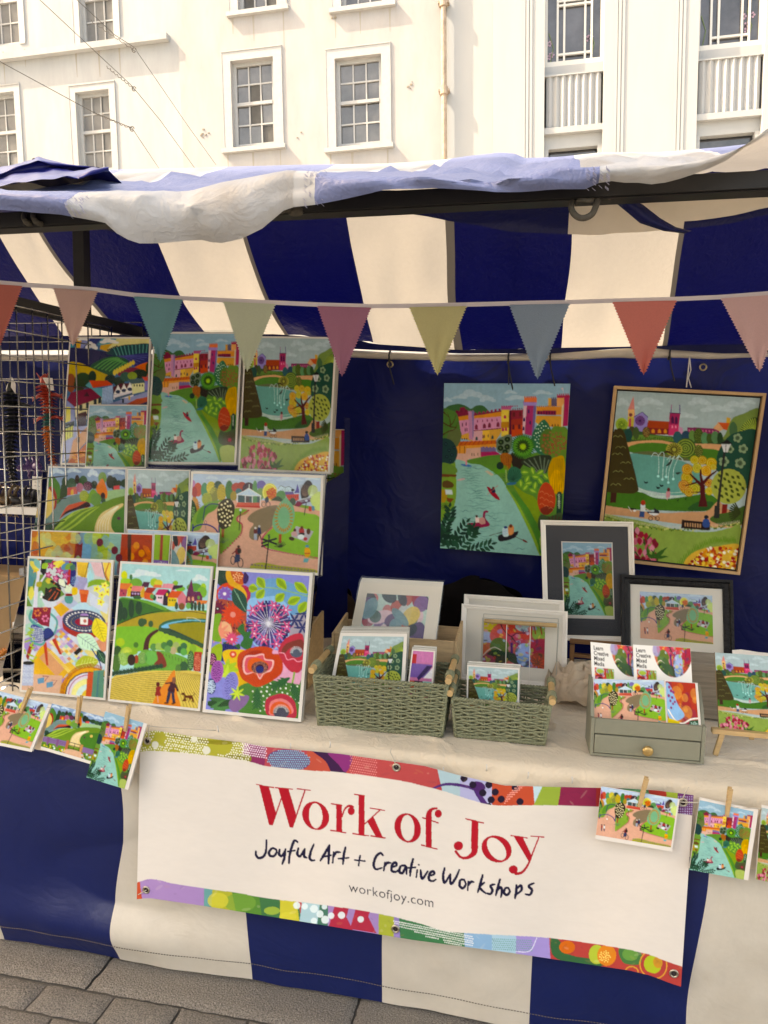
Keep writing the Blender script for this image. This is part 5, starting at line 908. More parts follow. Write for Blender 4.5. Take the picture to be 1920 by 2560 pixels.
def sash(par, h, Y, cols, rows, gm, split=.52, sill=True, surround=.16, thick=.016):
    """one window: surround and sill, sash frame with glazing bars, pane"""
    a, b, c, d = h
    w_ = MB()
    s = surround
    w_.box((a-s, Y-thick, b-.02), (a, Y+.0, d+s)); w_.box((c, Y-thick, b-.02), (c+s, Y, d+s)); w_.box((a, Y-thick, d), (c, Y, d+s))
    w_.box((a-s-.012, Y-thick-.012, d+s), (c+s+.012, Y, d+s+.022)); w_.box((a-s-.01, Y-thick-.006, b), (a-s, Y, d+s)); w_.box((c+s, Y-thick-.006, b), (c+s+.01, Y, d+s))
    win = bbuild(w_, 'window', paintw, par)
    if sill: q = MB(); q.box((a-s-.05, Y-thick-.07, b-.10), (c+s+.05, Y+.05, b-.021)); bbuild(q, 'sill', paintw, win)
    f = MB(); yg = Y+.16
    mid = b+(d-b)*split
    for (x0, z0, x1, z1, dy) in ((a, b, a+.07, d, 0), (c-.07, b, c, d, 0), (a+.07, d-.07, c-.07, d, 0), (a+.07, b, c-.07, b+.09, 0), (a+.07, mid-.03, c-.07, mid+.03, -.01)): f.box((x0, yg-.05+dy, z0), (x1, yg+.03, z1))
    for k in range(1, cols): x = a+.07+(c-a-.14)*k/cols; f.box((x-.014, yg-.025, b+.09), (x+.014, yg+.01, d-.07))
    for k in range(1, rows):
        for (p, q) in ((b+.09, mid-.03), (mid+.03, d-.07)): z = p+(q-p)*k/rows; f.box((a+.07, yg-.026, z-.014), (c-.07, yg+.01, z+.014))
    bbuild(f, 'sash_frame', paintw, win)
    g = MB()
    r = random.Random(int(abs(a)*97)); 
    for i in range(cols):
        for (p, q) in ((b, mid), (mid, d)):
            for k in range(rows):
                x0 = a+(c-a)*i/cols; x1 = a+(c-a)*(i+1)/cols; z0 = p+(q-p)*k/rows; z1 = p+(q-p)*(k+1)/rows; t = r.uniform(-.012, .012); t2 = r.uniform(-.012, .012)
                g.add([(x0, yg-.004+t, z0), (x1, yg-.004-t, z0), (x1, yg-.004-t+t2, z1), (x0, yg-.004+t+t2, z1)], [(0, 1, 2, 3)])
    bbuild(g, 'pane', gm, win)
    return win
def hole(x0, y0, x1, y1): (a, zt), (c, zb) = bl(x0, y0, YB), bl(x1, y1, YB); return (a, zb, c, zt)
b1 = building('white_building', 'white stuccoed building with small sash windows, furthest left behind the stall')
xa = bl(452, 200, YB)[0]; xb = bl(1118, 200, YB)[0]; xc = bl(1232, 250, YB)[0]
H1 = [hole(188, 232, 282, 425), hole(-62, 240, 47, 425), hole(190, -115, 286, 103), hole(-50, -105, 50, 108), (bl(188, 232, YB)[0]-4.6, 4, bl(188, 232, YB)[0]-3.7, 5.8)]
bbuild(wall_with_holes(MB(), xa-9, xa, -1.5, 13, YB, H1, .17), 'wall', white_r, b1)
for h, g in zip(H1, (glassb, glassb, glassb, glassb, glassm)): sash(b1, h, YB, 3, 2, g, surround=.13, sill=g is glassm)
z = bl(300, 112, YB)[1]; x1 = bl(424, 100, YB)[0]
bbuild(MB().box((xa-9, YB-.14, z-.06), (x1, YB-.002, z+.06)), 'string_course', white_r, b1)
b2 = building('cream_building', 'cream rendered building with peeling paint and six pane sashes, in the middle')
H2 = [hole(578, 156, 690, 362), hole(838, 150, 957, 360), hole(590, -195, 697, 18), hole(850, -205, 962, 8)]
bbuild(wall_with_holes(MB(), xa+.003, xb, -1.5, 13, YB-.04, H2, .2), 'wall', cream_r, b2)
for h in H2: sash(b2, h, YB-.04, 3, 2, glassm, surround=.17, sill=True)
# drainpipe with collars
p = MB(); xp = bl(1112, 100, YB)[0]
p.tube([(xp, YB-.16, z_) for z_ in (-1.4, 4, 8, 12.9)], .05, 12)
for y in (18, 236): z_ = bl(1110, y, YB)[1]; p.tube([(xp, YB-.16, z_-.07), (xp, YB-.16, z_+.07)], .075, 12); p.box((xp-.1, YB-.2, z_-.02), (xp+.1, YB-.042, z_+.02))
bbuild(p, 'drainpipe', mat('flaking pipe paint', (.30, .235, .185), .7, noise=.4, nscale=9, stain=.9), b2)
rr = random.Random(3)
for cx, cy, n in ((516, 335, 9), (1022, 215, 4), (752, 337, 2), (830, 40, 3), (1150, 30, 5), (1160, 200, 5)):
    for k in range(n):
        q = MB(); x, z_ = bl(cx+rr.uniform(-12, 12), cy+rr.uniform(-10, 10), YB); s_ = rr.uniform(.006, .026)
        q.box((x-s_, YB-.052, z_-s_*.5), (x+s_*.8, YB-.0405, z_+s_*.6))
        bbuild(q, 'paint_flake', mat('flaked render', (.22, .19, .155), .9), b2)
for (par, Y0_, hs) in ((b1, YB, H1[:4]), (b2, YB-.04, H2)):
    for h in hs:
        for x in (h[0]-.12, h[2]+.10, h[0]+.3+.2*rr.random()):
            L_ = rr.uniform(.25, .7); w_ = rr.uniform(.012, .03); q = MB(); q.add([(x-w_, Y0_-.0015, h[1]-.12), (x+w_, Y0_-.0015, h[1]-.12), (x+w_*.3, Y0_-.0015, h[1]-.12-L_), (x-w_*.2, Y0_-.0015, h[1]-.12-L_)], [(3, 2, 1, 0)]); bbuild(q, 'rain_streak', mat('rain streak', (.27, .255, .23), .9), par)
b3 = building('deco_building', 'tall white building with fluted panels and vertical piers, furthest right')
bbuild(wall_with_holes(MB(), xb+.003, xc, -1.5, 13, YB-.06, [], .1), 'side_pier', deco_r, b3)
H3 = []
for x0, x1 in ((1362, 1507), (1738, 1900), (2110, 2270)):
    a = bl(x0, 100, YB)[0]; c = bl(x1, 100, YB)[0]; H3.append((a, c))
zt = bl(1430, -330, YB)[1]; zwb = bl(1430, 171, YB)[1]; zf1 = bl(1430, 200, YB)[1]; zf0 = bl(1430, 330, YB)[1]; zl = bl(1430, 345, YB)[1]; zp = bl(1430, 378, YB)[1]
YD = YB-.35
holes = [(a, zp-2.2, c, zt) for a, c in H3]
bbuild(wall_with_holes(MB(), xc+.02, xc+11, -1.5, 13, YD, holes, .34), 'wall', deco_r, b3)
fl = MB()
for a, c in H3:
    for xm, sg in ((a-.28, 1), (c+.28, -1)):
        for k in range(3): fl.box((xm-.08+k*.06-.022, YD-.016-.006*(k == 1), -1), (xm-.08+k*.06+.024, YD-.002, 12.9))
bbuild(fl, 'fluting', deco_r, b3)
for a, c in H3:
    pn = MB(); n_ = 8
    pn.box((a, YD+.2, zwb-.0), (c, YD+.34, zwb-.22)); pn.box((a, YD+.06, zwb-.22), (c, YD+.34, zf1))
    for k in range(n_):
        x0 = a+.03+(c-a-.06)*k/n_; x1 = a+.03+(c-a-.06)*(k+1)/n_; xm = (x0+x1)/2
        pn.add([(x0, YD+.12, zf0), (xm, YD+.065, zf0), (x1, YD+.12, zf0), (x0, YD+.12, zf1), (xm, YD+.065, zf1), (x1, YD+.12, zf1)], [(0, 1, 4, 3), (1, 2, 5, 4)])
    pn.box((a, YD+.05, zl), (c, YD+.34, zf0)); pn.box((a, YD+.16, zp), (c, YD+.34, zl)); pn.box((a, YD+.12, zp-2.2), (a+.08, YD+.34, zp)); pn.box((c-.08, YD+.12, zp-2.2), (c, YD+.34, zp))
    bbuild(pn, 'spandrel_panel', deco_r, b3)
    f = MB(); yg = YD+.25; W_ = c-a
    f.box((a, yg-.05, zwb), (a+.05, yg+.05, zt)); f.box((c-.05, yg-.05, zwb), (c, yg+.05, zt)); f.box((a+.05, yg-.05, zwb), (c-.05, yg+.05, zwb+.08))
    for t in (.22, .335, .69, .80): f.box((a+W_*t-.018, yg-.03, zwb+.08), (a+W_*t+.018, yg+.02, zt))
    for z_ in (zwb+.20, zt-.9, bl(1430, 9, YB)[1], bl(1430, 20, YB)[1]): f.box((a+W_*.22, yg-.031, z_-.018), (a+W_*.80, yg+.02, z_+.018))
    wn = bbuild(f, 'window', mat('window frame white', (.46, .465, .45), .5), b3)
    bbuild(MB().add([(a, yg+.03, zwb), (c, yg+.03, zwb), (c, yg+.03, zt), (a, yg+.03, zt)], [(0, 1, 2, 3)]), 'pane', glassd, wn)
    wl = MB().add([(a+.1, yg+.06, zp-2.1), (c-.1, yg+.06, zp-2.1), (c-.1, yg+.06, zp-.02), (a+.1, yg+.06, zp-.02)], [(0, 1, 2, 3)]); bbuild(wl, 'window', glassd, b3)
    # orchids on the inner sill
    fb = MB(); rr = random.Random(int(a*10+40))
    for k in range(5):
        x = a+W_*rr.choice([.08, .12, .72, .78, .85]); z_ = zwb+rr.uniform(.1, .6)
        for j in range(5): an = j*1.257; fb.disc(Vector((x+.035*math.cos(an), yg+.02, z_+.035*math.sin(an))), Vector((1, 0, 0)), Vector((0, 0, 1)), 0, .019, 7)
    fb.mi = 1
    for t in (.1, .8): fb.tube([(a+W_*t, yg+.025, zwb+.1), (a+W_*t+.05, yg+.02, zwb+.35), (a+W_*t-.03, yg+.02, zwb+.6)], .008, 5)
    bbuild(fb, 'orchid', [mat('orchid pink', (.34, .22, .30), .6), mat('orchid stem', (.10, .16, .05), .6)], wn)
# unseen terrace added behind the photographer, low and pale to bounce light
b4 = tag(empty('bounce_terrace', (0, 0, 0)), 'low stone terrace added on the near side of the street, behind the viewer, to bounce light', 'building')
HB = 3.4
brick = mat('brick terrace wall', (.62, .56, .48), .85, noise=.2, nscale=9)
tb = MB(); tb.box((-26, -16, 0), (16, -8.0, HB)); tb.box((-26.2, -16.1, HB), (16.2, -7.8, HB+.2)); tb.build('wall', brick, b4)
b5 = tag(empty('shade_block', (-26, -8, 0)), 'tall pale block added out of view behind the viewer on the left, to shade the stall', 'building')
ct = MB(); ct.box((-36, -15, 0), (-18.6, -4.5, 29.1)); ct.box((-36.2, -15.2, 29.1), (-18.4, -4.3, 29.3)); ct.build('wall', mat('pale block render', (.5, .46, .4), .85, noise=.1, nscale=2), b5)  # unseen block, added and sized to keep the sun off the stall front
for i in range(6):
    for k in range(5):
        g = MB(); x = -34+i*2.7; z = 3+k*5; g.box((x-.6, -4.52, z-.9), (x+.6, -4.47, z+.9)); g.build('window', glassm, b5)
proto = None
for i in range(10):
    for zz in (1.9,):
        x = -24+i*4
        if proto is None:
            f = MB(); f.box((-.65, -.06, -.9), (-.55, .06, .9)); f.box((.55, -.06, -.9), (.65, .06, .9)); f.box((-.55, -.06, .8), (.55, .06, .9)); f.box((-.55, -.06, -.9), (.55, .06, -.8)); f.box((-.55, -.05, -.03), (.55, .05, .03))
            proto = f.build('window', paintw, b4); g = MB(); g.box((-.55, -.02, -.8), (.55, .02, .8)); gp = g.build('pane', glassm, proto); wo = proto
        else:
            wo = proto.copy(); C.objects.link(wo); gg = gp.copy(); C.objects.link(gg); gg.parent = wo
        wo.location = (x, -7.97, zz)
# ------------------------------------------------------------------ overhead wires
wirem = mat('weathered wire', (.05, .045, .04), .6)
def pts_px(l, Y): return [atY(x, y, Y+k*.0) for k, (x, y) in enumerate(l)]
def wire(lst, label, knots):
    b = MB(); P_ = [atY(x, y, Y) for x, y, Y in lst]
    dense = []
    for i in range(len(P_)-1):
        for k in range(8): dense.append(P_[i].lerp(P_[i+1], k/8))
    dense.append(P_[-1]); b.tube(dense, .0038, 6); o = b.build('overhead_wire', wirem, origin=P_[0]); tag(o, label, 'wire', 'wires strung across the facades')
    k_ = MB()
    for (x0, y0, x1, y1, Y) in knots:
        a, e = atY(x0, y0, Y), atY(x1, y1, Y); n = 26
        k_.tube([a.lerp(e, i/n)+Vector((math.cos(i*1.9)*.010, 0, math.sin(i*1.9)*.012)) for i in range(n+1)], .0045, 5)
        k_.tube([e+Vector((.025*math.cos(t*.7), 0, .025*math.sin(t*.7))) for t in range(9)], .006, 5)
    k_.build('wire_twist', wirem, o)
    return o

wire([(-60, -120, 8), (100, 0, 8.3), (330, 215, 9), (400, 300, 10.5), (530, 480, 14.93)], 'thin dark wire with a twisted join, passing from the top left across the white wall', [(265, 165, 335, 222, 8.9)])
wire([(-40, 130, 7.5), (0, 154, 7.6), (232, 280, 8), (330, 320, 8.4), (400, 425, 14.93)], 'thin dark wire with a looped join, crossing in front of the lower left sash window', [(232, 280, 330, 322, 8.2)])
wire([(150, -40, 8), (285, 86, 8.6), (335, 118, 8.9), (470, 315, 12.5), (540, 412, 14.9)], 'thin dark wire with a knotted join, crossing beside the upper left sash window', [(225, 50, 335, 125, 8.7)])
# ------------------------------------------------------------------ the market stall
YT, ZT = 1.90, .75                                     # table front edge and height
YF, YR, YBK = 1.10, 2.50, 2.98                          # front bar, ridge, back
stall = empty('market_stall', (0, 2.4, 0), 'blue and white striped canvas market stall on a black steel frame', 'market stall')
def canvas(name, col, tcol, tr, rough, spec, bump):
    return mat(name, col, rough, spec=spec, trans=tr, tcol=tcol, bump=bump, bscale=50, bump2=.22, noise=.05, nscale=30)
def sheen_dirt(m, col, dirt=0):                                     # outer face of the canvas: sky sheen painted into its colour, dirt on top
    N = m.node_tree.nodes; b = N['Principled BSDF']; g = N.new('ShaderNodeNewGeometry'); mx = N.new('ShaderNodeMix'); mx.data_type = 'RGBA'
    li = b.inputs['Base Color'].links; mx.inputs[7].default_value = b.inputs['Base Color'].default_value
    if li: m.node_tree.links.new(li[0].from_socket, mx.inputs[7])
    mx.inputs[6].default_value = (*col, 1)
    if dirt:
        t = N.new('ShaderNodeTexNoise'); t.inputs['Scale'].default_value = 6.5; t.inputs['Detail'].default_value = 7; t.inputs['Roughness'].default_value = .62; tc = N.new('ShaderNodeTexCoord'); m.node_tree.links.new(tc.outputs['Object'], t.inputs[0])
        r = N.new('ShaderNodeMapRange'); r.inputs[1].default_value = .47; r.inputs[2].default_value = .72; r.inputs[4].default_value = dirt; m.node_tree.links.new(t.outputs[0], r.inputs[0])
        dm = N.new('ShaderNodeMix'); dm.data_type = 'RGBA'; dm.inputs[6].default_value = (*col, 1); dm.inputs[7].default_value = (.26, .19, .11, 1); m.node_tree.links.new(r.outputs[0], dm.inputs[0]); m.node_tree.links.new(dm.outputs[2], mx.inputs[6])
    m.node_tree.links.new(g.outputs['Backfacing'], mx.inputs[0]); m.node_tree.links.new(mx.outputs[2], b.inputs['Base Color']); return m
navy_c = canvas('navy canvas', (.0004, .0035, .056), (.0003, .001, .055), .20, .42, .28, .15)
roof_n = sheen_dirt(canvas('navy roof canvas', (.0004, .0035, .056), (.0003, .001, .055), .20, .42, .28, .4), (.15, .18, .32))
white_c = mat('white canvas', (.60, .595, .56), .45, spec=.4, trans=.45, tcol=(.36, .325, .28), bump=.3, bscale=50, bump2=.22, noise=.05, nscale=60)
white_c = sheen_dirt(white_c, (.50, .525, .545), .55)
seam_c = mat('doubled canvas seam', (.20, .185, .165), .5, spec=.2, trans=.03, tcol=(.3, .26, .22), bump=.1, bscale=26)
seam_c = sheen_dirt(seam_c, (.38, .40, .415), .4)
steel = mat('black painted steel', (.006, .005, .0045), .5, noise=.6, nscale=30, spec=.4)
def stripe(X, off=.05):                                # 0 navy, 1 white, 2 seam
    k = math.floor((X-off)/SW); t = (X-off)/SW-k
    if k % 2 == 0: return 2 if t > .92 else 1
    return 0
hem = interp([(-2600, 540), (-300, 520), (0, 521), (80, 530), (150, 537), (265, 558), (300, 590), (340, 608), (400, 607), (500, 599), (530, 606), (555, 609), (610, 597), (660, 570), (700, 532), (722, 519), (790, 512), (850, 500), (960, 475), (1080, 467), (1150, 471), (1240, 480), (1340, 477), (1390, 474), (1470, 475), (1508, 453), (1560, 460), (1640, 464), (1700, 450), (1740, 438), (1800, 415), (1850, 380), (1890, 345), (1920, 318), (2000, 250), (2200, 190), (3000, 150)])
eave = interp([(-2600, 500), (0, 476), (170, 482), (300, 478), (470, 480), (560, 455), (720, 428), (830, 432), (960, 440), (1100, 448), (1250, 455), (1330, 440), (1400, 425), (1500, 420), (1600, 408), (1720, 405), (1800, 403), (1920, 402), (3000, 380)])
ridge = interp([(-2600, 450), (0, 436), (275, 424), (440, 421), (560, 417), (680, 414), (740, 412), (960, 409), (1110, 399), (1170, 390), (1250, 381), (1290, 384), (1310, 395), (1400, 392), (1500, 381), (1640, 381), (1800, 368), (1860, 361), (2100, 340), (3000, 320)])
def zat(X, Y, curve):
    z = 2.0
    for _ in range(5):
        px, _y = proj((X, Y, z)); px = max(-2500, min(2900, px)); z = EYE.z+(atY(px, curve(px), Y).z-EYE.z)
    return z
X0, X1 = -3.26, 1.9
NX = 320
XS = [X0+(X1-X0)*i/(NX-1) for i in range(NX)]
def mi_x(i, j): return stripe((XS[i]+XS[i+1])/2)
mb = MB(); colv = []
for X in XS:
    Yh = 1.05+.02*math.sin(X*9)-max(0, X-.10)*.35; 
    h = Vector((X, Yh, zat(X, Yh, hem))); e = Vector((X, YF-.03, zat(X, YF-.03, eave))); r = Vector((X, YR, zat(X, YR, ridge)))
    c = []
    for k in range(7):
        t = k/6; p = h.lerp(e, t); p.y += -.022*math.sin(t*math.pi)+(.014*n1(X*9, t*2)+.010*n2(X*24+t*2, t*2.2)-.010*max(0, 1-abs(n1(X*7+t*1.8, t*1.4+5))/.14))*math.sin((t+.15)*math.pi/1.3); c.append(p)
    for k in range(1, 26):
        t = k/25; p = e.lerp(r, t); b = math.sin(t*math.pi)
        p.z += .007*max(0, 1-abs(((X*1.9+t*1.35+.10*n1(X*3, t*3)) % .31)-.15)/.035)*b
        p.z += (.016*n1(X*4+t*4.5, t*2.4)+.030*(.35-abs(n2(X*5-t*7, t*2.2)))+.011*n1(X*17+t*14, t*7)+.006*n2(X*40-t*20, t*9))*b-lerp(.034, .018, min(1, max(0, X+.6)))*b; c.append(p)
    colv.append(c)
mb.grid(NX, 32, lambda u, v: colv[int(round(u*(NX-1)))][int(round(v*31))], mi_x)
# back slope, sagging between the rails
roofback = interp([(-3000, 885), (300, 840), (690, 838), (905, 855), (930, 862), (1150, 878), (1385, 873), (1600, 869), (1700, 866), (3000, 850)])
zb_ = [zat(X, YBK-.02, roofback) for X in XS]
XSH = [-3.3, -2.15, -1.78, -1.41, -1.045, -.68, -.31]
def back(u, v):
    i = int(round(u*(NX-1))); X = XS[i]; a = colv[i][-1]; t = v; px_ = 0
    sag = -.055*math.sin(t*math.pi)*(1+.3*math.sin(X*4.2+.6)); 
    xs = X+min(1, t*5)*lerp(np.interp(X, XSH, [.1, .10, -.09, 0, .0, 0, 0]), np.interp(X, XSH, [.1, .17, .07, .07, .06, .02, 0]), t)+.012*n1(X*6, t*3)+.014*math.sin(t*math.pi)*math.sin(X*8.5)
    if v == 0: return a
    return Vector((xs, lerp(YR, YBK-.02, t), lerp(a.z, zb_[i], t)+sag+.006*n2(X*11, t*6)))
mb.grid(NX, 26, back, mi_x)
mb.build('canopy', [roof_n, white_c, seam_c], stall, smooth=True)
# turned in hem hanging behind the bar
bar_y = interp([(-2600, 580), (0, 563), (300, 549), (560, 527), (750, 510), (960, 500), (1300, 492), (1480, 490), (1600, 485), (1920, 470), (3000, 430)])
sag_y = interp([(-2600, 590), (-200, 590), (0, 584), (90, 566), (150, 561), (260, 575), (420, 590), (700, 545), (850, 525), (960, 531), (1100, 549), (1240, 573), (1385, 580), (1500, 589), (1600, 586), (1672, 579), (1760, 566), (1850, 547), (1920, 534), (2100, 520), (3000, 480)])
XS2 = [X for X in XS]
def inner(u, v):
    i = int(round(u*(NX-1))); X = XS2[i]; Y = YF+.035+.07*v; zt = zat(X, YF+.035, bar_y)+.012; zb = zat(X, YF+.105, sag_y)
    return Vector((X, Y+.02*math.sin(v*3), lerp(zt, zb, v)+.004*n1(X*20, v*3)))
XTW = atY(1722, 577, 1.16).x
def mi_h(i, j):
    X = (XS2[i]+XS2[i+1])/2
    return 1 if (X > .03 and j < 7-(1 if X > XTW else -2)) else (0 if X < .03 or X > .13 else 1)
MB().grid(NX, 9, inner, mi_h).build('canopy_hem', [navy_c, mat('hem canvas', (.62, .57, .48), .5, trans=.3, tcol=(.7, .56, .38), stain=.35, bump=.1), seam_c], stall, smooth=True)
tw = MB()
q0, q1, q2, q3 = [(1505, 500), (1545, 512), (1600, 558), (1660, 578), (1712, 584)], [(1568, 492), (1608, 512), (1650, 545), (1690, 568), (1730, 577)], 1.10, 1.165
tw.grid(25, 5, lambda u, v: (lambda P_: P_)(atY(lerp(np.interp(u*4, range(5), [p[0] for p in q0]), np.interp(u*4, range(5), [p[0] for p in q1]), v), lerp(np.interp(u*4, range(5), [p[1] for p in q0]), np.interp(u*4, range(5), [p[1] for p in q1]), v), lerp(1.125, 1.16, u)-.012*math.sin(v*math.pi))))
tw.build('twisted_tie', navy_c, stall, smooth=True)
# seam stitching on the blue/white joins of the front flap
rr = random.Random(2)
for X in (-.318, -.686, .05, .418):
    st = MB()
    for k in range(70):
        i = int((X-X0)/(X1-X0)*(NX-1)); c = colv[i]; t = rr.random()*5.8; a = c[int(t)].lerp(c[int(t)+1], t-int(t)); dx = rr.choice([0, .008, .016, .024])
        st.tube([a+Vector((dx, -.0025, 0)), a+Vector((dx+.0045, -.0025, -.004))], .0003, 3, caps=False)
    st.build('stitching', mat('grey thread', (.25, .25, .33), .8), stall)
# frame
fr = MB()
A = atY(0, 556, YF); B = atY(1920, 455, YF); d = (B-A)
za, zb2 = atY(960, 489, YF).z, 0
def barq(x, yt, yb, Y): return atY(x, yt, Y), atY(x, yb, Y)
L0 = A-d*1.6; L1 = B+d*.9
for p, q, r_ in ((L0, L1, .0155),):
    n = Vector((0, 0, 1)); f_ = (q-p).normalized(); s_ = f_.cross(n).normalized(); u_ = s_.cross(f_)
    for w_, h_ in ((.013, .0112),):
        vs = [c+s_*a*w_+u_*b*h_ for c in (p, q) for a, b in ((-1, -1), (1, -1), (1, 1), (-1, 1))]
        fr.add(vs, [(0, 1, 2, 3), (7, 6, 5, 4), (0, 4, 5, 1), (1, 5, 6, 2), (2, 6, 7, 3), (3, 7, 4, 0)])
    vs = [c+s_*a+u_*b for c in (p, q) for a, b in ((-.020, -.0135), (.012, -.0135), (.012, -.0114), (-.020, -.0114))]
    fr.add(vs, [(0, 1, 2, 3), (7, 6, 5, 4), (0, 4, 5, 1), (1, 5, 6, 2), (2, 6, 7, 3), (3, 7, 4, 0)])
fr.build('front_bar', steel, stall, bevel=.001)
def sqbar(mb, p, q, a, b):
    p, q = Vector(p), Vector(q); f_ = (q-p).normalized(); s_ = f_.cross(Vector((0, 0, 1)) if abs(f_.z) < .9 else Vector((0, 1, 0))).normalized(); u_ = s_.cross(f_)
    vs = [c+s_*x*a+u_*y*b for c in (p, q) for x, y in ((-1, -1), (1, -1), (1, 1), (-1, 1))]
    return mb.add(vs, [(0, 1, 2, 3), (7, 6, 5, 4), (0, 4, 5, 1), (1, 5, 6, 2), (2, 6, 7, 3), (3, 7, 4, 0)])
XL = -1.62
pr = atX(60, 768, XL); pe = atX(350, 831, XL); zr = (pr.z+pe.z)/2
MB_ = MB(); sqbar(MB_, (XL, 1.12, pr.z-(pe.z-pr.z)*.2), (XL, 2.95, pe.z), .012, .022); MB_.build('side_rail', steel, stall, bevel=.001)
zri = zat(XL, YR, ridge)
pk = atX(204, 640, XL)
m_ = MB(); sqbar(m_, (XL, pk.y, pr.z+.02), (XL, pk.y, zri-.03), .021, .021); m_.build('post', steel, stall, bevel=.001)
m_ = MB(); sqbar(m_, (XL, YR, zri-.035), (X1, YR, zat(X1, YR, ridge)-.035), .012, .012); m_.build('ridge_bar', steel, stall)
for X in (X0+.05, X1-.05):
    for Y, z in ((YF, 1.93), (2.93, 1.86)): m_ = MB(); sqbar(m_, (X, Y, 0), (X, Y, z), .018, .018); m_.build('leg', steel, stall)
# back sheet and its white rolled top
railc = interp([(-3000, 905), (0, 897), (400, 893), (870, 884), (960, 889), (1150, 895), (1300, 893), (1450, 888), (1560, 883), (1650, 882), (1760, 886), (1900, 885), (3000, 870)])
def bs(u, v):
    X = lerp(X0, X1, u); zt = zat(X, YBK, railc)+.012; z = lerp(zt, .02, v)
    y = YBK+.016*math.sin(X*3.1+v*2)+.010*n1(X*4+v*3, v*7)+.007*n2(X*9-v*4, v*13)*(1+1.2*math.exp(-v*9))
    if v > .01: y += .004*math.sin(X*22+n1(X*3, 1)*3)*math.exp(-v*8)
    return Vector((X, y+.012, z))
mb = MB(); mb.grid(260, 130, bs); mb.build('back_sheet', mat('navy backcloth', (.0004, .0045, .058), .36, spec=.2, bump=.35, bscale=9, bump2=.35, trans=.05, tcol=(.004, .006, .08), noise=.08, nscale=5), stall, smooth=True)
rl = MB(); pts, rad = [], []
for k in range(140):
    px = 300+k*14; P_ = atY(px, railc(px), YBK-.03); pts.append(P_); rad.append(.013+.004*n1(k*.16, 3)+.004*math.exp(-((px-1590)/110)**2))
P_ = [Vector((X0, YBK-.03, pts[0].z)), Vector((pts[0].x-.5, YBK-.03, pts[0].z))]
rl.tube(P_+pts, [.012, .012]+rad, 12); rl.build('back_rail', mat('off white rail sleeve', (.50, .45, .38), .55, noise=.15, nscale=14, stain=.3), stall, smooth=True)
hb = MB()
def hband(u, v):
    X = lerp(X0, X1, u); zt = zat(X, YBK-.055, roofback)+.004; px = proj((X, YBK-.05, zt))[0]; zb = zat(X, YBK-.055, interp([(-3000, 892), (870, 872), (960, 876), (1150, 884), (1385, 884), (1600, 868), (1680, 875), (1800, 884), (3000, 880)]))
    return Vector((X, YBK-.058+.004*n1(X*12, v), lerp(zt, min(zb, zt-.006), v)))
hb.grid(160, 4, hband); hb.build('roof_hem', navy_c, stall, smooth=True)
for px, dy in ((975, 50), (1271, 60), (1375, 50), (1672, 42)):
    P_ = atY(px, railc(px), YBK-.03); n = 14; ties = MB()
    ties.tube([P_+Vector((.002*math.sin(k), -.021*math.cos(2*math.pi*k/n), .023*math.sin(2*math.pi*k/n))) for k in range(n)], .0035, 5, closed=True)
    ties.tube([P_+Vector((0, -.022, -.01)), P_+Vector((.006, -.026, -.05)), P_+Vector((.022, -.02, -.05-dy*.0012))], .0028, 5)
    ties.build('tie', mat('black cord', (.02, .02, .02), .7), stall, smooth=True)
rg = mat('dull brass', (.35, .28, .16), .35, metal=.9)
for px, py in ((975, 911), (1758, 918)): e_ = MB(); P_ = atY(px, py, YBK-.03); e_.tube([P_+Vector((.011*math.cos(t*.5236), .001, .011*math.sin(t*.5236))) for t in range(12)], .003, 6, closed=True); e_.build('eyelet', rg, stall, smooth=True)
# rope loops under the bar
rope = mat('frayed rope', (.05, .042, .03), .9, noise=.4, nscale=200)
def loop(pts, name='rope_loop', r=.0042, Y=YF-.004):
    P_ = smooth([(x, y) for x, y in pts], 5, False); MB().tube([atY(x, y, Y-.02*math.sin(i/len(P_)*math.pi)) for i, (x, y) in enumerate(P_)], r, 7).build(name, rope, stall, smooth=True)
loop([(1436, 498), (1428, 512), (1432, 530), (1445, 543), (1462, 545), (1480, 535), (1490, 515), (1495, 497)])
loop([(1440, 510), (1450, 500), (1470, 502), (1482, 499)], r=.003)
loop([(62, 532), (60, 545), (66, 556), (78, 560)]); loop([(84, 530), (84, 545), (92, 556), (106, 560)])
loop([(700, 530), (712, 520), (726, 526), (740, 527)], r=.006); loop([(726, 527), (738, 531), (750, 528)], r=.006)
# folded tarpaulin lying on the roof at the left
tp_ = MB()
top = interp([(-700, 470), (-200, 440), (0, 416), (60, 398), (95, 391), (110, 396), (170, 407), (240, 414), (272, 422), (400, 424)]); bot = interp([(-700, 480), (0, 462), (90, 452), (180, 444), (272, 426), (400, 426)])
def tarp(u, v):
    px = -600+u*872; t = v; y = lerp(top(px), bot(px), t); Y = 1.42+.30*(1-t)-.06*math.sin(t*7+px*.01)
    p = atY(px, y, Y); p.z += .005*n1(px*.03, t*9)+.004*n2(px*.012+t*6, t*14); return p
tp_.grid(160, 20, tarp); 
tp_.grid(130, 5, lambda u, v: (lambda a: Vector((a.x, a.y+.22*v, a.z-.045*v)))(tarp(u, 0)))
o = tp_.build('folded_tarpaulin', mat('blue tarpaulin', (.010, .014, .13), .33, spec=.35, bump=.3, bscale=12), smooth=True, origin=atY(100, 440, 1.5)); tag(o, 'dark blue tarpaulin folded up on top of the canopy at the far left', 'tarpaulin')
e_ = MB(); P_ = atY(94, 410, 1.66); e_.tube([P_+Vector((.005*math.cos(t*.5236), -.012, .008*math.sin(t*.5236))) for t in range(12)], .0022, 6, closed=True); e_.build('eyelet', steel, o, smooth=True)

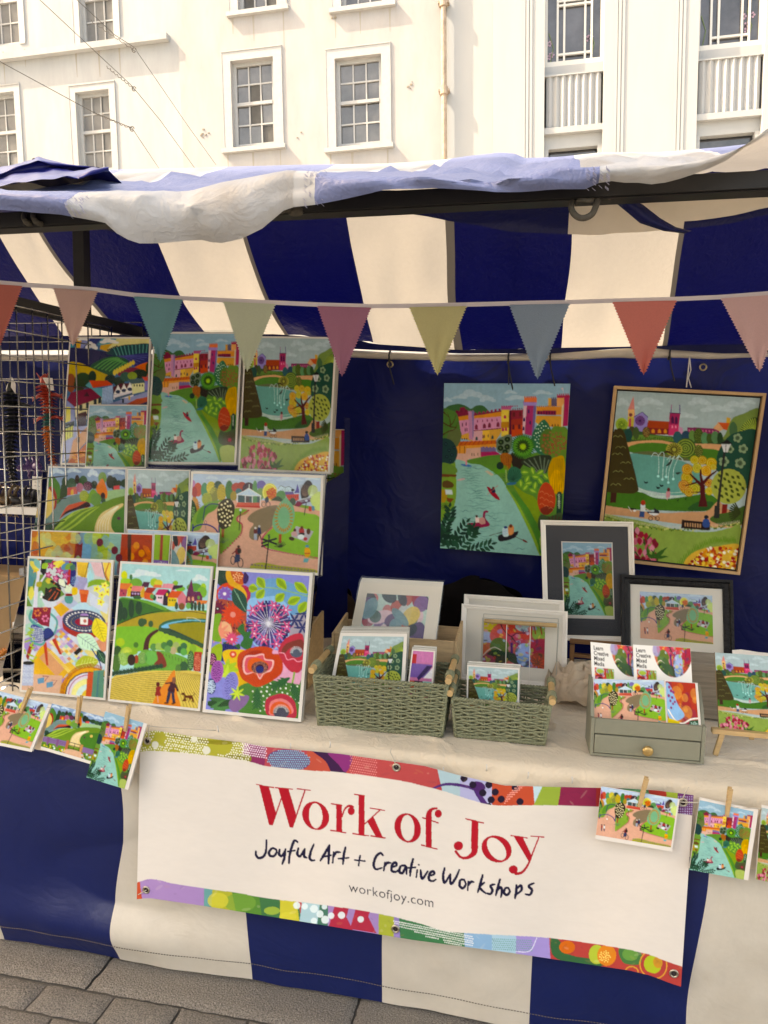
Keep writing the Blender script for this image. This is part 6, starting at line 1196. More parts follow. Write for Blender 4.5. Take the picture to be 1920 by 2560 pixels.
# ------------------------------------------------------------------ table with calico cover
wood0 = mat('pine board', (.42, .29, .16), .6, noise=.2, nscale=8, stretch=(1, 12, 12))
tab = empty('trestle_table', (-.35, 2.4, 0), 'long wooden trestle table hidden under the calico cover', 'table')
MB().box((-1.68, YT+.035, ZT-.03), (1.45, 2.86, ZT-.004)).build('table_top', wood0, tab)
for X in (-1.5, -.1, 1.3):
    for Y in (2.0, 2.75): m_ = MB(); sqbar(m_, (X, Y, 0), (X, Y, ZT-.031), .02, .02); m_.build('leg', wood0, tab)
drop = interp([(-1.75, .075), (-1.3, .085), (-1.05, .13), (-.9, .13), (.2, .15), (.5, .17), (1.5, .2)])
def cloth(u, v):
    X = lerp(-1.70, 1.5, u); L_ = .93; s_ = v*(L_+.16)
    wr = max(0, 1-abs(n1(X*3.2+v*5+3, v*9-X*2))/.16)*.006+max(0, 1-abs(n2(X*5-v*8, v*12+X*3))/.13)*.004+n2(X*17-v*9, v*26)*.002
    if s_ < L_-.025:
        Y = 2.85-s_; return Vector((X, Y, ZT+.0035+max(0, wr)*1.3))
    t = (s_-(L_-.025))/.185; dr = drop(X)
    ang = min(1, t/.16)*math.pi/2
    if t < .16: return Vector((X, 1.915-.022*math.sin(ang), ZT+.004-.012*(1-math.cos(ang))))
    k = (t-.16)/.84; fold = .016*n1(X*8+k*2, 2+k)+.010*n2(X*19+k*5, 5)+.004*math.sin(X*61+3*n1(X*5, 1)+k*4)
    return Vector((X, max(1.874, 1.889-.006*k+.7*(fold-.006)*min(1, .25+k*1.3)), ZT-.012-dr*k+(.008*n1(X*11, 9)*k)))
mb = MB(); mb.grid(420, 150, cloth)
calico = mat('calico', (.72, .615, .47), .85, noise=.06, nscale=9, bump=.35, bscale=30, bump2=.4, sheen=.2, trans=.08)
o = mb.build('table_cover', calico, smooth=True, origin=(0, 1.95, ZT)); tag(o, 'creased cream calico cloth covering the stall table and hanging over its front', 'tablecloth')
# striped front sheet, to the ground
def skirt(u, v):
    X = lerp(-1.95, 1.55, u); b = 1-v
    Y = 1.922-.028*math.sin(v*math.pi)*(.6+.4*math.sin(X*2.7+.8))
    Y += .035*math.exp(-((v-.62)/.16)**2)*math.exp(-((X+1.15)/.28)**2)-.03*math.exp(-((v-.88)/.10)**2)*math.exp(-((X+1.2)/.4)**2)
    Y += .007*n1(X*4, v*4)+.004*n2(X*11, v*8)
    xs = X+.020*math.exp(-((X-SB[1])/.25)**2)*math.sin(v*7.2-1.0)+.012*math.exp(-((X-SB[2])/.2)**2)*math.sin(v*8)+.014*math.exp(-((X-SB[5])/.2)**2)*math.sin(v*6)
    gap = .012
    Y = min(Y, 1.93)
    Y = lerp(max(Y, 1.908), Y, min(1, v*5)) if v < .2 else Y
    return Vector((xs, Y, lerp(ZT-.02, gap+.004*n1(X*9, 0), v)))
NS = 351
SB = [atY(x, y, 1.9).x for x, y in ((-8, 2200), (287, 2250), (611, 2360), (956, 2420), (1327, 2440), (1736, 2440))]
def ms(i, j):
    X = lerp(-1.95, 1.55, (i+.5)/(NS-1)); return 0 if sum(X > b for b in SB) % 2 == 1 else 1
f_navy = mat('navy pvc sheet', (.004, .013, .085), .36, spec=.4, bump=.2, bscale=12, bump2=.16, noise=.12, nscale=3)
f_white = mat('white pvc sheet', (.60, .55, .46), .42, spec=.45, bump=.2, bscale=12, bump2=.14, noise=.05, nscale=14, stain=.25)
mb = MB(); mb.grid(NS, 90, skirt, ms); mb.build('front_sheet', [f_navy, f_white], stall, smooth=True)
s_ = MB(); 
for k in range(420):
    u = .02+k/440; a = skirt(u, .925); b = skirt(u+.0013, .925); s_.tube([a+Vector((0, -.0015, 0)), b+Vector((0, -.0015, 0))], .0013, 4, caps=False)
s_.build('hem_stitching', mat('brown thread', (.12, .10, .08), .8), stall)
# ------------------------------------------------------------------ artwork
A_castle, A_pond, A_band, A_vill, A_coun, A_terr, A_fiel, A_flow = art_castle(), art_pond(), art_bandstand(), art_village(), art_country(), art_terrace(), art_fields(), art_flowers()
X_or, X_ov, X_mx, X_sq, X_lf, X_tr = [art_abstract(k) for k in ('orange', 'ovals', 'mixed', 'square', 'leaflet', 'tree')]
card_m = mat('white card', (.76, .71, .645), .55, noise=.02)
edge_m = mat('card edges', (.52, .47, .40), .7, noise=.2, nscale=300, stretch=(1, 60, 60))
clear = mat('clear sleeve', (1, 1, 1), .08, alpha=.35, bump=0)
glassp = mat('picture glass', (1, 1, 1), .03, alpha=.2)
acryl = mat('clear acrylic', (1, 1, 1), .05, alpha=.9)
pine = mat('pale pine', (.55, .36, .17), .5, noise=.22, nscale=10, stretch=(2, 14, 14))
pine_d = mat('crate pine', (.48, .33, .18), .65, noise=.3, nscale=7, stretch=(1.5, 14, 14), stain=.3)
def sleeve(q, parent, grow=.004, w=.0022, lipn=True):
    g = Quad(q.P(-grow/q.W, -grow*1.6/q.H, w), q.P(1+grow/q.W, -grow*1.6/q.H, w), q.P(1+grow/q.W, 1+grow/q.H, w), q.P(-grow/q.W, 1+grow/q.H, w))
    b = MB(); b.grid(9, 13, lambda u, v: g.P(u, v, .0012*n1(u*4+g.c[0].x*30, v*5)))
    if lipn: b.grid(6, 2, lambda u, v: g.P(u, .88+v*.002, .0015))
    return b.build('sleeve', clear, parent, smooth=True)
def print_card(name, q, art, label, cat, group=None, crop=(0, 0, 1, 1), border=.008, t=.0015, slv=True, mb4=None, backs=0, bgroup=None, blabel=None):
    b = MB(); q.slab(b, t); o = b.build(name, card_m, origin=q.base()); tag(o, label, cat, group)
    l, tp, r, bt = mb4 or (border,)*4
    s_ = q.sub(l/q.W, tp/q.H, 1-r/q.W, 1-bt/q.H)
    if art is not None: paint(s_, art, o, crop=crop)
    if slv: sleeve(q, o)
    for k in range(backs):
        dx, dz = .0015*(k+1)*(1 if k % 2 else .4), .0012*(k+1)
        d = q.n*-(t+.004)*(k+1)+Vector((dx, 0, dz if k % 2 else -dz*.3))
        q2 = Quad(*[p+d for p in q.c]); b = MB(); q2.slab(b, t); ob = b.build(name, edge_m, origin=q2.base()); tag(ob, blabel or ('spare print tucked behind the '+bgroup), cat, 'spares behind the '+bgroup); sleeve(q2, ob, lipn=False)
    return o
def box_quad(mb, q, t, w=0): return q.slab(mb, t, w)
# ------------------------------------------------------------------ tiered rack of prints at the left
zt = ZT+.012
q_t = lean([(69.6, 1390), (284, 1400), (263, 1751), (49, 1729.6)], zt, .075)
q_f = lean([(301, 1402.7), (532.7, 1416), (499.6, 1778), (269, 1752.6)], zt, .075)
q_h = lean([(540.5, 1417.5), (782, 1432.7), (752.4, 1805), (506, 1780)], zt, .075)
print_card('art_print', q_t, A_terr, 'portrait print of a cat, chair and round table on a patchwork terrace', 'art print', border=.007, backs=1, bgroup='terrace print')
print_card('art_print', q_f, A_fiel, 'portrait print of a village above green hills and a ploughed yellow field', 'art print', border=.007, backs=1, bgroup='ploughed field print')
print_card('art_print', q_h, A_flow, 'portrait print of big red poppies and pink starry flowers', 'art print', border=.009, backs=2, bgroup='poppy print')
Y2, Y3 = 2.30, 2.44
def qY(px, Y, l): return quadY(px, Y+l, Y)
q_o = qY([(78, 1324), (384, 1335), (380, 1445), (72, 1430)], 2.243, .008)
print_card('art_print', qY([(318, 1322), (549, 1332), (541, 1450), (318, 1440)], 2.252, .008), A_band, 'small bandstand park print half hidden behind the orange strip print', 'art print', crop=(.30, 0, 1, .62), border=.003)
print_card('art_print', q_o, X_or, 'long orange and green abstract print above the terrace print', 'art print', border=.004)
print_card('art_print', qY([(385, 1334), (428, 1336), (420, 1446), (380, 1444)], 2.236, .008), X_tr, 'narrow card of a red trunk on green, beside the orange strip print', 'art card', border=.003, slv=False)
print_card('art_print', qY([(430, 1337), (469, 1339), (462, 1449), (424, 1447)], 2.229, .008), art_abstract('ovals') if 0 else X_ov, 'narrow teal card next to the red trunk card', 'art card', border=.003, slv=False, crop=(.5, 0, .9, .9))
print_card('art_print', qY([(121, 1165.5), (317, 1170), (312, 1400), (104, 1392)], Y2, .045), A_coun, 'landscape print of green hills, an orange tree and a winding path', 'art print', crop=(0, 0, .80, .98), border=.005, backs=1, bgroup='winding path print')
print_card('art_print', qY([(318, 1171), (475.5, 1175), (470, 1400), (313, 1394)], Y2-.012, .045), A_pond, 'small pond and church print between the path print and the bandstand print', 'art print', crop=(0, 0, 1, .78), border=.004)
print_card('art_print', qY([(478, 1178), (808.6, 1189), (800, 1439), (464, 1418)], Y2-.03, .05), A_band, 'large landscape print of a park with a white bandstand, on the middle tier', 'art print', border=.008, backs=3, bgroup='bandstand print')
print_card('art_print', qY([(174, 841.5), (377, 843), (367.6, 1166), (151, 1161)], Y3, .06), A_vill, 'portrait print of a village street under striped purple and green hills', 'art print', border=.006, backs=1, bgroup='village street print')
print_card('art_print', qY([(221.8, 1011), (370, 1012), (364, 1170), (212, 1169)], Y3-.02, .025), A_castle, 'small castle and river print in front of the village street print', 'art print', crop=(0, 0, 1, .78), border=.004)
print_card('art_print', qY([(384, 829.5), (606, 830), (590, 1161), (366, 1159)], Y3, .06), A_castle, 'large castle and river print in the middle of the top tier', 'art print', border=.007, backs=4, bgroup='top tier castle print')
print_card('art_print', qY([(612, 840), (842, 843), (823.6, 1184), (595.7, 1175)], Y3-.01, .06), A_pond, 'large pond and church print at the right end of the top tier', 'art print', border=.006, backs=4, bgroup='top tier pond print')
rack = empty('display_rack', (-.95, 2.4, ZT+.004), 'clear acrylic tiered rack holding the sleeved prints', 'display rack')
xr = atY(800, 1439, Y2).x+.008; xl = atY(104, 1392, Y2).x-.01
zs1 = atY(560, 1452, 2.27).z; zs3 = min(atY(700, 1181, Y3).z, 1.6)
for X in (xl, xr):
    b = MB(); pr = [(2.10, ZT+.005), (2.62, ZT+.005), (2.62, 1.62), (2.545, 1.62), (2.545, zs3), (2.33, zs3-.02), (2.24, 1.10), (2.10, .80)]
    n = len(pr); b.add([(X+dx, y, z) for dx in (-.0015, .0015) for y, z in pr], [tuple(range(n)), tuple(range(2*n-1, n-1, -1))]+[(k, (k+1) % n, (k+1) % n+n, k+n) for k in range(n)]); b.build('side_panel', acryl, rack)
for (ya, yb, z) in ((2.215, 2.36, zs1-.006), (Y3-.06, 2.56, zs3-.012), (2.10, 2.6, ZT+.006)):
    b = MB(); b.box((xl+.002, ya, z), (xr-.002, yb, z+.003)); b.box((xl+.002, ya, z+.003), (xr-.002, ya+.003, z+.011)); b.build('shelf', acryl, rack)
# prints filed behind the rack's right edge
qe = Quad(Vector((xr-.075, 2.60, 1.58)), Vector((xr-.004, 2.602, 1.58)), Vector((xr-.004, 2.60, .80)), Vector((xr-.08, 2.60, .80)))
print_card('art_print', qe, A_castle, 'print edge showing through the clear rack panel, right of the top tier', 'art print', crop=(.85, .1, 1, 1), border=.003)
# ------------------------------------------------------------------ woven baskets
green = mat('sage paper cord', (.215, .225, .135), .8, noise=.3, nscale=110, bump=.3, bscale=300)
dowel = mat('bamboo dowel', (.55, .36, .16), .45, noise=.2, nscale=30, stretch=(1, 1, 1))
def basket(fl, fr_, depth, h, label, flare=.012, seed=1):
    """fl, fr_: front bottom corners on the table"""
    xd = (fr_-fl).normalized(); yd = Vector((-xd.y, xd.x, 0)); Wd = (fr_-fl).length
    root = empty('woven_basket', (fl+fr_)/2+yd*depth/2, label, 'basket', 'woven green baskets')
    r = random.Random(seed)
    def wallp(s_, z, off=0):                           # s_ along the perimeter
        Pm = 2*(Wd+depth); s_ %= Pm; k = z/h*flare
        if s_ < Wd: p = fl+xd*s_; nn = -yd
        elif s_ < Wd+depth: p = fr_+yd*(s_-Wd); nn = xd
        elif s_ < 2*Wd+depth: p = fr_+yd*depth-xd*(s_-Wd-depth); nn = yd
        else: p = fl+yd*(2*(Wd+depth)-s_); nn = -xd
        c = fl+xd*Wd/2+yd*depth/2; d = p-c; p = c+xd*(d.dot(xd)*(1+k*2/Wd))+yd*(d.dot(yd)*(1+k*2/depth))
        return p+nn*off+Vector((0, 0, z))
    Pm = 2*(Wd+depth); nst = int(round(Pm/.041/2))*2+1; rows = int(h/.0054)
    b = MB()
    for rr_ in range(rows):
        pts, rad = [], []; N_ = nst*6
        ph = rr_ % 2; zc = .007+(h-.014)*rr_/(rows-1)
        for k in range(N_):
            s_ = Pm*k/N_; w_ = math.cos(k/6*math.pi+ph*math.pi)
            pts.append(wallp(s_, zc+.0016*math.sin(k/6*math.pi*2+rr_*1.3)+.0010*n1(s_*60, rr_*3.3), -.001+.0058*w_+.0008*n2(s_*80, rr_)))
        b.tube(pts, .0030, 6, closed=True)
    b.build('weave', green, root, smooth=True)
    b = MB()
    for k in range(nst):
        s_ = Pm*(k+.0)/nst
        for d in (-.0032, .0032): b.tube([wallp(s_+d, z, 0) for z in np.linspace(.001, h, 6)], .0026, 6)
    b.build('stakes', green, root, smooth=True)
    b = MB()
    for z in (.003, h+.001):
        for t in range(2):
            b.tube([wallp(Pm*k/260, z+.0028*math.sin(k*1.1+t*math.pi), .0028*math.cos(k*1.1+t*math.pi)) for k in range(260)], .0034, 6, closed=True)
    for c in (0, Wd, Wd+depth, 2*Wd+depth): b.tube([wallp(c+.0005, z, .001) for z in np.linspace(0, h, 9)], .0042, 7)
    b.build('rim', green, root, smooth=True)
    MB().box((0, 0, 0), (1, 1, 1))
    bt = MB(); bt.add([wallp(s_, .004, -.003) for s_ in (.001, Wd-.001, Wd+depth-.001, 2*Wd+depth-.001)], [(0, 1, 2, 3)]); bt.build('base', green, root)
    for s0, s1 in ((2*Wd+2*depth-.001, 2*Wd+depth+.001), (Wd+.001, Wd+depth-.001)):
        a, e = wallp(s0, h+.019, .003), wallp(s1, h+.019, .003); d = (e-a).normalized()
        b = MB(); b.tube([a-d*.012+(e-a+d*.024)*t for t in np.linspace(0, 1, 6)], .0088, 14); hd = b.build('handle', dowel, root, smooth=False)
        for t in (.10, .86):
            b = MB()
            for j in range(6):
                c = a+(e-a)*t+d*.006*j; n = 10; b.tube([c+(Vector((0, 0, 1))*math.sin(q*2*math.pi/n)+d.cross(Vector((0, 0, 1)))*math.cos(q*2*math.pi/n))*.0108+d*.006*q/n for q in range(n+1)], .0026, 5)
            c = a+(e-a)*t+d*.012
            for j in (-.005, .004, .012): b.tube([c+d*j+Vector((0, 0, -.008)), c+d*j+Vector((0, 0, -.021))], .003, 6)
            b.build('binding', green, hd, smooth=True)
    return root, xd, yd
def toz(p): return atZ(p[0], p[1], ZT+.008)
B1l, B1r = toz((797, 1814)), toz((1103, 1842)); h1 = atY(791, 1687, B1l.y).z-ZT-.008
basket(B1l, B1r, .17, h1, 'larger woven sage green basket with bamboo handles, standing left, full of sleeved cards', seed=1)
B2l, B2r = toz((1139, 1841)), toz((1359, 1862)); h2 = atY(1138, 1744, B2l.y).z-ZT-.008
basket(B2l, B2r, .125, h2, 'smaller woven sage green basket with bamboo handles, standing right, half empty', seed=2)
def stack(px, Y, l, n, art, label, group, crop, step=.0035, border=.006, ctop=None):
    q = quadY(px, Y+l, Y); print_card('greeting_card', q, art, label, 'greeting card', crop=crop, border=border)
    r = random.Random(n)
    for k in range(n):
        d = q.n*-step*(k+1)+Vector((r.uniform(-.001, .003), 0, .0022*(k+1)*r.uniform(.8, 1.1)))
        q2 = Quad(*[p+d for p in q.c]); b = MB(); q2.slab(b, .0012); o = b.build('greeting_card', card_m if k % 2 else edge_m, origin=q2.base()); tag(o, 'spare card filed behind the '+group, 'greeting card', 'spares behind the '+group); sleeve(q2, o, lipn=False)
yb1 = (B1l.y+B1r.y)/2
stack([(851, 1582), (1018, 1584), (1009, 1760), (818, 1752)], yb1+.045, .03, 9, A_pond, 'square pond and church card at the front of the larger basket', 'front card of the larger basket', (0, 0, 1, .78), border=.009)
stack([(1030, 1623), (1088, 1627), (1079, 1760), (1014, 1754)], yb1+.05, .02, 4, X_sq, 'pink and purple geometric card, right of the pond card in the larger basket', 'geometric card', (0, 0, 1, 1), border=.004, step=.004)
yb2 = (B2l.y+B2r.y)/2
stack([(1168, 1662), (1299, 1671), (1296, 1790), (1166, 1778)], yb2+.04, .02, 4, A_pond, 'small pond and church card standing in the smaller basket', 'card in the smaller basket', (0, 0, 1, .80), border=.004, step=.003)
# ------------------------------------------------------------------ pine crate with the mounted ovals print
cr = empty('pine_crate', (-.1, 2.35, ZT+.006), 'slatted pale pine crate behind the larger basket', 'crate')
fr0, fl0 = atZ(1122, 1757, ZT+.006), atZ(835, 1735, ZT+.006); yc = fr0.y; xl_, xr_ = atY(836, 1600, yc).x, atY(1135, 1610, yc).x; zc = atY(1137, 1606, yc).z; yk = yc+.17
zbk = atY(1148, 1552, yk).z
for (a_, e_) in (((xl_, yc), (xr_, yc)), ((xl_, yk), (xr_, yk))):
    for k in range(2):
        z0 = ZT+.008+k*(zc-ZT)*.55; b = MB(); b.box((a_[0], a_[1], z0), (e_[0], a_[1]+.008, z0+(zc-ZT)*.42)); b.build('slat', pine_d, cr, bevel=.001)
for X in (xl_-.009, xr_+.001):
    b = MB(); b.add([(X+dx, y, z) for dx in (0, .008) for y, z in ((yc, ZT+.008), (yk+.008, ZT+.008), (yk+.008, zbk), (yc, zc))], [(3, 2, 1, 0), (4, 5, 6, 7), (0, 1, 5, 4), (1, 2, 6, 5), (2, 3, 7, 6), (3, 0, 4, 7)]); b.build('end_panel', pine_d, cr, bevel=.001)
b = MB(); b.box((xl_, yc+.009, ZT+.009), (xr_, yk-.001, ZT+.014)); b.build('base', pine_d, cr)
def mounted(name, q, op, art, label, cat, mount_m, crop=(0, 0, 1, 1), grp=None):
    """flat window mount: opening op = (u0,v0,u1,v1)"""
    b = MB(); u0, v0, u1, v1 = op
    for r_ in ((0, 0, 1, v0), (0, v1, 1, 1), (0, v0, u0, v1), (u1, v0, 1, v1)): q.sub(*r_).slab(b, .002)
    o = b.build(name, mount_m, origin=q.base()); tag(o, label, cat, grp)
    if art is not None: paint(q.sub(u0-.002, v0-.002, u1+.002, v1+.002), art, o, crop=crop, w=-.0016)
    return o
cream_m = mat('cream mount board', (.72, .65, .54), .7)
qo = quadY([(900.6, 1456), (1105, 1467), (1078, 1680), (858, 1665)], yk-.03, yc+.05)
o = mounted('mounted_print', qo, (.11, .125, .86, .70), X_ov, 'cream mounted print of overlapping coloured ovals, leaning in the pine crate', 'mounted print', cream_m); sleeve(qo, o)
for k in range(3):
    d = qo.n*-.006*(k+1)+Vector((.001*k, 0, .006*(k+1))); q2 = Quad(*[p+d for p in qo.c]); b = MB(); q2.slab(b, .002); ob = b.build('mounted_print', cream_m, origin=q2.base()); tag(ob, 'cream mount board filed behind the ovals print in the crate', 'mounted print', 'mounts filed in the crate'); sleeve(q2, ob, lipn=False)
# ------------------------------------------------------------------ framed pictures
def frame(q, wd, dp, m_fr, label, art, op, mount_m, border=0, crop=(0, 0, 1, 1), glass=True, name='picture_frame', steps=1, mtop=None):
    root = empty(name, q.base(), label, 'picture frame')
    b = MB(); a_, c_ = wd/q.W, wd/q.H
    prof = [(0, 0), (0, dp), (wd*.30, dp*1.0), (wd*.42, dp*.72), (wd*.8, dp*.62), (wd, dp*.45), (wd, 0)] if steps else [(0, 0), (0, dp), (wd, dp), (wd, 0)]
    def ring(i, d): m = d; return q.P(*[(m/q.W, m/q.H), (1-m/q.W, m/q.H), (1-m/q.W, 1-m/q.H), (m/q.W, 1-m/q.H)][i], 0)
    n = len(prof); vs = [ring(i, d)+q.n*h_ for i in range(4) for d, h_ in prof]
    b.add(vs, [(i*n+k, i*n+(k+1) % n, ((i+1) % 4)*n+(k+1) % n, ((i+1) % 4)*n+k) for i in range(4) for k in range(n)])
    b.build('moulding', m_fr, root)
    qi = q.inset(wd)
    b = MB(); qi.slab(b, .003, .0025); mt = b.build('mount', mount_m, root)
    if art is not None:
        qp = Quad(q.P(op[0], op[1], .003), q.P(op[2], op[1], .003), q.P(op[2], op[3], .003), q.P(op[0], op[3], .003))
        if border: b = MB(); Quad(*[qp.P(u, v) for u, v in ((-border/qp.W, -border/qp.H), (1+border/qp.W, -border/qp.H), (1+border/qp.W, 1+border*3/qp.H), (-border/qp.W, 1+border*3/qp.H))]).slab(b, .0012, .0006); b.build('print_margin', card_m, root)
        paint(qp, art, root, crop=crop, w=.0008)
    if glass: b = MB(); g = qi.sub(.001, .001, .999, .999, min(dp*.4, .008)); b.add(g.c, [(0, 3, 2, 1)]); b.build('glass', glassp, root)
    return root
whitef = mat('white painted moulding', (.84, .80, .73), .4, bump=.05)
blackf = mat('black grained moulding', (.008, .008, .009), .45, bump=.5, bscale=60, spec=.25)
ivory = mat('ivory mount board', (.80, .75, .66), .7)
darkm = mat('charcoal mount board', (.045, .047, .058), .6)
# two white landscape frames
zf = ZT+.008
pb = atZ(1415, 1724, zf); yf = pb.y
q = quadY([(1161.5, 1485), (1410, 1501), (1408, 1705), (1153, 1682)], yf+.10, yf+.055); frame(q, .016, .014, whitef, 'white landscape frame standing behind the other white landscape frame', None, None, ivory)
q = quadY([(1155.4, 1509), (1419, 1528.6), (1415.4, 1723.5), (1148, 1696)], yf+.05, yf); frame(q, .016, .014, whitef, 'white landscape frame with a bright mixed media picture behind the bamboo rod', X_mx, (.21, .205, .795, .765), ivory)
# clear holder with a bamboo rod
ho = empty('hanging_card_holder', atY(1300, 1770, yf-.06), 'clear acrylic holder with a bamboo rod, in front of the white landscape frame', 'acrylic holder')
yh = yf-.035; A_, B_ = atY(1211, 1552, yh), atY(1392, 1564, yh)
b = MB(); b.tube([A_.lerp(B_, t) for t in np.linspace(0, 1, 5)], .0068, 14); b.build('rod', dowel, ho)
for x0, y0, x1, y1 in ((1267, 1562, 1264, 1668), (1326, 1566, 1322, 1722)): b = MB(); b.tube([atY(x0, y0, yh-.002), atY(x1, y1, yh-.002)], .0016, 6); b.build('hanger', whitef, ho)
zb_ = ZT+.008; c0 = atY(1386, 1575, yh-.012); 
b = MB(); x0, x1 = atY(1206, 1600, yh).x, atY(1394, 1600, yh).x; zt_ = atY(1300, 1545, yh).z
for y in (yh-.03, yh+.025):
    for X in (x0, x1): b.tube([(X, y, zb_), (X, y, zt_)], .0014, 5)
    b.tube([(x0, y, zt_), (x1, y, zt_)], .0014, 5); b.tube([(x0, y, zb_+.002), (x1, y, zb_+.002)], .0014, 5)
b.build('edge_frame', mat('acrylic edge', (.55, .55, .50), .15, trans=.4), ho)
b = MB(); b.add([(x0, yh-.03, zb_), (x1, yh-.03, zb_), (x1, yh-.03, zt_), (x0, yh-.03, zt_)], [(0, 1, 2, 3)]); b.add([(x1, yh-.03, zb_), (x1, yh+.025, zb_), (x1, yh+.025, zt_), (x1, yh-.03, zt_)], [(0, 1, 2, 3)]); b.build('clear_wall', glassp, ho)
b = MB(); b.box((x0, yh-.03, zb_-.001), (x1, yh+.025, zb_+.004)); b.build('base', acryl, ho)
# tall white frame with charcoal mount, on a brown easel
yt = 2.77; pb = Vector((.2, yt, zf))
q = quadY([(1351, 1300), (1582, 1304.8), (1590, 1604), (1360, 1598)], yt+.06, yt); frame(q, .018, .016, whitef, 'tall white frame with a charcoal mount around a castle print', A_castle, (.235, .185, .765, .79), darkm, border=.004)
brown = mat('brown stained wood', (.24, .115, .045), .5, noise=.3, nscale=12, stretch=(1, 10, 10))
ea = empty('tabletop_easel', (pb.x, yt, zf), 'brown wooden tabletop easel under the tall white frame', 'easel')
def plank(px0, px1, Y, th, dp, name, m, par):
    p, r_ = atY(*px0, Y), atY(*px1, Y); d = (r_-p).normalized(); n = Vector((0, -1, 0)); s_ = d.cross(n).normalized()*th/2
    b = MB(); b.hexa([p-s_, r_-s_, r_+s_, p+s_], Vector((0, dp, 0))); return b.build(name, m, par, bevel=.001)
plank((1425, 1603), (1560, 1612), yt-.022, .016, .018, 'ledge', brown, ea); plank((1428, 1638), (1560, 1650), yt-.022, .013, .018, 'foot_rail', brown, ea)
yl = proj((atY(1430, 1660, yt-.026).x, yt-.026, zf))[1]
plank((1431, 1612), (1429, yl), yt-.026, .016, .014, 'leg', brown, ea); plank((1555, 1620), (1556, yl+6), yt-.026, .016, .014, 'leg', brown, ea); plank((1490, 1330), (1495, 1640), yt+.075, .018, .012, 'back_strut', brown, ea)
# black frame
yk2 = atZ(1745, 1706, zf).y+.015
q = quadY([(1551.5, 1436.6), (1828.5, 1450.6), (1834, 1672), (1553, 1645)], yk2+.07, yk2); frame(q, .031, .022, blackf, 'black grained frame around a small cream mounted bandstand print', A_band, (.175, .19, .825, .745), ivory)
ea2 = empty('tabletop_easel', atY(1690, 1700, yk2), 'pale wooden tabletop easel under the black frame', 'easel')
plank((1600, 1664), (1774, 1674), yk2-.02, .011, .014, 'ledge', pine, ea2); plank((1744, 1678), (1751, 1706), yk2-.016, .014, .010, 'leg', pine, ea2); plank((1622, 1668), (1616, 1696), yk2-.016, .014, .010, 'leg', pine, ea2); plank((1690, 1470), (1690, 1665), yk2+.09, .014, .010, 'back_strut', pine, ea2)
# wall canvases
YW = 2.93
q = quadY([(1110.5, 958), (1426, 959.3), (1400, 1393), (1100.6, 1370)], YW, YW-.035)
o = MB(); q.slab(o, .018); o = o.build('canvas_painting', mat('painted canvas edge', (.20, .30, .28), .8, noise=.3, nscale=20), origin=q.base()); tag(o, 'unframed canvas of the castle and river hanging on the navy backcloth', 'painting'); paint(q, A_castle, o, m=vcmat('canvas paint', .6, .5, .05), w=.0007)
qf = quadY([(1535, 965), (1914, 984), (1848, 1437), (1490, 1397)], YW, YW-.04)
ro = empty('canvas_painting', qf.base(), 'pond and church canvas in a thin pale wood frame hanging on the backcloth', 'painting')
b = MB(); 
for r_ in ((0, 0, 1, .017), (0, .983, 1, 1), (0, .017, .021, .983), (.979, .017, 1, .983)): qf.sub(*r_).slab(b, .03, .012)
b.build('frame', mat('ash frame', (.50, .30, .14), .5, noise=.15, nscale=14), ro, bevel=.0006)
b = MB(); qf.sub(.0215, .0175, .9785, .9825).slab(b, .01, -.006); b.build('shadow_gap', mat('black tray', (.02, .015, .015), .8), ro)
paint(qf.sub(.030, .026, .970, .974), A_pond, ro, m=vcmat('canvas paint', .6), w=.0)
def cord(pts, r, m, label, cat, name, Y=None):
    b = MB(); P_ = [atY(*p) for p in pts]; b.tube(P_, r, 6); o = b.build(name, m, origin=P_[0]); return tag(o, label, cat)
cord([(1271, 905, YW-.02), (1271, 930, YW-.01), (1272, 962, YW)], .0022, MATS['black cord'], 'black cord holding up the castle canvas', 'cord', 'cord')
wh = mat('white string', (.55, .52, .5), .7)
b = MB(); b.tube([atY(1724, 892, YW-.05), atY(1720, 930, YW-.03), atY(1716, 968, YW-.01)], .0024, 6); b.tube([atY(1724, 892, YW-.05), atY(1727, 925, YW-.03), atY(1721, 945, YW-.02), atY(1728, 969, YW-.01)], .002, 6)
o = b.build('hanging_string', wh, origin=atY(1724, 892, YW)); tag(o, 'white string tied to the rail above the wood framed pond canvas', 'string')
# ------------------------------------------------------------------ sage organiser with leaflets
sage = mat('sage painted wood', (.225, .225, .165), .5, noise=.06, nscale=25, stain=.06, bump=.05)
fl_, fr_ = atZ(1474, 1887, zf), atZ(1759, 1911, zf); xd = (fr_-fl_).normalized(); yd = Vector((-xd.y, xd.x, 0)); Wd = (fr_-fl_).length; zf_ = atY(1478, 1795, fl_.y).z; D_ = .115
og = empty('desk_organiser', (fl_+fr_)/2+yd*D_/2, 'sage green wooden organiser box with one drawer and brass knob', 'organiser')
def ob(a, c, name, m, par, bevel=.0012):
    M_ = Matrix(((xd.x, yd.x, 0, fl_.x), (xd.y, yd.y, 0, fl_.y), (0, 0, 1, zf), (0, 0, 0, 1))); b = MB(); b.box(a, c, M_); return b.build(name, m, par, bevel=bevel)
hz = zf_-zf; ht = atY(1476, 1686, (fl_+yd*D_).y).z-zf; hd = hz*.60
ob((.009, .0, hd), (Wd-.009, .009, hz), 'front_lip', sage, og); ob((.009, 0, 0), (Wd-.009, .006, .006), 'plinth', sage, og, 0); ob((.009, D_-.008, 0), (Wd-.009, D_, ht*.9), 'back_board', sage, og); ob((.009, .010, hd-.004), (Wd-.009, D_-.009, hd), 'shelf', sage, og, 0)
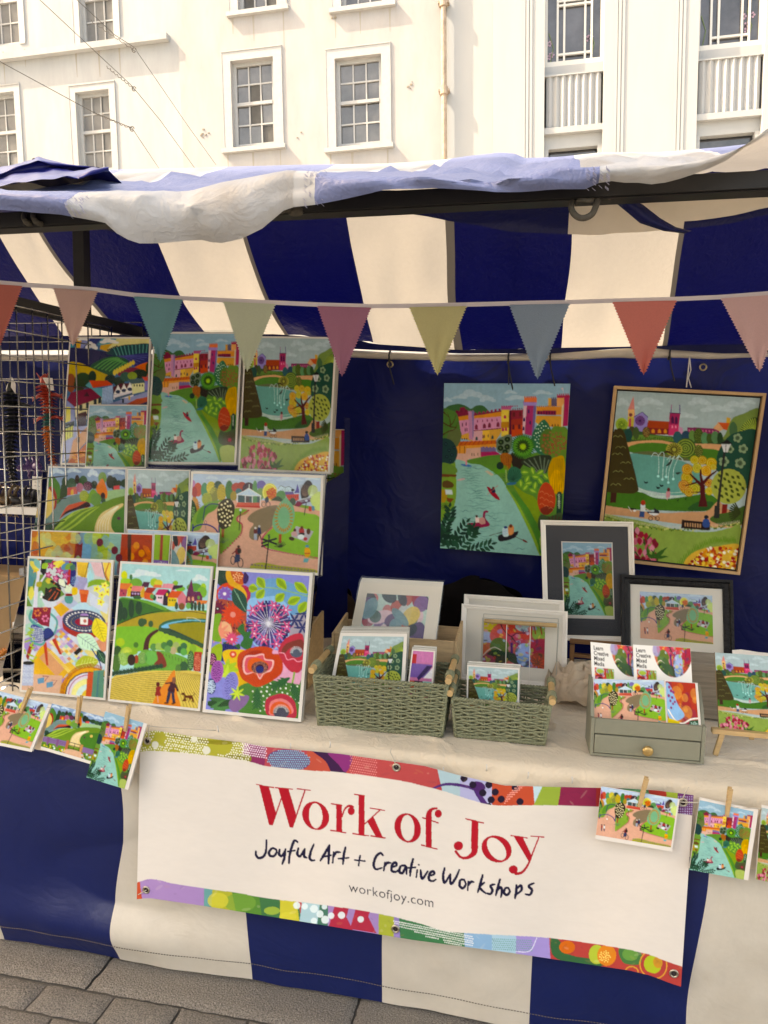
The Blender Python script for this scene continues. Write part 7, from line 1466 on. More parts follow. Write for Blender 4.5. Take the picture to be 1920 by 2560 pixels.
for x in (0, Wd-.0085):
    pr = [(0, 0), (D_, 0), (D_, ht)]+[(D_-.02-.08*t, ht-(ht-hz)*(t**1.7)) for t in np.linspace(0, 1, 8)]+[(0, hz)]
    vs = [fl_+xd*(x+dx)+yd*y+Vector((0, 0, z)) for dx in (0, .0085) for y, z in pr]; n = len(pr)
    b = MB(); b.add(vs, [tuple(reversed(range(n))), tuple(range(n, 2*n))]+[(k, (k+1) % n, (k+1) % n+n, k+n) for k in range(n)]); b.build('side', sage, og)
dr = ob((.0105, -.0015, .008), (Wd-.0105, .09, hd-.003), 'drawer', sage, og)
kc = fl_+xd*(Wd/2)+Vector((0, 0, hd*.5))-yd*.002
b = MB(); prof = [(0, .0045), (.006, .0045), (.008, .008), (.011, .0125), (.016, .0135), (.019, .011), (.0205, .006), (.021, .0001)]
n = 20; vs = []; 
for y, r_ in prof: vs += [kc-yd*y+xd*r_*math.cos(k*2*math.pi/n)+Vector((0, 0, r_*math.sin(k*2*math.pi/n))) for k in range(n)]
b.add(vs, [(i*n+k, i*n+(k+1) % n, (i+1)*n+(k+1) % n, (i+1)*n+k) for i in range(len(prof)-1) for k in range(n)]); b.build('knob', mat('brass knob', (.50, .33, .13), .35, metal=.7, noise=.2, nscale=90), dr, smooth=True)
def text_art(a, s_, x, y, size, col, bold=0, dx=(1, 0), dy=(0, 1), spacing=1, f=None):
    cu = bpy.data.curves.new('t', 'FONT'); cu.body = s_; cu.size = 1; cu.offset = bold; cu.space_character = spacing; cu.resolution_u = 5
    o = bpy.data.objects.new('t', cu); C.objects.link(o); bpy.context.view_layer.update()
    me = o.evaluated_get(bpy.context.evaluated_depsgraph_get()).to_mesh()
    V = np.array([v.co[:2] for v in me.vertices]); 
    me.calc_loop_triangles()
    for t in me.loop_triangles:
        p = V[list(t.vertices)]; q = np.stack([x+size*(p[:, 0]*dx[0]-p[:, 1]*dy[0]), y+size*(p[:, 0]*dx[1]-p[:, 1]*dy[1])], 1)
        a.fill(col, q)
    w_ = V[:, 0].max() if len(V) else 0
    bpy.data.objects.remove(o); bpy.data.curves.remove(cu); return w_*size
def art_leaflet(k=0):
    a = Art(148, 92, 'f0e6da', 6)
    sv = X_mx.a*hx('e8d8c6')/0.8
    def pic(x0, y0, x1, y1, cx0, cy0, cx1, cy1, mask=None):
        h, w_ = sv.shape[:2]; X, Y = np.meshgrid(np.arange(int(x0*6), int(x1*6)), np.arange(int(y0*6), int(y1*6)))
        u = (X-x0*6)/((x1-x0)*6); v = (Y-y0*6)/((y1-y0)*6); sx = np.clip((cx0+(cx1-cx0)*u)*w_, 0, w_-1).astype(int); sy = np.clip((cy0+(cy1-cy0)*v)*h, 0, h-1).astype(int)
        px = sv[sy, sx]; ok = (Y < a.a.shape[0]) & (X < a.a.shape[1])
        if mask is not None: ok &= mask(X/6, Y/6)
        a.a[Y[ok], X[ok]] = px[ok]
    pic(50, 0, 148, 56, .0, .3, 1, .95, lambda x, y: ((x-102)/50)**2+((y-4)/52)**2 < 1)
    a.E('a890b0', 60, 8, 10, 12, al=.7); a.B('3c5c38', 70, 40, 80, 20, 96, 36, 100, 54, 84, 52, al=.7)
    pic(8, 46, 58, 85, .5, .0, 1, .6); a.E('a8b83c', 22, 52, 9, 4); a.E('5c1c30', 22, 70, 8); a.E('c83c24', 46, 76, 8)
    for i, s_ in enumerate(('Learn', 'Creative', 'Mixed', 'Media')): text_art(a, s_, 7, 13.5+i*9.6, 11, '1c1814', .022)
    for i, s_ in enumerate(('Join Sandy for an uplifting and exploratory', 'series of workshops introducing her', 'signature collage technique using acrylic', 'paint, tissue paper, and mixed paper.')): text_art(a, s_, 64, 66+i*5.4, 4.1, '6c645c')
    return a.done(21, .01, vivid=False)
A_leaf = art_leaflet()
yo = (fl_+fr_).y/2
def stand(px, dy, l, **k): return quadY(px, yo+dy+l, yo+dy)
print_card('leaflet', stand([(1476, 1604.5), (1614, 1619), (1617, 1745), (1481, 1730)], .085, .02), A_leaf, 'workshop leaflet standing left, half covered by the other leaflet', 'leaflet', border=.0005, slv=False, t=.001, crop=(0, 0, .95, 1))
print_card('leaflet', stand([(1582, 1610.7), (1726, 1620), (1733, 1746), (1586, 1735)], .075, .02), A_leaf, 'workshop leaflet standing right, in front of the other leaflet', 'leaflet', border=.0005, slv=False, t=.001)
print_card('greeting_card', stand([(1483.4, 1697), (1662.4, 1700), (1669, 1822), (1484, 1808)], .02, .025), A_band, 'bandstand park card at the left of the sage organiser', 'greeting card', mb4=(.001, .001, .003, .0005), slv=False)
print_card('leaflet', stand([(1663, 1702.3), (1744, 1707.5), (1754, 1829), (1669.5, 1822)], .018, .025), X_lf, 'fiery abstract card at the right of the sage organiser', 'greeting card', mb4=(.001, .001, .006, .0005), slv=False)
# small canvas on its easel
yc_ = atZ(1790, 1889, zf).y
q = quadY([(1787, 1631), (1972, 1644), (1980, 1843), (1798, 1824)], yc_+.07, yc_+.012)
b = MB(); q.slab(b, .010); o = b.build('canvas_painting', mat('tan canvas edge', (.34, .24, .15), .8), origin=q.base()); tag(o, 'small bright pond and church canvas on a pine easel at the right edge', 'painting'); paint(q, A_pond, o, w=.0006, crop=(0, 0, 1, 1))
e3 = empty('tabletop_easel', atZ(1830, 1889, zf), 'small pale pine easel holding the little pond canvas', 'easel')
plank((1781, 1829), (1990, 1849), yc_-.004, .0125, .020, 'ledge', pine, e3); plank((1806, 1836), (1789, 1889), yc_-.001, .013, .010, 'leg', pine, e3); plank((1950, 1852), (1968, 1905), yc_-.001, .013, .010, 'leg', pine, e3); plank((1880, 1660), (1880, 1850), yc_+.10, .013, .010, 'back_strut', pine, e3)
# paper, grey box, muslin, coats
q = quadY([(1831, 1621), (2010, 1640), (2010, 1720), (1833, 1700)], 2.62, 2.60); b = MB(); b.grid(9, 5, lambda u, v: q.P(u, v, .006*n1(u*5, v*3))+Vector((0, 0, .006*n2(u*6, 1)*(1-v)))); o = b.build('paper_sheet', card_m, origin=q.base(), smooth=True); tag(o, 'crumpled white paper behind the small pond canvas', 'paper')
gb = MB(); p0 = atZ(1733, 1826, zf); gx0, gx1 = p0.x, atY(1800, 1830, p0.y).x; gz = atY(1740, 1690, p0.y).z; gb.box((gx0-.05, p0.y+.10, ZT+.008), (gx1+.10, p0.y+.22, gz+.01)); o = gb.build('wooden_block', mat('grey limed wood', (.30, .255, .20), .7, noise=.35, nscale=6, stretch=(1, 2, 26)), origin=p0, bevel=.003); tag(o, 'grey limed wood box behind the sage organiser', 'wooden box')
mus = mat('beige muslin', (.62, .50, .37), .9, bump=.6, bscale=90, noise=.12, nscale=20, trans=.15)
c = atZ(1440, 1760, zf)
def heap(u, v):
    an = u*2*math.pi; t = v; rx, ry = .115, .095
    fold = 1+.20*n1(u*9, 3)+.10*n2(u*23, 1+t*2)
    rr_ = (math.sin(t*math.pi/2))**.8*fold
    z = .095*math.cos(t*math.pi/2)**.9*(1+.45*n1(math.cos(an)*2+9, math.sin(an)*2+t*3))+.028*abs(n1(math.cos(an)*5*t+9, math.sin(an)*5*t+t*5))+.012*math.sin(an*11+t*14+3*n2(an, t*4))*(t*(1-t)*3)
    return Vector((c.x+.02+math.cos(an)*rx*rr_, c.y+.05+math.sin(an)*ry*rr_, zf+max(.001, z)))
b = MB(); b.grid(150, 36, heap); o = b.build('muslin_cloth', mus, smooth=True, origin=c); tag(o, 'crumpled beige muslin heaped beside the sage organiser', 'cloth')
def coat(cx, cy, Y, rx, rz, col, label):
    p = atY(cx, cy, Y); b = MB()
    def f(u, v):
        an = u*2*math.pi; ph = v*math.pi; r_ = 1+.09*n1(u*6, v*5)+.04*math.sin(v*26+n1(u*8, 1)*2)
        return Vector((p.x+rx*math.sin(ph)*math.cos(an)*r_, Y+.07*math.sin(ph)*math.sin(an)*r_, p.z+rz*math.cos(ph)*r_))
    b.grid(60, 40, f); o = b.build('padded_coat', mat('coat '+label[:9], col, .95, spec=.1, bump=.4, bscale=25, noise=.3, nscale=8), smooth=True, origin=p); tag(o, label, 'coat')
coat(835, 1545, 2.80, .085, .145, (.030, .016, .010), 'brown quilted coat slumped behind the pine crate')
coat(1195, 1560, 2.80, .20, .17, (.004, .003, .003), 'black padded coat slumped behind the white landscape frames')
# ------------------------------------------------------------------ banner
yt_ = interp([(330, 1833), (351, 1832), (388, 1826), (487, 1842), (600, 1856), (661, 1867), (852, 1885), (990, 1905), (1060, 1915), (1153, 1940), (1261, 1964), (1340, 1966), (1461, 1969), (1561, 1971), (1640, 1976), (1690, 1982), (1734, 1988), (1760, 1992)])
yb_ = interp([(330, 2251), (342, 2249), (382, 2245), (521, 2265), (781, 2306), (1050, 2350), (1292, 2381), (1517, 2414), (1600, 2426), (1656, 2439), (1703, 2457), (1760, 2475)])
def xl2(y): return 351+(342-351)*(y-1832)/417
def xr2(y): return 1734+(1703-1734)*(y-1988)/469
def bmap(p):
    x, y = p[:, 0], p[:, 1]; xc = np.clip(x, 335, 1750)
    l = 351+(342-351)*(y-1832)/417; r = 1734+(1703-1734)*(y-1988)/469
    t = np.array([yt_(v) for v in xc]); b = np.array([yb_(v) for v in xc])
    return np.stack([(x-l)/(r-l)*145, (y-t)/(b-t)*45], 1)
def art_banner():
    a = Art(145, 45, 'b43c3c', 11, fmap=bmap); r = a.r
    T = lambda c, x0, x1, s0=0, s1=0: a.P(c, x0+s0, 1800, x1+s1, 1800, x1-s1, 2060, x0-s0, 2060)
    for c, x0, x1, s0, s1 in (('a89c34', 330, 612, 0, 14), ('8c2c50', 604, 672, 14, 10), ('b84448', 660, 780, 10, 20), ('c04c38', 760, 880, 20, 10), ('b84440', 870, 1100, 10, 30), ('a0b4b0', 1095, 1215, -30, -20), ('a8a0b8', 1150, 1235, 0, 0), ('c0482c', 1230, 1335, 0, -20), ('b0c4c0', 1330, 1405, -10, 8), ('8c9c38', 1372, 1470, 60, 10), ('8c2440', 1408, 1505, 20, 0), ('9c2c28', 1490, 1560, 0, 0), ('3c7048', 1550, 1625, 0, 0), ('b4382c', 1622, 1668, 0, 0), ('94a038', 1666, 1702, 0, 0), ('6c2c5c', 1694, 1760, 0, 0)): T(c, x0, x1, s0, s1)
    a.B('847820', 420, 1835, 520, 1850, 600, 1850, 560, 1862, 470, 1852); a.B('847820', 560, 1890, 620, 1885, 625, 1905, 590, 1900)
    for i in range(46):
        for j in range(9):
            x = 345+i*6.1+(j % 2)*3; y = yt_(x)+3+j*5.9+r.uniform(-1, 1)+n1(x*.02, j)*1
            if n1(x*.03+5, y*.05) > -.42: a.E('e8dcc0', x+r.uniform(-1, 1), y, 1.9, n=8)
    for x, y, q in ((388, 1862, 9), (486, 1848, 8), (516, 1876, 10)): a.E('d8ccb0', x, y, q)
    for i in range(11):
        for j in range(6): a.E('e8c8cc', 607+i*5.6+(j % 2)*2.8, 1858+j*5.5+i*.9, 1.9, n=8)
    a.E('6c4468', 722, 1900, 54, 26, .1); 
    for i in range(24):
        for j in range(11):
            x, y = 664+i*5+(j % 2)*2.5, 1872+j*5.4
            if ((x-722)/54)**2+((y-1900)/27)**2 < 1: a.E('7cb0b8', x, y, 1.8, n=8)
    a.B('3c1c3c', 768, 1868, 820, 1880, 845, 1900, 868, 1940, 835, 1940, 815, 1905, 790, 1885); a.B('882c64', 820, 1880, 880, 1886, 866, 1930, 845, 1910)
    for i in range(13):
        for j in range(8): a.E('d87c74', 876+i*5.2+(j % 2)*2.6, 1890+j*6+i*.9, 1.7, n=8)
    a.L('4c2860', [4, 7, 8, 12, 14], 1080, 1972, 1120, 1960, 1180, 1970, 1195, 1985, 1215, 2015, sm=True); a.E('4c2458', 1196, 1966, 18, 12, .3)
    for x, y in ((1160, 1946), (1182, 1962), (1207, 1982), (1222, 1962), (1228, 1999), (1238, 1980), (1253, 1998), (1288, 1969), (1300, 2004), (1222, 2014)): a.E('241828', x, y, 9 if y != 2014 else 7)
    for i in range(9):
        for j in range(5): a.E('e89480', 1262+i*6+j*2, 2008-i*5.5-j*5.2, 1.8, n=8)
    a.B('5c9060', 1560, 1975, 1620, 1980, 1610, 2010, 1560, 2000)
    for i in range(9):
        for j in range(9): a.E('b0a0b8', 1696+i*5.6, 1992+j*6, 1.8, n=8)
    # lower border
    Bt = lambda c, x0, x1, s0=0, s1=0: a.P(c, x0-s0, 2180, x1-s1, 2180, x1+s1, 2480, x0+s0, 2480)
    for c, x0, x1, s0, s1 in (('c84c2c', 330, 372, 0, 20), ('a47ca4', 366, 514, 20, 0), ('5c9488', 510, 545, 0, 6), ('a8a034', 524, 620, -10, 30), ('4c7c30', 600, 700, 30, 20), ('34683c', 660, 760, 20, 30), ('c0b038', 700, 752, 0, 20), ('9cb8b4', 745, 805, -20, -20), ('3c6c54', 790, 826, -20, 0), ('9c78a0', 820, 955, 0, 0), ('a0a038', 946, 990, -5, -5), ('8c74a0', 985, 1020, 0, 0), ('2f6c40', 1000, 1165, 10, 20), ('7ca0b4', 1160, 1235, 10, 0), ('9cb8bc', 1230, 1294, 0, 0), ('9c84b4', 1290, 1374, 0, 6), ('b43c34', 1372, 1760, 10, 0)): Bt(c, x0, x1, s0, s1)
    a.E('6c9438', 600, 2255, 40, 24, al=.7); a.E('c8b83c', 545, 2250, 26, 20, al=.8); a.E('c8b83c', 720, 2290, 22, 12); a.E('8ca03c', 680, 2275, 20, 10)
    for x in (850, 905): a.P('b02c3c', x-10, 2250, x+24, 2262, x+16, 2290, x+36, 2330, x-30, 2320)
    for x, y, q in ((742, 2262, 9), (762, 2264, 8), (785, 2270, 10), (800, 2283, 9), (785, 2300, 8), (813, 2297, 10), (828, 2287, 8), (854, 2286, 9), (902, 2296, 8), (811, 2265, 7)): a.E('d8dcd0', x, y, q, al=.85)
    for i in range(40):
        for j in range(9):
            x, y = 985+i*5+(j % 2)*2.5, 2300+j*5.6+i*1.0
            if n2(x*.02, y*.03) > -.35 and y < yb_(x)-2: a.E('ece4d4', x, y, 1.7, n=8)
    for i in range(20):
        for j in range(6): a.E('5c9484', 1232+i*5+(j % 2)*2.5, 2345+j*5+i*.2, 1.6, n=8)
    a.L('d8d0dc', 2, 1290, 2376, 1325, 2374, 1342, 2342, sm=True)
    a.B('2c5c34', 1378, 2340, 1400, 2350, 1420, 2382, 1500, 2398, 1500, 2412, 1420, 2402, 1382, 2384); a.E('d0601c', 1418, 2365, 20, 16)
    a.E('a8b038', 1492, 2383, 20, 24); a.E('d87824', 1517, 2385, 24, 26); a.dots('f0c868', 1512, 2388, 15, 15, 26, 1.9); a.B('3c6c38', 1548, 2368, 1600, 2374, 1600, 2404, 1560, 2404); a.E('5c8c3c', 1576, 2382, 20, 16); a.R('d89434', 1634, 2404, 34, 34, 3); a.E('a8b02c', 1632, 2404, 22, 22); a.E('c8842c', 1645, 2398, 12, 14); a.R('d89434', 1580, 2424, 16, 12, 3)
    for i in range(120):  # painterly texture in the borders
        x = r.uniform(345, 1730); y = (yt_(x)+r.uniform(0, 55)) if i % 2 else (yb_(x)-r.uniform(0, 55)); a.E(r.choice(['f0d8b0', '38203c', 'c89048']), x, y, r.uniform(3, 14), r.uniform(1, 4), r.uniform(-1, 1), al=.10)
    # white field with its wavy printed edge
    top = [(330, 1881), (349, 1880), (388, 1877), (487, 1885), (609, 1901), (670, 1916), (774, 1926), (861, 1932), (991, 1950), (1060, 1965), (1114, 1979), (1183, 2001), (1240, 2013), (1344, 2013), (1493, 2017), (1700, 2034), (1760, 2044)]
    bot = [(330, 2208), (342, 2207), (384, 2197), (430, 2207), (512, 2220), (599, 2231), (660, 2243), (820, 2262), (951, 2283), (1045, 2305), (1118, 2326), (1231, 2334), (1370, 2342), (1513, 2361), (1604, 2377), (1656, 2390), (1704, 2408), (1760, 2430)]
    cream = 'd8c6b2'
    a.fill(cream, np.concatenate([smooth(top, 6, False), smooth(bot, 6, False)[::-1]]))
    # lettering, traced in a frame of its own
    K = lambda *p: [v for i in range(0, len(p), 2) for v in (620+p[i]/2.127, 1920+p[i+1]/2.127)]
    red = 'b01824'; k_ = 1/2.127
    Pk = lambda *p: a.P(red, *K(*p)); Lk = lambda w_, *p, sm=False: a.L(red, (np.array(w_)*k_).tolist() if not np.isscalar(w_) else w_*k_, *K(*p), sm=sm)
    def O(cx, cy, rx, ry, ix, iy, rot=0, sh=.14):
        t = np.linspace(0, 2*math.pi, 48, endpoint=False)
        X, Y = cx+rx*np.cos(t), cy+ry*np.sin(t)+sh*rx*np.cos(t); a.P(red, *K(*np.stack([X, Y], 1).ravel()))
        ex, ey = ix*np.cos(t), iy*np.sin(t); X = cx+ex*math.cos(rot)-ey*math.sin(rot); Y = cy+ex*math.sin(rot)+ey*math.cos(rot)+(sh*ex if not rot else 0); a.P(cream, *K(*np.stack([X, Y], 1).ravel()))
    Ek = lambda x, y, rx, ry=None: a.E(red, *K(x, y), rx*k_, (ry or rx)*k_)
    Pk(59, 90, 112, 101, 149, 240, 131, 303, 112, 302); Lk(7, 130, 300, 184, 140); Pk(160, 105, 216, 111, 258, 252, 240, 315, 221, 313); Lk(8, 238, 308, 303, 118); Lk(6, 45, 86, 137, 104); Lk(6, 145, 104, 237, 112); Lk(6, 262, 110, 331, 119)
    O(360, 253, 72, 75, 36, 66)
    Pk(469, 192, 500, 197, 500, 336, 469, 331); Lk(6, 443, 189, 500, 198); Lk(7, 440, 330, 520, 342); Lk([7, 10, 16], 500, 258, 512, 222, 532, 202, 556, 206, sm=True); Ek(549, 228, 19, 21)
    Pk(588, 140, 620, 146, 620, 354, 588, 349); Lk(6, 567, 139, 620, 147); Lk(7, 558, 346, 640, 358); Lk(7, 621, 296, 702, 222); Lk(6, 650, 212, 726, 225); Pk(634, 284, 666, 255, 716, 364, 678, 360); Lk(7, 653, 359, 730, 370)
    O(849, 317, 71, 77, 36, 68)
    Pk(945, 250, 977, 258, 977, 420, 945, 413); Lk([32, 26, 14, 10], 961, 262, 964, 235, 980, 217, 1004, 213, sm=True); Ek(1012, 241, 19, 21); Lk(7, 928, 263, 1012, 290); Lk(7, 922, 407, 1005, 428)
    Lk(7, 1157, 268, 1252, 290); Pk(1188, 274, 1225, 284, 1224, 425, 1186, 425); Lk([37, 30, 16, 12, 14], 1206, 420, 1200, 450, 1165, 474, 1130, 470, 1105, 440, sm=True); Ek(1119, 411, 25, 24)
    O(1322, 428, 80, 71, 68, 40, .95)
    Lk(6, 1398, 358, 1485, 371); Lk(6, 1505, 362, 1575, 367); Pk(1411, 360, 1462, 368, 1510, 468, 1496, 502); Lk([7, 8, 11, 14, 16], 1547, 367, 1520, 435, 1490, 510, 1458, 552, 1424, 560, sm=True); Ek(1411, 538, 24, 22)
    ink = '14102c'
    W_ = lambda *p: a.L(ink, [4.8, 7.0, 6.6, 4.4], *K(*p), sm=len(p) > 4)
    for s_ in ((98, 382, 96, 440, 80, 470, 55, 475, 42, 458, 42, 440), (150, 432, 130, 425, 112, 445, 118, 465, 140, 465, 152, 445, 150, 432), (168, 432, 165, 455, 180, 465, 198, 435), (200, 430, 192, 480, 182, 508), (264, 392, 247, 384, 234, 415, 222, 460, 218, 505), (212, 442, 250, 437), (268, 425, 262, 455, 278, 466, 300, 430), (302, 428, 298, 465, 312, 475), (350, 405, 335, 440, 328, 475, 338, 488, 354, 488), (385, 490, 410, 450, 433, 408), (433, 408, 430, 460, 428, 507), (398, 470, 442, 462), (455, 445, 450, 502), (452, 475, 468, 447, 490, 446), (518, 420, 508, 470, 505, 508), (482, 480, 535, 475), (596, 464, 588, 516), (568, 487, 622, 492),
        (718, 462, 704, 450, 680, 470, 668, 510, 680, 535, 712, 528), (728, 500, 722, 542), (725, 522, 740, 502, 758, 502), (765, 524, 790, 515, 784, 499, 767, 512, 764, 542, 785, 549, 798, 540), (836, 515, 812, 520, 805, 548, 822, 555, 842, 520, 843, 560), (878, 480, 866, 530, 862, 570), (845, 529, 890, 525), (900, 540, 895, 578), (908, 511, 909, 513), (918, 540, 926, 585, 956, 545), (963, 570, 990, 560, 984, 545, 966, 558, 963, 590, 985, 597, 998, 588),
        (1046, 528, 1038, 570, 1046, 606, 1076, 560), (1076, 560, 1079, 612, 1105, 580, 1124, 538), (1150, 590, 1130, 592, 1125, 620, 1142, 635, 1158, 615, 1150, 590), (1172, 600, 1168, 646), (1170, 622, 1184, 602, 1200, 602), (1248, 565, 1236, 610, 1222, 656), (1257, 605, 1232, 630, 1264, 662), (1311, 614, 1290, 622, 1300, 645, 1290, 665, 1270, 662), (1340, 588, 1326, 640, 1318, 672), (1322, 652, 1343, 630, 1350, 650, 1345, 682), (1385, 635, 1368, 638, 1362, 662, 1378, 672, 1392, 655, 1385, 635), (1428, 620, 1425, 660, 1420, 690), (1425, 642, 1450, 622, 1455, 645, 1430, 668), (1520, 610, 1492, 625, 1510, 645, 1500, 670, 1476, 668)): W_(*s_)
    text_art(a, 'workofjoy.com', *K(536, 652), 70*k_*1.0, '1c1824', -.004, dx=(1.0, .187), dy=(0, 1), spacing=1.06)
    return a.done(31, .02, vivid=False)
A_ban = art_banner()
YBn = 1.862
NU, NV = 1150, 360
def ban_P(u, v):
    # photograph row/column -> sheet hanging in gentle waves
    y0 = 1832+u*150; x = 351+u*1383; yt2, yb2 = yt_(x), yb_(x); y = yt2+(yb2-yt2)*v; l, r = xl2(y), xr2(y); x = l+(r-l)*u
    Y = YBn+.010*math.sin(u*9.5+.6)*(.4+.6*v)+.004*math.sin(u*23+v*3)+.006*math.sin(v*3.0)-.012*v
    return atY(x, y, Y)
gu, gv = np.linspace(0, 1, 116), np.linspace(0, 1, 40)
low = np.array([[tuple(ban_P(u, v)) for u in gu] for v in gv])
iu, iv = np.linspace(0, 115, NU), np.linspace(0, 39, NV)
a_ = np.clip(iu.astype(int), 0, 114); fu = (iu-a_)[None, :, None]; b_ = np.clip(iv.astype(int), 0, 38); fv = (iv-b_)[:, None, None]
G = low[b_][:, a_]*(1-fu)*(1-fv)+low[b_][:, a_+1]*fu*(1-fv)+low[b_+1][:, a_]*(1-fu)*fv+low[b_+1][:, a_+1]*fu*fv
bn = empty('vinyl_banner', ban_P(.5, 1), 'long white vinyl banner with red lettering and painted floral borders', 'banner')
ob_ = colmesh('printed_sheet', G, A_ban.grid(NU, NV), bn, vcmat('printed vinyl', .42, .0, .1))
b = MB()
low2 = low+np.array([0, .0012, 0]); nvv, nuu = low2.shape[:2]
b.add([tuple(p) for p in low2.reshape(-1, 3)], [(j*nuu+i, (j+1)*nuu+i, (j+1)*nuu+i+1, j*nuu+i+1) for j in range(nvv-1) for i in range(nuu-1)]); b.build('backing', card_m, bn, smooth=True)
nick = mat('nickel eyelet', (.50, .45, .36), .3, metal=.9); hole_m = mat('eyelet hole', (.03, .02, .02), .9)
for x, y in ((369, 1852), (991, 1918), (1707, 2005), (366, 2225), (989, 2319), (1685, 2423)):
    u = (x-xl2(y))/(xr2(y)-xl2(y)); v = (y-yt_(x))/(yb_(x)-yt_(x)); p = ban_P(u, v); n_ = 24
    b = MB(); b.tube([p+Vector((.0088*math.cos(k*2*math.pi/n_), -.0015, .0088*math.sin(k*2*math.pi/n_))) for k in range(n_)], .0026, 8, closed=True)
    b.mi = 1; b.disc(p+Vector((0, -.0012, 0)), Vector((1, 0, 0)), Vector((0, 0, 1)), 0, .0070, 20); b.build('eyelet', [nick, hole_m], bn, smooth=True)
def fy(x, y): return YBn-.012
twine = mat('pale twine', (.50, .44, .36), .9)
# ties through the eyelets
for pts, label in ((((369, 1850), (372, 1838), (371, 1826), (373, 1812)), 'black pin and thread holding the top left banner corner'), (((991, 1917), (984, 1898), (976, 1880), (978, 1872)), 'safety pin through the top middle banner eyelet'), (((1704, 2003), (1712, 1985), (1722, 1968)), 'thin wire tying the top right banner corner'), (((1685, 2421), (1688, 2436), (1693, 2450)), 'white cord through the bottom right banner eyelet'), (((366, 2225), (356, 2231), (345, 2237)), 'white thread through the bottom left banner eyelet')):
    b = MB(); P_ = [atY(x, y, YBn-.008) for x, y in pts]; b.tube(P_, .0013, 6); o = b.build('banner_tie', twine, origin=P_[0], smooth=True); tag(o, label, 'tie')
for i, (x, y, t) in enumerate(((543, 1822, -3), (726, 1866, 0), (825, 1861, 0), (1109, 1926, 3), (1216, 1919, 0), (1321, 1938, 2), (1430, 1950, 0))):
    p = atY(x, y-8, 1.872); q2 = atY(x-t, y+8, 1.872); b = MB(); b.tube([p, (p+q2)/2+Vector((.001, -.001, 0)), q2], .0019, 7); o = b.build('cloth_pin', mat('white plastic pin', (.62, .58, .52), .35), origin=p, smooth=True)
    tag(o, ['white pin in the cloth above the banner, furthest left', 'white pin in the cloth above the W of the banner', 'white pin in the cloth just left of the banner middle', 'white pin just right of the middle eyelet', 'white pin in the cloth below the smaller basket', 'white pin in the cloth above the black dots of the banner', 'white pin in the cloth below the organiser, furthest right'][i], 'pin', 'white pins along the cloth')
# ------------------------------------------------------------------ hanging cards and pegs
YC = 1.838
def hcard(px, art, label, crop=(0, 0, 1, 1), m4=(0, 0, .006, .004), dy=0, cat='greeting card'):
    q = quadY(px, YC-dy, YC-.008-dy); b = MB(); q.slab(b, .0008); o = b.build('greeting_card', card_m, origin=q.base()); tag(o, label, cat, 'greeting cards pegged on the twine')
    b = MB(); q2 = Quad(*[p+Vector((.0, .004+.004*(k > 1), -.001)) for k, p in enumerate(q.c)]); q2.slab(b, .0006); b.build('back_leaf', card_m, o)
    paint(q.sub(m4[0]/q.W, m4[1]/q.H, 1-m4[2]/q.W, 1-m4[3]/q.H), art, o, crop=crop); return q
hcard([(-24, 1722), (128.4, 1762), (79, 1880), (-70, 1850)], A_band, 'bandstand park card pegged at the far left of the table front', m4=(0, 0, .009, .010))
hcard([(130, 1758.7), (266, 1794), (228, 1911), (101, 1873)], A_coun, 'country path and gate card pegged left of the castle card', m4=(0, 0, .002, .009))
hcard([(263.8, 1778.5), (367, 1810), (320, 1974.7), (216, 1943)], A_castle, 'castle and river card pegged beside the top left banner corner', m4=(0, 0, .010, 0), dy=.008)
hcard([(1503.5, 1966), (1699, 1998.4), (1680, 2129), (1488.6, 2097)], A_band, 'bandstand park card pegged over the right end of the banner', m4=(0, 0, .004, .010), dy=.004)
hcard([(1750, 1994), (1896, 2025), (1870.5, 2201), (1723.4, 2174)], A_castle, 'castle and river card pegged just right of the banner', m4=(0, .006, .010, 0))
hcard([(1905, 2012.8), (2060, 2043), (2036, 2228), (1890, 2198)], A_pond, 'pond and church card pegged at the right edge of the photo', m4=(0, .006, .008, 0))
def peg(x0, y0, x1, y1, label, dy=0):
    Y = YC-.006-dy; p, q2 = atY(x0, y0, Y), atY(x1, y1, Y); d = (q2-p).normalized(); s_ = d.cross(Vector((0, 1, 0))).normalized()
    root = empty('clothes_peg', p, label, 'clothes peg', 'wooden pegs on the twine')
    for sg, nm in ((1, 'jaw'), (-1, 'jaw')):
        a, e = p+Vector((0, -.0045*sg, 0)), q2+Vector((0, -.0015*sg, 0)); n = 8; vs = []
        for t in np.linspace(0, 1, n):
            c = a.lerp(e, t); w_ = .0046*(1-.18*max(0, t-.6)*2.5); th = .0032*(1-.5*max(0, t-.75)*3)
            vs += [c-s_*w_+Vector((0, -th*(sg > 0), 0)), c+s_*w_+Vector((0, -th*(sg > 0), 0)), c+s_*w_+Vector((0, th*(sg < 0), 0)), c-s_*w_+Vector((0, th*(sg < 0), 0))]
        b = MB(); b.add(vs, [(0, 1, 2, 3), tuple(4*n-4+k for k in (3, 2, 1, 0))]+[(4*i+k, 4*i+(k+1) % 4, 4*i+4+(k+1) % 4, 4*i+4+k) for i in range(n-1) for k in range(4)]); b.build(nm, pine, root, bevel=.0004)
    c = p.lerp(q2, .42); b = MB(); b.tube([c+s_*(.006*math.cos(k)*0+(.0055-(k*.0011)))+Vector((0, -.0062*math.cos(k*1.2), 0))+d*.0025*math.sin(k*1.2) for k in range(11)], .0007, 5); b.build('spring', nick, root, smooth=True)
peg(77, 1720, 52, 1781, 'wooden peg holding the far left bandstand card'); peg(201, 1741, 192, 1806, 'wooden peg holding the country path card'); peg(323, 1763, 313, 1827, 'wooden peg holding the castle card left of the banner', .008)
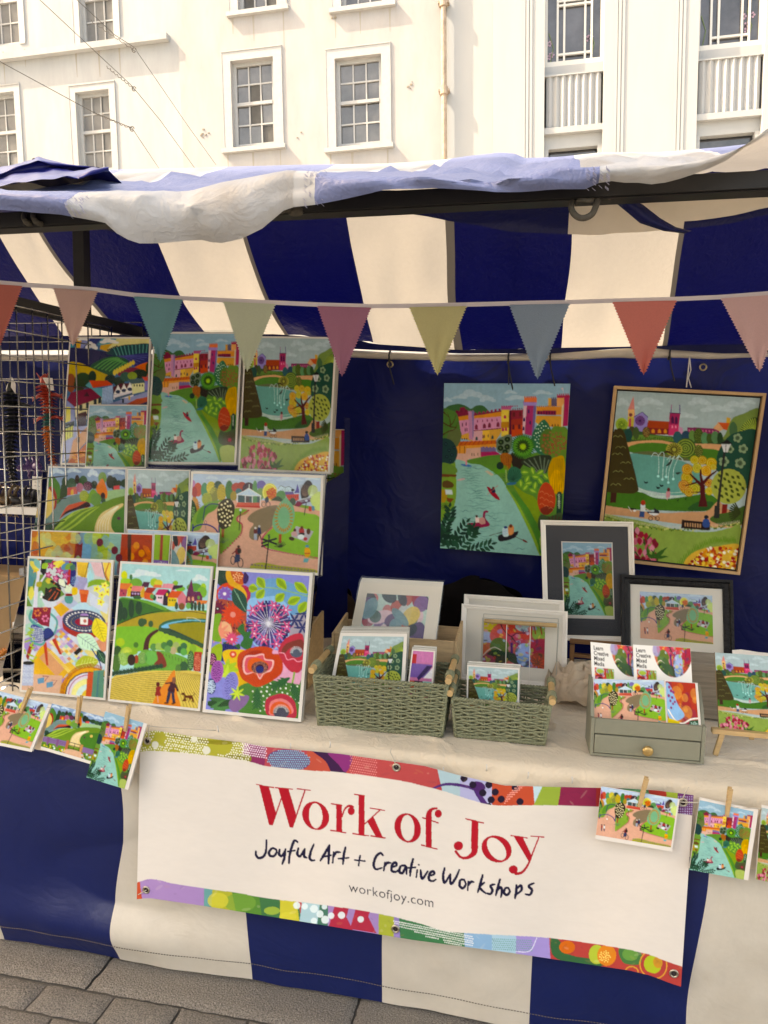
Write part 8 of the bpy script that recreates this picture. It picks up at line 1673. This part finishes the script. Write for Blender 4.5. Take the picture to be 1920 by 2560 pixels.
peg(1617, 1944, 1598, 2016, 'wooden peg holding the bandstand card over the banner', .004); peg(1826, 1970, 1817, 2040, 'wooden peg holding the castle card right of the banner')
for pts, label in ((((-60, 1745), (60, 1757), (196, 1783), (318, 1802), (372, 1815), (470, 1822), (540, 1826)), 'grey twine running behind the pegged cards at the left'), (((1560, 1985), (1610, 1996), (1704, 2005), (1752, 2008), (1822, 2018), (1905, 2022), (2040, 2040)), 'pale twine running behind the pegged cards at the right')):
    b = MB(); P_ = [atY(x, y, YC+.001-.001*(k % 2)) for k, (x, y) in enumerate(smooth([p for p in pts], 5, False))]; b.tube(P_, .0013, 6); o = b.build('twine', twine, origin=P_[0], smooth=True); tag(o, label, 'twine')
# ------------------------------------------------------------------ bunting
YU = 1.72
bs_ = interp([(-300, 690), (0, 706), (54, 711), (135, 716), (243, 724), (336, 737), (455, 745), (560, 750), (687, 756), (795, 761), (925, 765), (1025, 764), (1165, 761), (1275, 758), (1420, 755), (1533, 751), (1690, 747), (1804, 742), (1920, 733), (2300, 715)])
bt = empty('bunting', atY(960, 760, YU), 'string of pastel fabric pennants hung across the front of the stall', 'bunting')
b = MB(); xs = list(range(-300, 2301, 20))
b.grid(len(xs), 2, lambda u, v: atY(xs[int(round(u*(len(xs)-1)))], bs_(xs[int(round(u*(len(xs)-1)))])+(-5 if v < .5 else 6), YU+.0005)); b.grid(len(xs), 2, lambda u, v: atY(xs[int(round(u*(len(xs)-1)))], bs_(xs[int(round(u*(len(xs)-1)))])+(-5 if v < .5 else 6), YU+.003))
b.build('tape', mat('white bias tape', (.62, .58, .60), .8, trans=.1), bt)
for x0, x1, tx, ty, c in ((-50, 54, -4, 870, (.50, .14, .11)), (135, 243, 182, 866, (.58, .38, .34)), (336, 455, 401, 906, (.12, .31, .345)), (560, 687, 618, 930, (.50, .56, .42)), (795, 926, 855, 942, (.38, .16, .25)), (1025, 1165, 1094, 939, (.56, .53, .27)), (1275, 1423, 1344, 949, (.24, .33, .43)), (1533, 1690, 1609, 938, (.66, .20, .17)), (1804, 1966, 1899, 930, (.66, .43, .43))):
    n = 26; zg = 4.2; L_, R__ = [], []
    for k in range(n*2+1):
        t = k/(2*n); o_ = zg if k % 2 else 0
        L_.append((lerp(x0, tx, t)-o_*(t < .98), lerp(bs_(x0)+4, ty, t))); R__.append((lerp(x1, tx, t)+o_*(t < .98), lerp(bs_(x1)+4, ty, t)))
    b = MB(); ph = x0*.01
    b.grid(9, 2*n+1, lambda u, v: (lambda a, e: atY(lerp(a[0], e[0], u), lerp(a[1], e[1], u), YU-.002-.014*math.sin(v*2.2+ph)*v-.012*math.sin(u*5+ph*3)*v*(1-.5*v)-.006*math.sin(u*9+v*4+ph*5)*v))(L_[int(round(v*2*n))], R__[int(round(v*2*n))]))
    b.build('pennant', mat('pennant cotton %d' % x0, c, .85, trans=.35, bump=.25, bscale=500, noise=.05, nscale=300), bt, smooth=True)
# ------------------------------------------------------------------ neighbour's pitch behind the grid panels
chrome = mat('chromed wire', (.34, .335, .325), .25, metal=1)
def gridpanel(org, ux, W, H, label, sp=.0755, r=.0025):
    ux = Vector(ux); root = MB()
    o = empty('grid_panel', org, label, 'grid panel', 'chromed grid panels'); b = MB(); c = MB()
    nx, nz = int(round(W/sp)), int(round(H/sp))
    for i in range(nx+1): p = Vector(org)+ux*sp*i; b.tube([p, p+Vector((0, 0, H))], r, 7)
    nrm = ux.cross(Vector((0, 0, 1)))
    for k in range(nz+1): p = Vector(org)+Vector((0, 0, sp*k))+nrm*r*1.9; c.tube([p, p+ux*W], r*.9, 7)
    b.build('upright_wires', chrome, o, smooth=True); c.build('cross_wires', chrome, o, smooth=True)
XP = -1.60
gp0 = atX(37, 770, XP); sp = .0755
gridpanel((XP+.02, 1.96, ZT-.1), (0, 1, 0), sp*9, 1.29, 'chromed grid panel end on to the table, hanging beside the rack')
pb = atY(20, 805, 2.86); gridpanel((pb.x-.45, 2.86, pb.z-1.44), (1, 0, 0), sp*14, sp*19, 'chromed grid panel hung along the back of the next pitch')
def dragon(p0, p1, cols, label, n=26, r0=.024, sway=.01, hang=True):
    p0, p1 = Vector(p0), Vector(p1); o = empty('toy_dragon', p0, label, 'toy'); b = MB(); rr = random.Random(n); d = (p1-p0)
    for k in range(n):
        t = k/(n-1); b.mi = min(len(cols)-1, int(t*len(cols))); c = p0+d*t+Vector((sway*math.sin(t*7), 0, .0)); r_ = r0*(1-.72*t)+.003; h = d/n*.95; m = 8
        ax = d.normalized(); s_ = ax.cross(Vector((0, 1, 0))).normalized() if abs(ax.y) < .9 else Vector((1, 0, 0)); y_ = ax.cross(s_)
        ring = lambda q, w_: [q+(s_*math.cos(j*2*math.pi/m)+y_*math.sin(j*2*math.pi/m))*w_ for j in range(m)]
        vs = ring(c, r_*.5)+ring(c+h*.5, r_)+ring(c+h, r_*.45); b.add(vs, [(i*m+j, i*m+(j+1) % m, (i+1)*m+(j+1) % m, (i+1)*m+j) for i in range(2) for j in range(m)])
        for j in range(0, 8, 1):
            a = c+h*.5+(s_*math.cos(j*.785)+y_*math.sin(j*.785))*r_*.8; e = a+(s_*math.cos(j*.785)+y_*math.sin(j*.785))*r_*.75+h*.55; w_ = h.length*.32
            b.add([a-ax*w_, a+s_*w_*.5, a+ax*w_, a-s_*w_*.5, e], [(0, 1, 4), (1, 2, 4), (2, 3, 4), (3, 0, 4)])
    b.build('body', cols, o)
    h_ = MB(); ax = d.normalized(); q = p0-ax*.03; s_ = ax.cross(Vector((0, 1, 0))).normalized() if abs(ax.y) < .9 else Vector((1, 0, 0))
    h_.tube([q-ax*.012+s_*.012, q+s_*.004, q+ax*.02, q+ax*.04], [.004, .012, .015, .010], 8)
    for sg in (-1, 1): h_.tube([q+ax*.01+s_*sg*.01, q-ax*.02+s_*sg*.028], [.005, .001], 6)
    h_.build('head', cols[0], o, smooth=True)
    for t in (.14, .42):
        c = p0+d*t+Vector((sway*math.sin(t*7), 0, 0))
        for sg in (-1, 1):
            l = MB(); e = c+s_*sg*r0*2.4+ax*.006; l.tube([c, c+s_*sg*r0*1.6-ax*.004, e], [.009, .007, .006], 7)
            for j in (-1, 0, 1): l.tube([e, e+s_*sg*.012+ax*j*.010], [.004, .001], 5)
            l.build('leg', cols[0], o, smooth=True)
    return o
fire = [mat('toy red', (.45, .05, .03), .3), mat('toy scarlet', (.50, .07, .03), .3), mat('toy teal', (.03, .16, .14), .3), mat('toy orange', (.60, .16, .03), .3), mat('toy amber', (.50, .14, .03), .3), mat('toy orange deep', (.42, .09, .02), .3)]
black_t = mat('toy black', (.010, .012, .012), .3)
YD2 = 2.80
dragon(atY(110, 962, YD2), atY(132, 1160, YD2), fire, 'red and orange articulated dragon toy hanging on the back grid panel')
dragon(atY(25, 980, 2.70), atY(32, 1210, 2.70), [black_t], 'black articulated dragon toy hanging left of the red one', n=24, r0=.034)
dragon(atY(88, 1165, 2.55), atY(46, 1172, 2.62), [mat('toy purple', (.06, .02, .12), .35)], 'small purple dragon toy below the hanging red dragon', n=14, r0=.014)
def ptag(px, Y, label, s=None):
    q = quadY(px, Y, Y-.004); b = MB(); q.slab(b, .0006); o = b.build('price_tag', card_m, origin=q.base()); tag(o, label, 'price tag', 'white price tags'); 
    if s:
        b = MB()
        for v in (.25, .35, .45, .7): b.grid(2, 2, lambda u, w_: q.P(.2+.5*u, v+w_*.03, .0004))
        b.mi = 0; b.build('print', mat('tag ink', (.25, .25, .25), .8), o)
ptag([(106, 944), (131, 945), (135, 976), (123, 976)], YD2-.03, 'white price tag behind the red dragon toy', 1)
ptag([(29, 942), (39, 960), (39, 985), (27, 968)], 2.66, 'white folded price tag on the black dragon toy')
ptag([(81, 1190), (110, 1193), (108, 1227), (80, 1222)], 2.5, 'white price tag below the purple dragon toy', 1)
ptag([(31, 1556), (55, 1548), (52, 1585), (33, 1592)], 2.35, 'white price tag standing before the cardboard box', 1)
# neighbour's shelf, table, stock
XN = -1.76
nb = empty('side_table', (-2.4, 2.4, 0), 'grey covered table of the next pitch, behind the grid panel', 'table')
greyc = mat('grey felt', (.20, .19, .18), .9, noise=.2, nscale=30)
b = MB(); b.box((-3.2, 1.95, .60), (XN, 2.85, .64)); b.build('table_top', greyc, nb); 
for X in (-3.1, XN-.06):
    for Y in (2.0, 2.8): m_ = MB(); sqbar(m_, (X, Y, 0), (X, Y, .60), .02, .02); m_.build('leg', steel, nb)
sh = empty('shelf_unit', (-2.3, 2.7, .64), 'white shelf on black legs behind the grid panel', 'shelf')
zs = atY(60, 1276, 2.62).z; b = MB(); b.box((-2.9, 2.60, zs-.014), (XN+.02, 2.84, zs+.014)); b.build('shelf_board', whitef, sh)
for X in (-2.8, XN-.02): m_ = MB(); sqbar(m_, (X, 2.8, .641), (X, 2.8, zs-.015), .012, .012); m_.build('leg', steel, sh)
p = atZ(58, 1600, .64); bx = MB(); zc_ = atY(30, 1440, 2.60).z; bx.box((-2.55, 2.60, .641), (XN-.03, 2.80, zc_)); o = bx.build('cardboard_box', mat('brown cardboard', (.34, .21, .10), .85, noise=.12, nscale=12), origin=(-2.2, 2.7, .641), bevel=.003); tag(o, 'brown cardboard box under the white shelf of the next pitch', 'box')
b = MB(); a0 = atY(33, 1410, 2.58); b.box((a0.x, 2.61, zc_+.001), (a0.x+.06, 2.72, zc_+.030)); o = b.build('card_box', mat('grey printed box', (.30, .30, .30), .6, noise=.5, nscale=40), origin=a0, bevel=.002); tag(o, 'small grey printed box on top of the cardboard box', 'box')
for i, (x, c, l) in enumerate(((8, (.10, .05, .03), 'dark red and brown lizard toy at the left of the white shelf'), (38, (.16, .10, .05), 'orange and brown striped lizard toy on the white shelf'), (72, (.03, .028, .028), 'black ridged toy on the white shelf'), (98, (.02, .02, .022), 'black rounded toy at the right of the white shelf'))):
    p = atY(x, 1262, 2.64); dragon((p.x-.035, 2.64, zs+.034), (p.x+.03, 2.67, zs+.026), [mat('toy stock %d' % i, c, .4, noise=.6, nscale=40)], l, n=7, r0=.022, sway=0)
dragon(atZ(52, 1595, .70), atZ(-10, 1648, .67), [mat('toy orange bright', (.62, .20, .02), .35)], 'bright orange dragon toy lying on the grey table', n=14, r0=.022, sway=.0)
dragon(atZ(40, 1568, .76)+Vector((0, 0, .0)), atZ(28, 1540, .72), [mat('toy stone', (.30, .24, .18), .6)], 'stone coloured toy leaning on the cardboard box', n=8, r0=.02, sway=0)
tr_ = MB(); c = atZ(25, 1700, .66); 
for k in range(34):
    an = k*.185; q = Vector((c.x-.03+.10*math.cos(an), 2.16+.075*math.sin(an), .645)); tr_.tube([q, q+Vector((.004, 0, .045+.004*(k % 2)))], [.008, .006], 6)
o = tr_.build('ribbed_tray', mat('dark rust toy', (.09, .03, .015), .45), origin=c); tag(o, 'round dark tray with a rust ribbed edge on the grey table', 'tray')
o = MB().box((c.x-.20, 2.02, .641), (c.x+.02, 2.30, .645)).build('display_mat', mat('pale grey mat', (.42, .41, .40), .9), origin=(c.x, 2.1, .641)); tag(o, 'pale grey mat under the rust ribbed tray', 'mat')
p = atZ(25, 1722, ZT+.01); b = MB(); b.grid(20, 12, lambda u, v: Vector((p.x+.03*math.cos(u*6.2832)*math.sin(v*1.57), p.y+.02*math.sin(u*6.2832)*math.sin(v*1.57), ZT+.009+.014*math.cos(v*1.57)))); o = b.build('plastic_bag', clear, origin=p, smooth=True); tag(o, 'little clear bag of hooks on the table corner', 'bag')
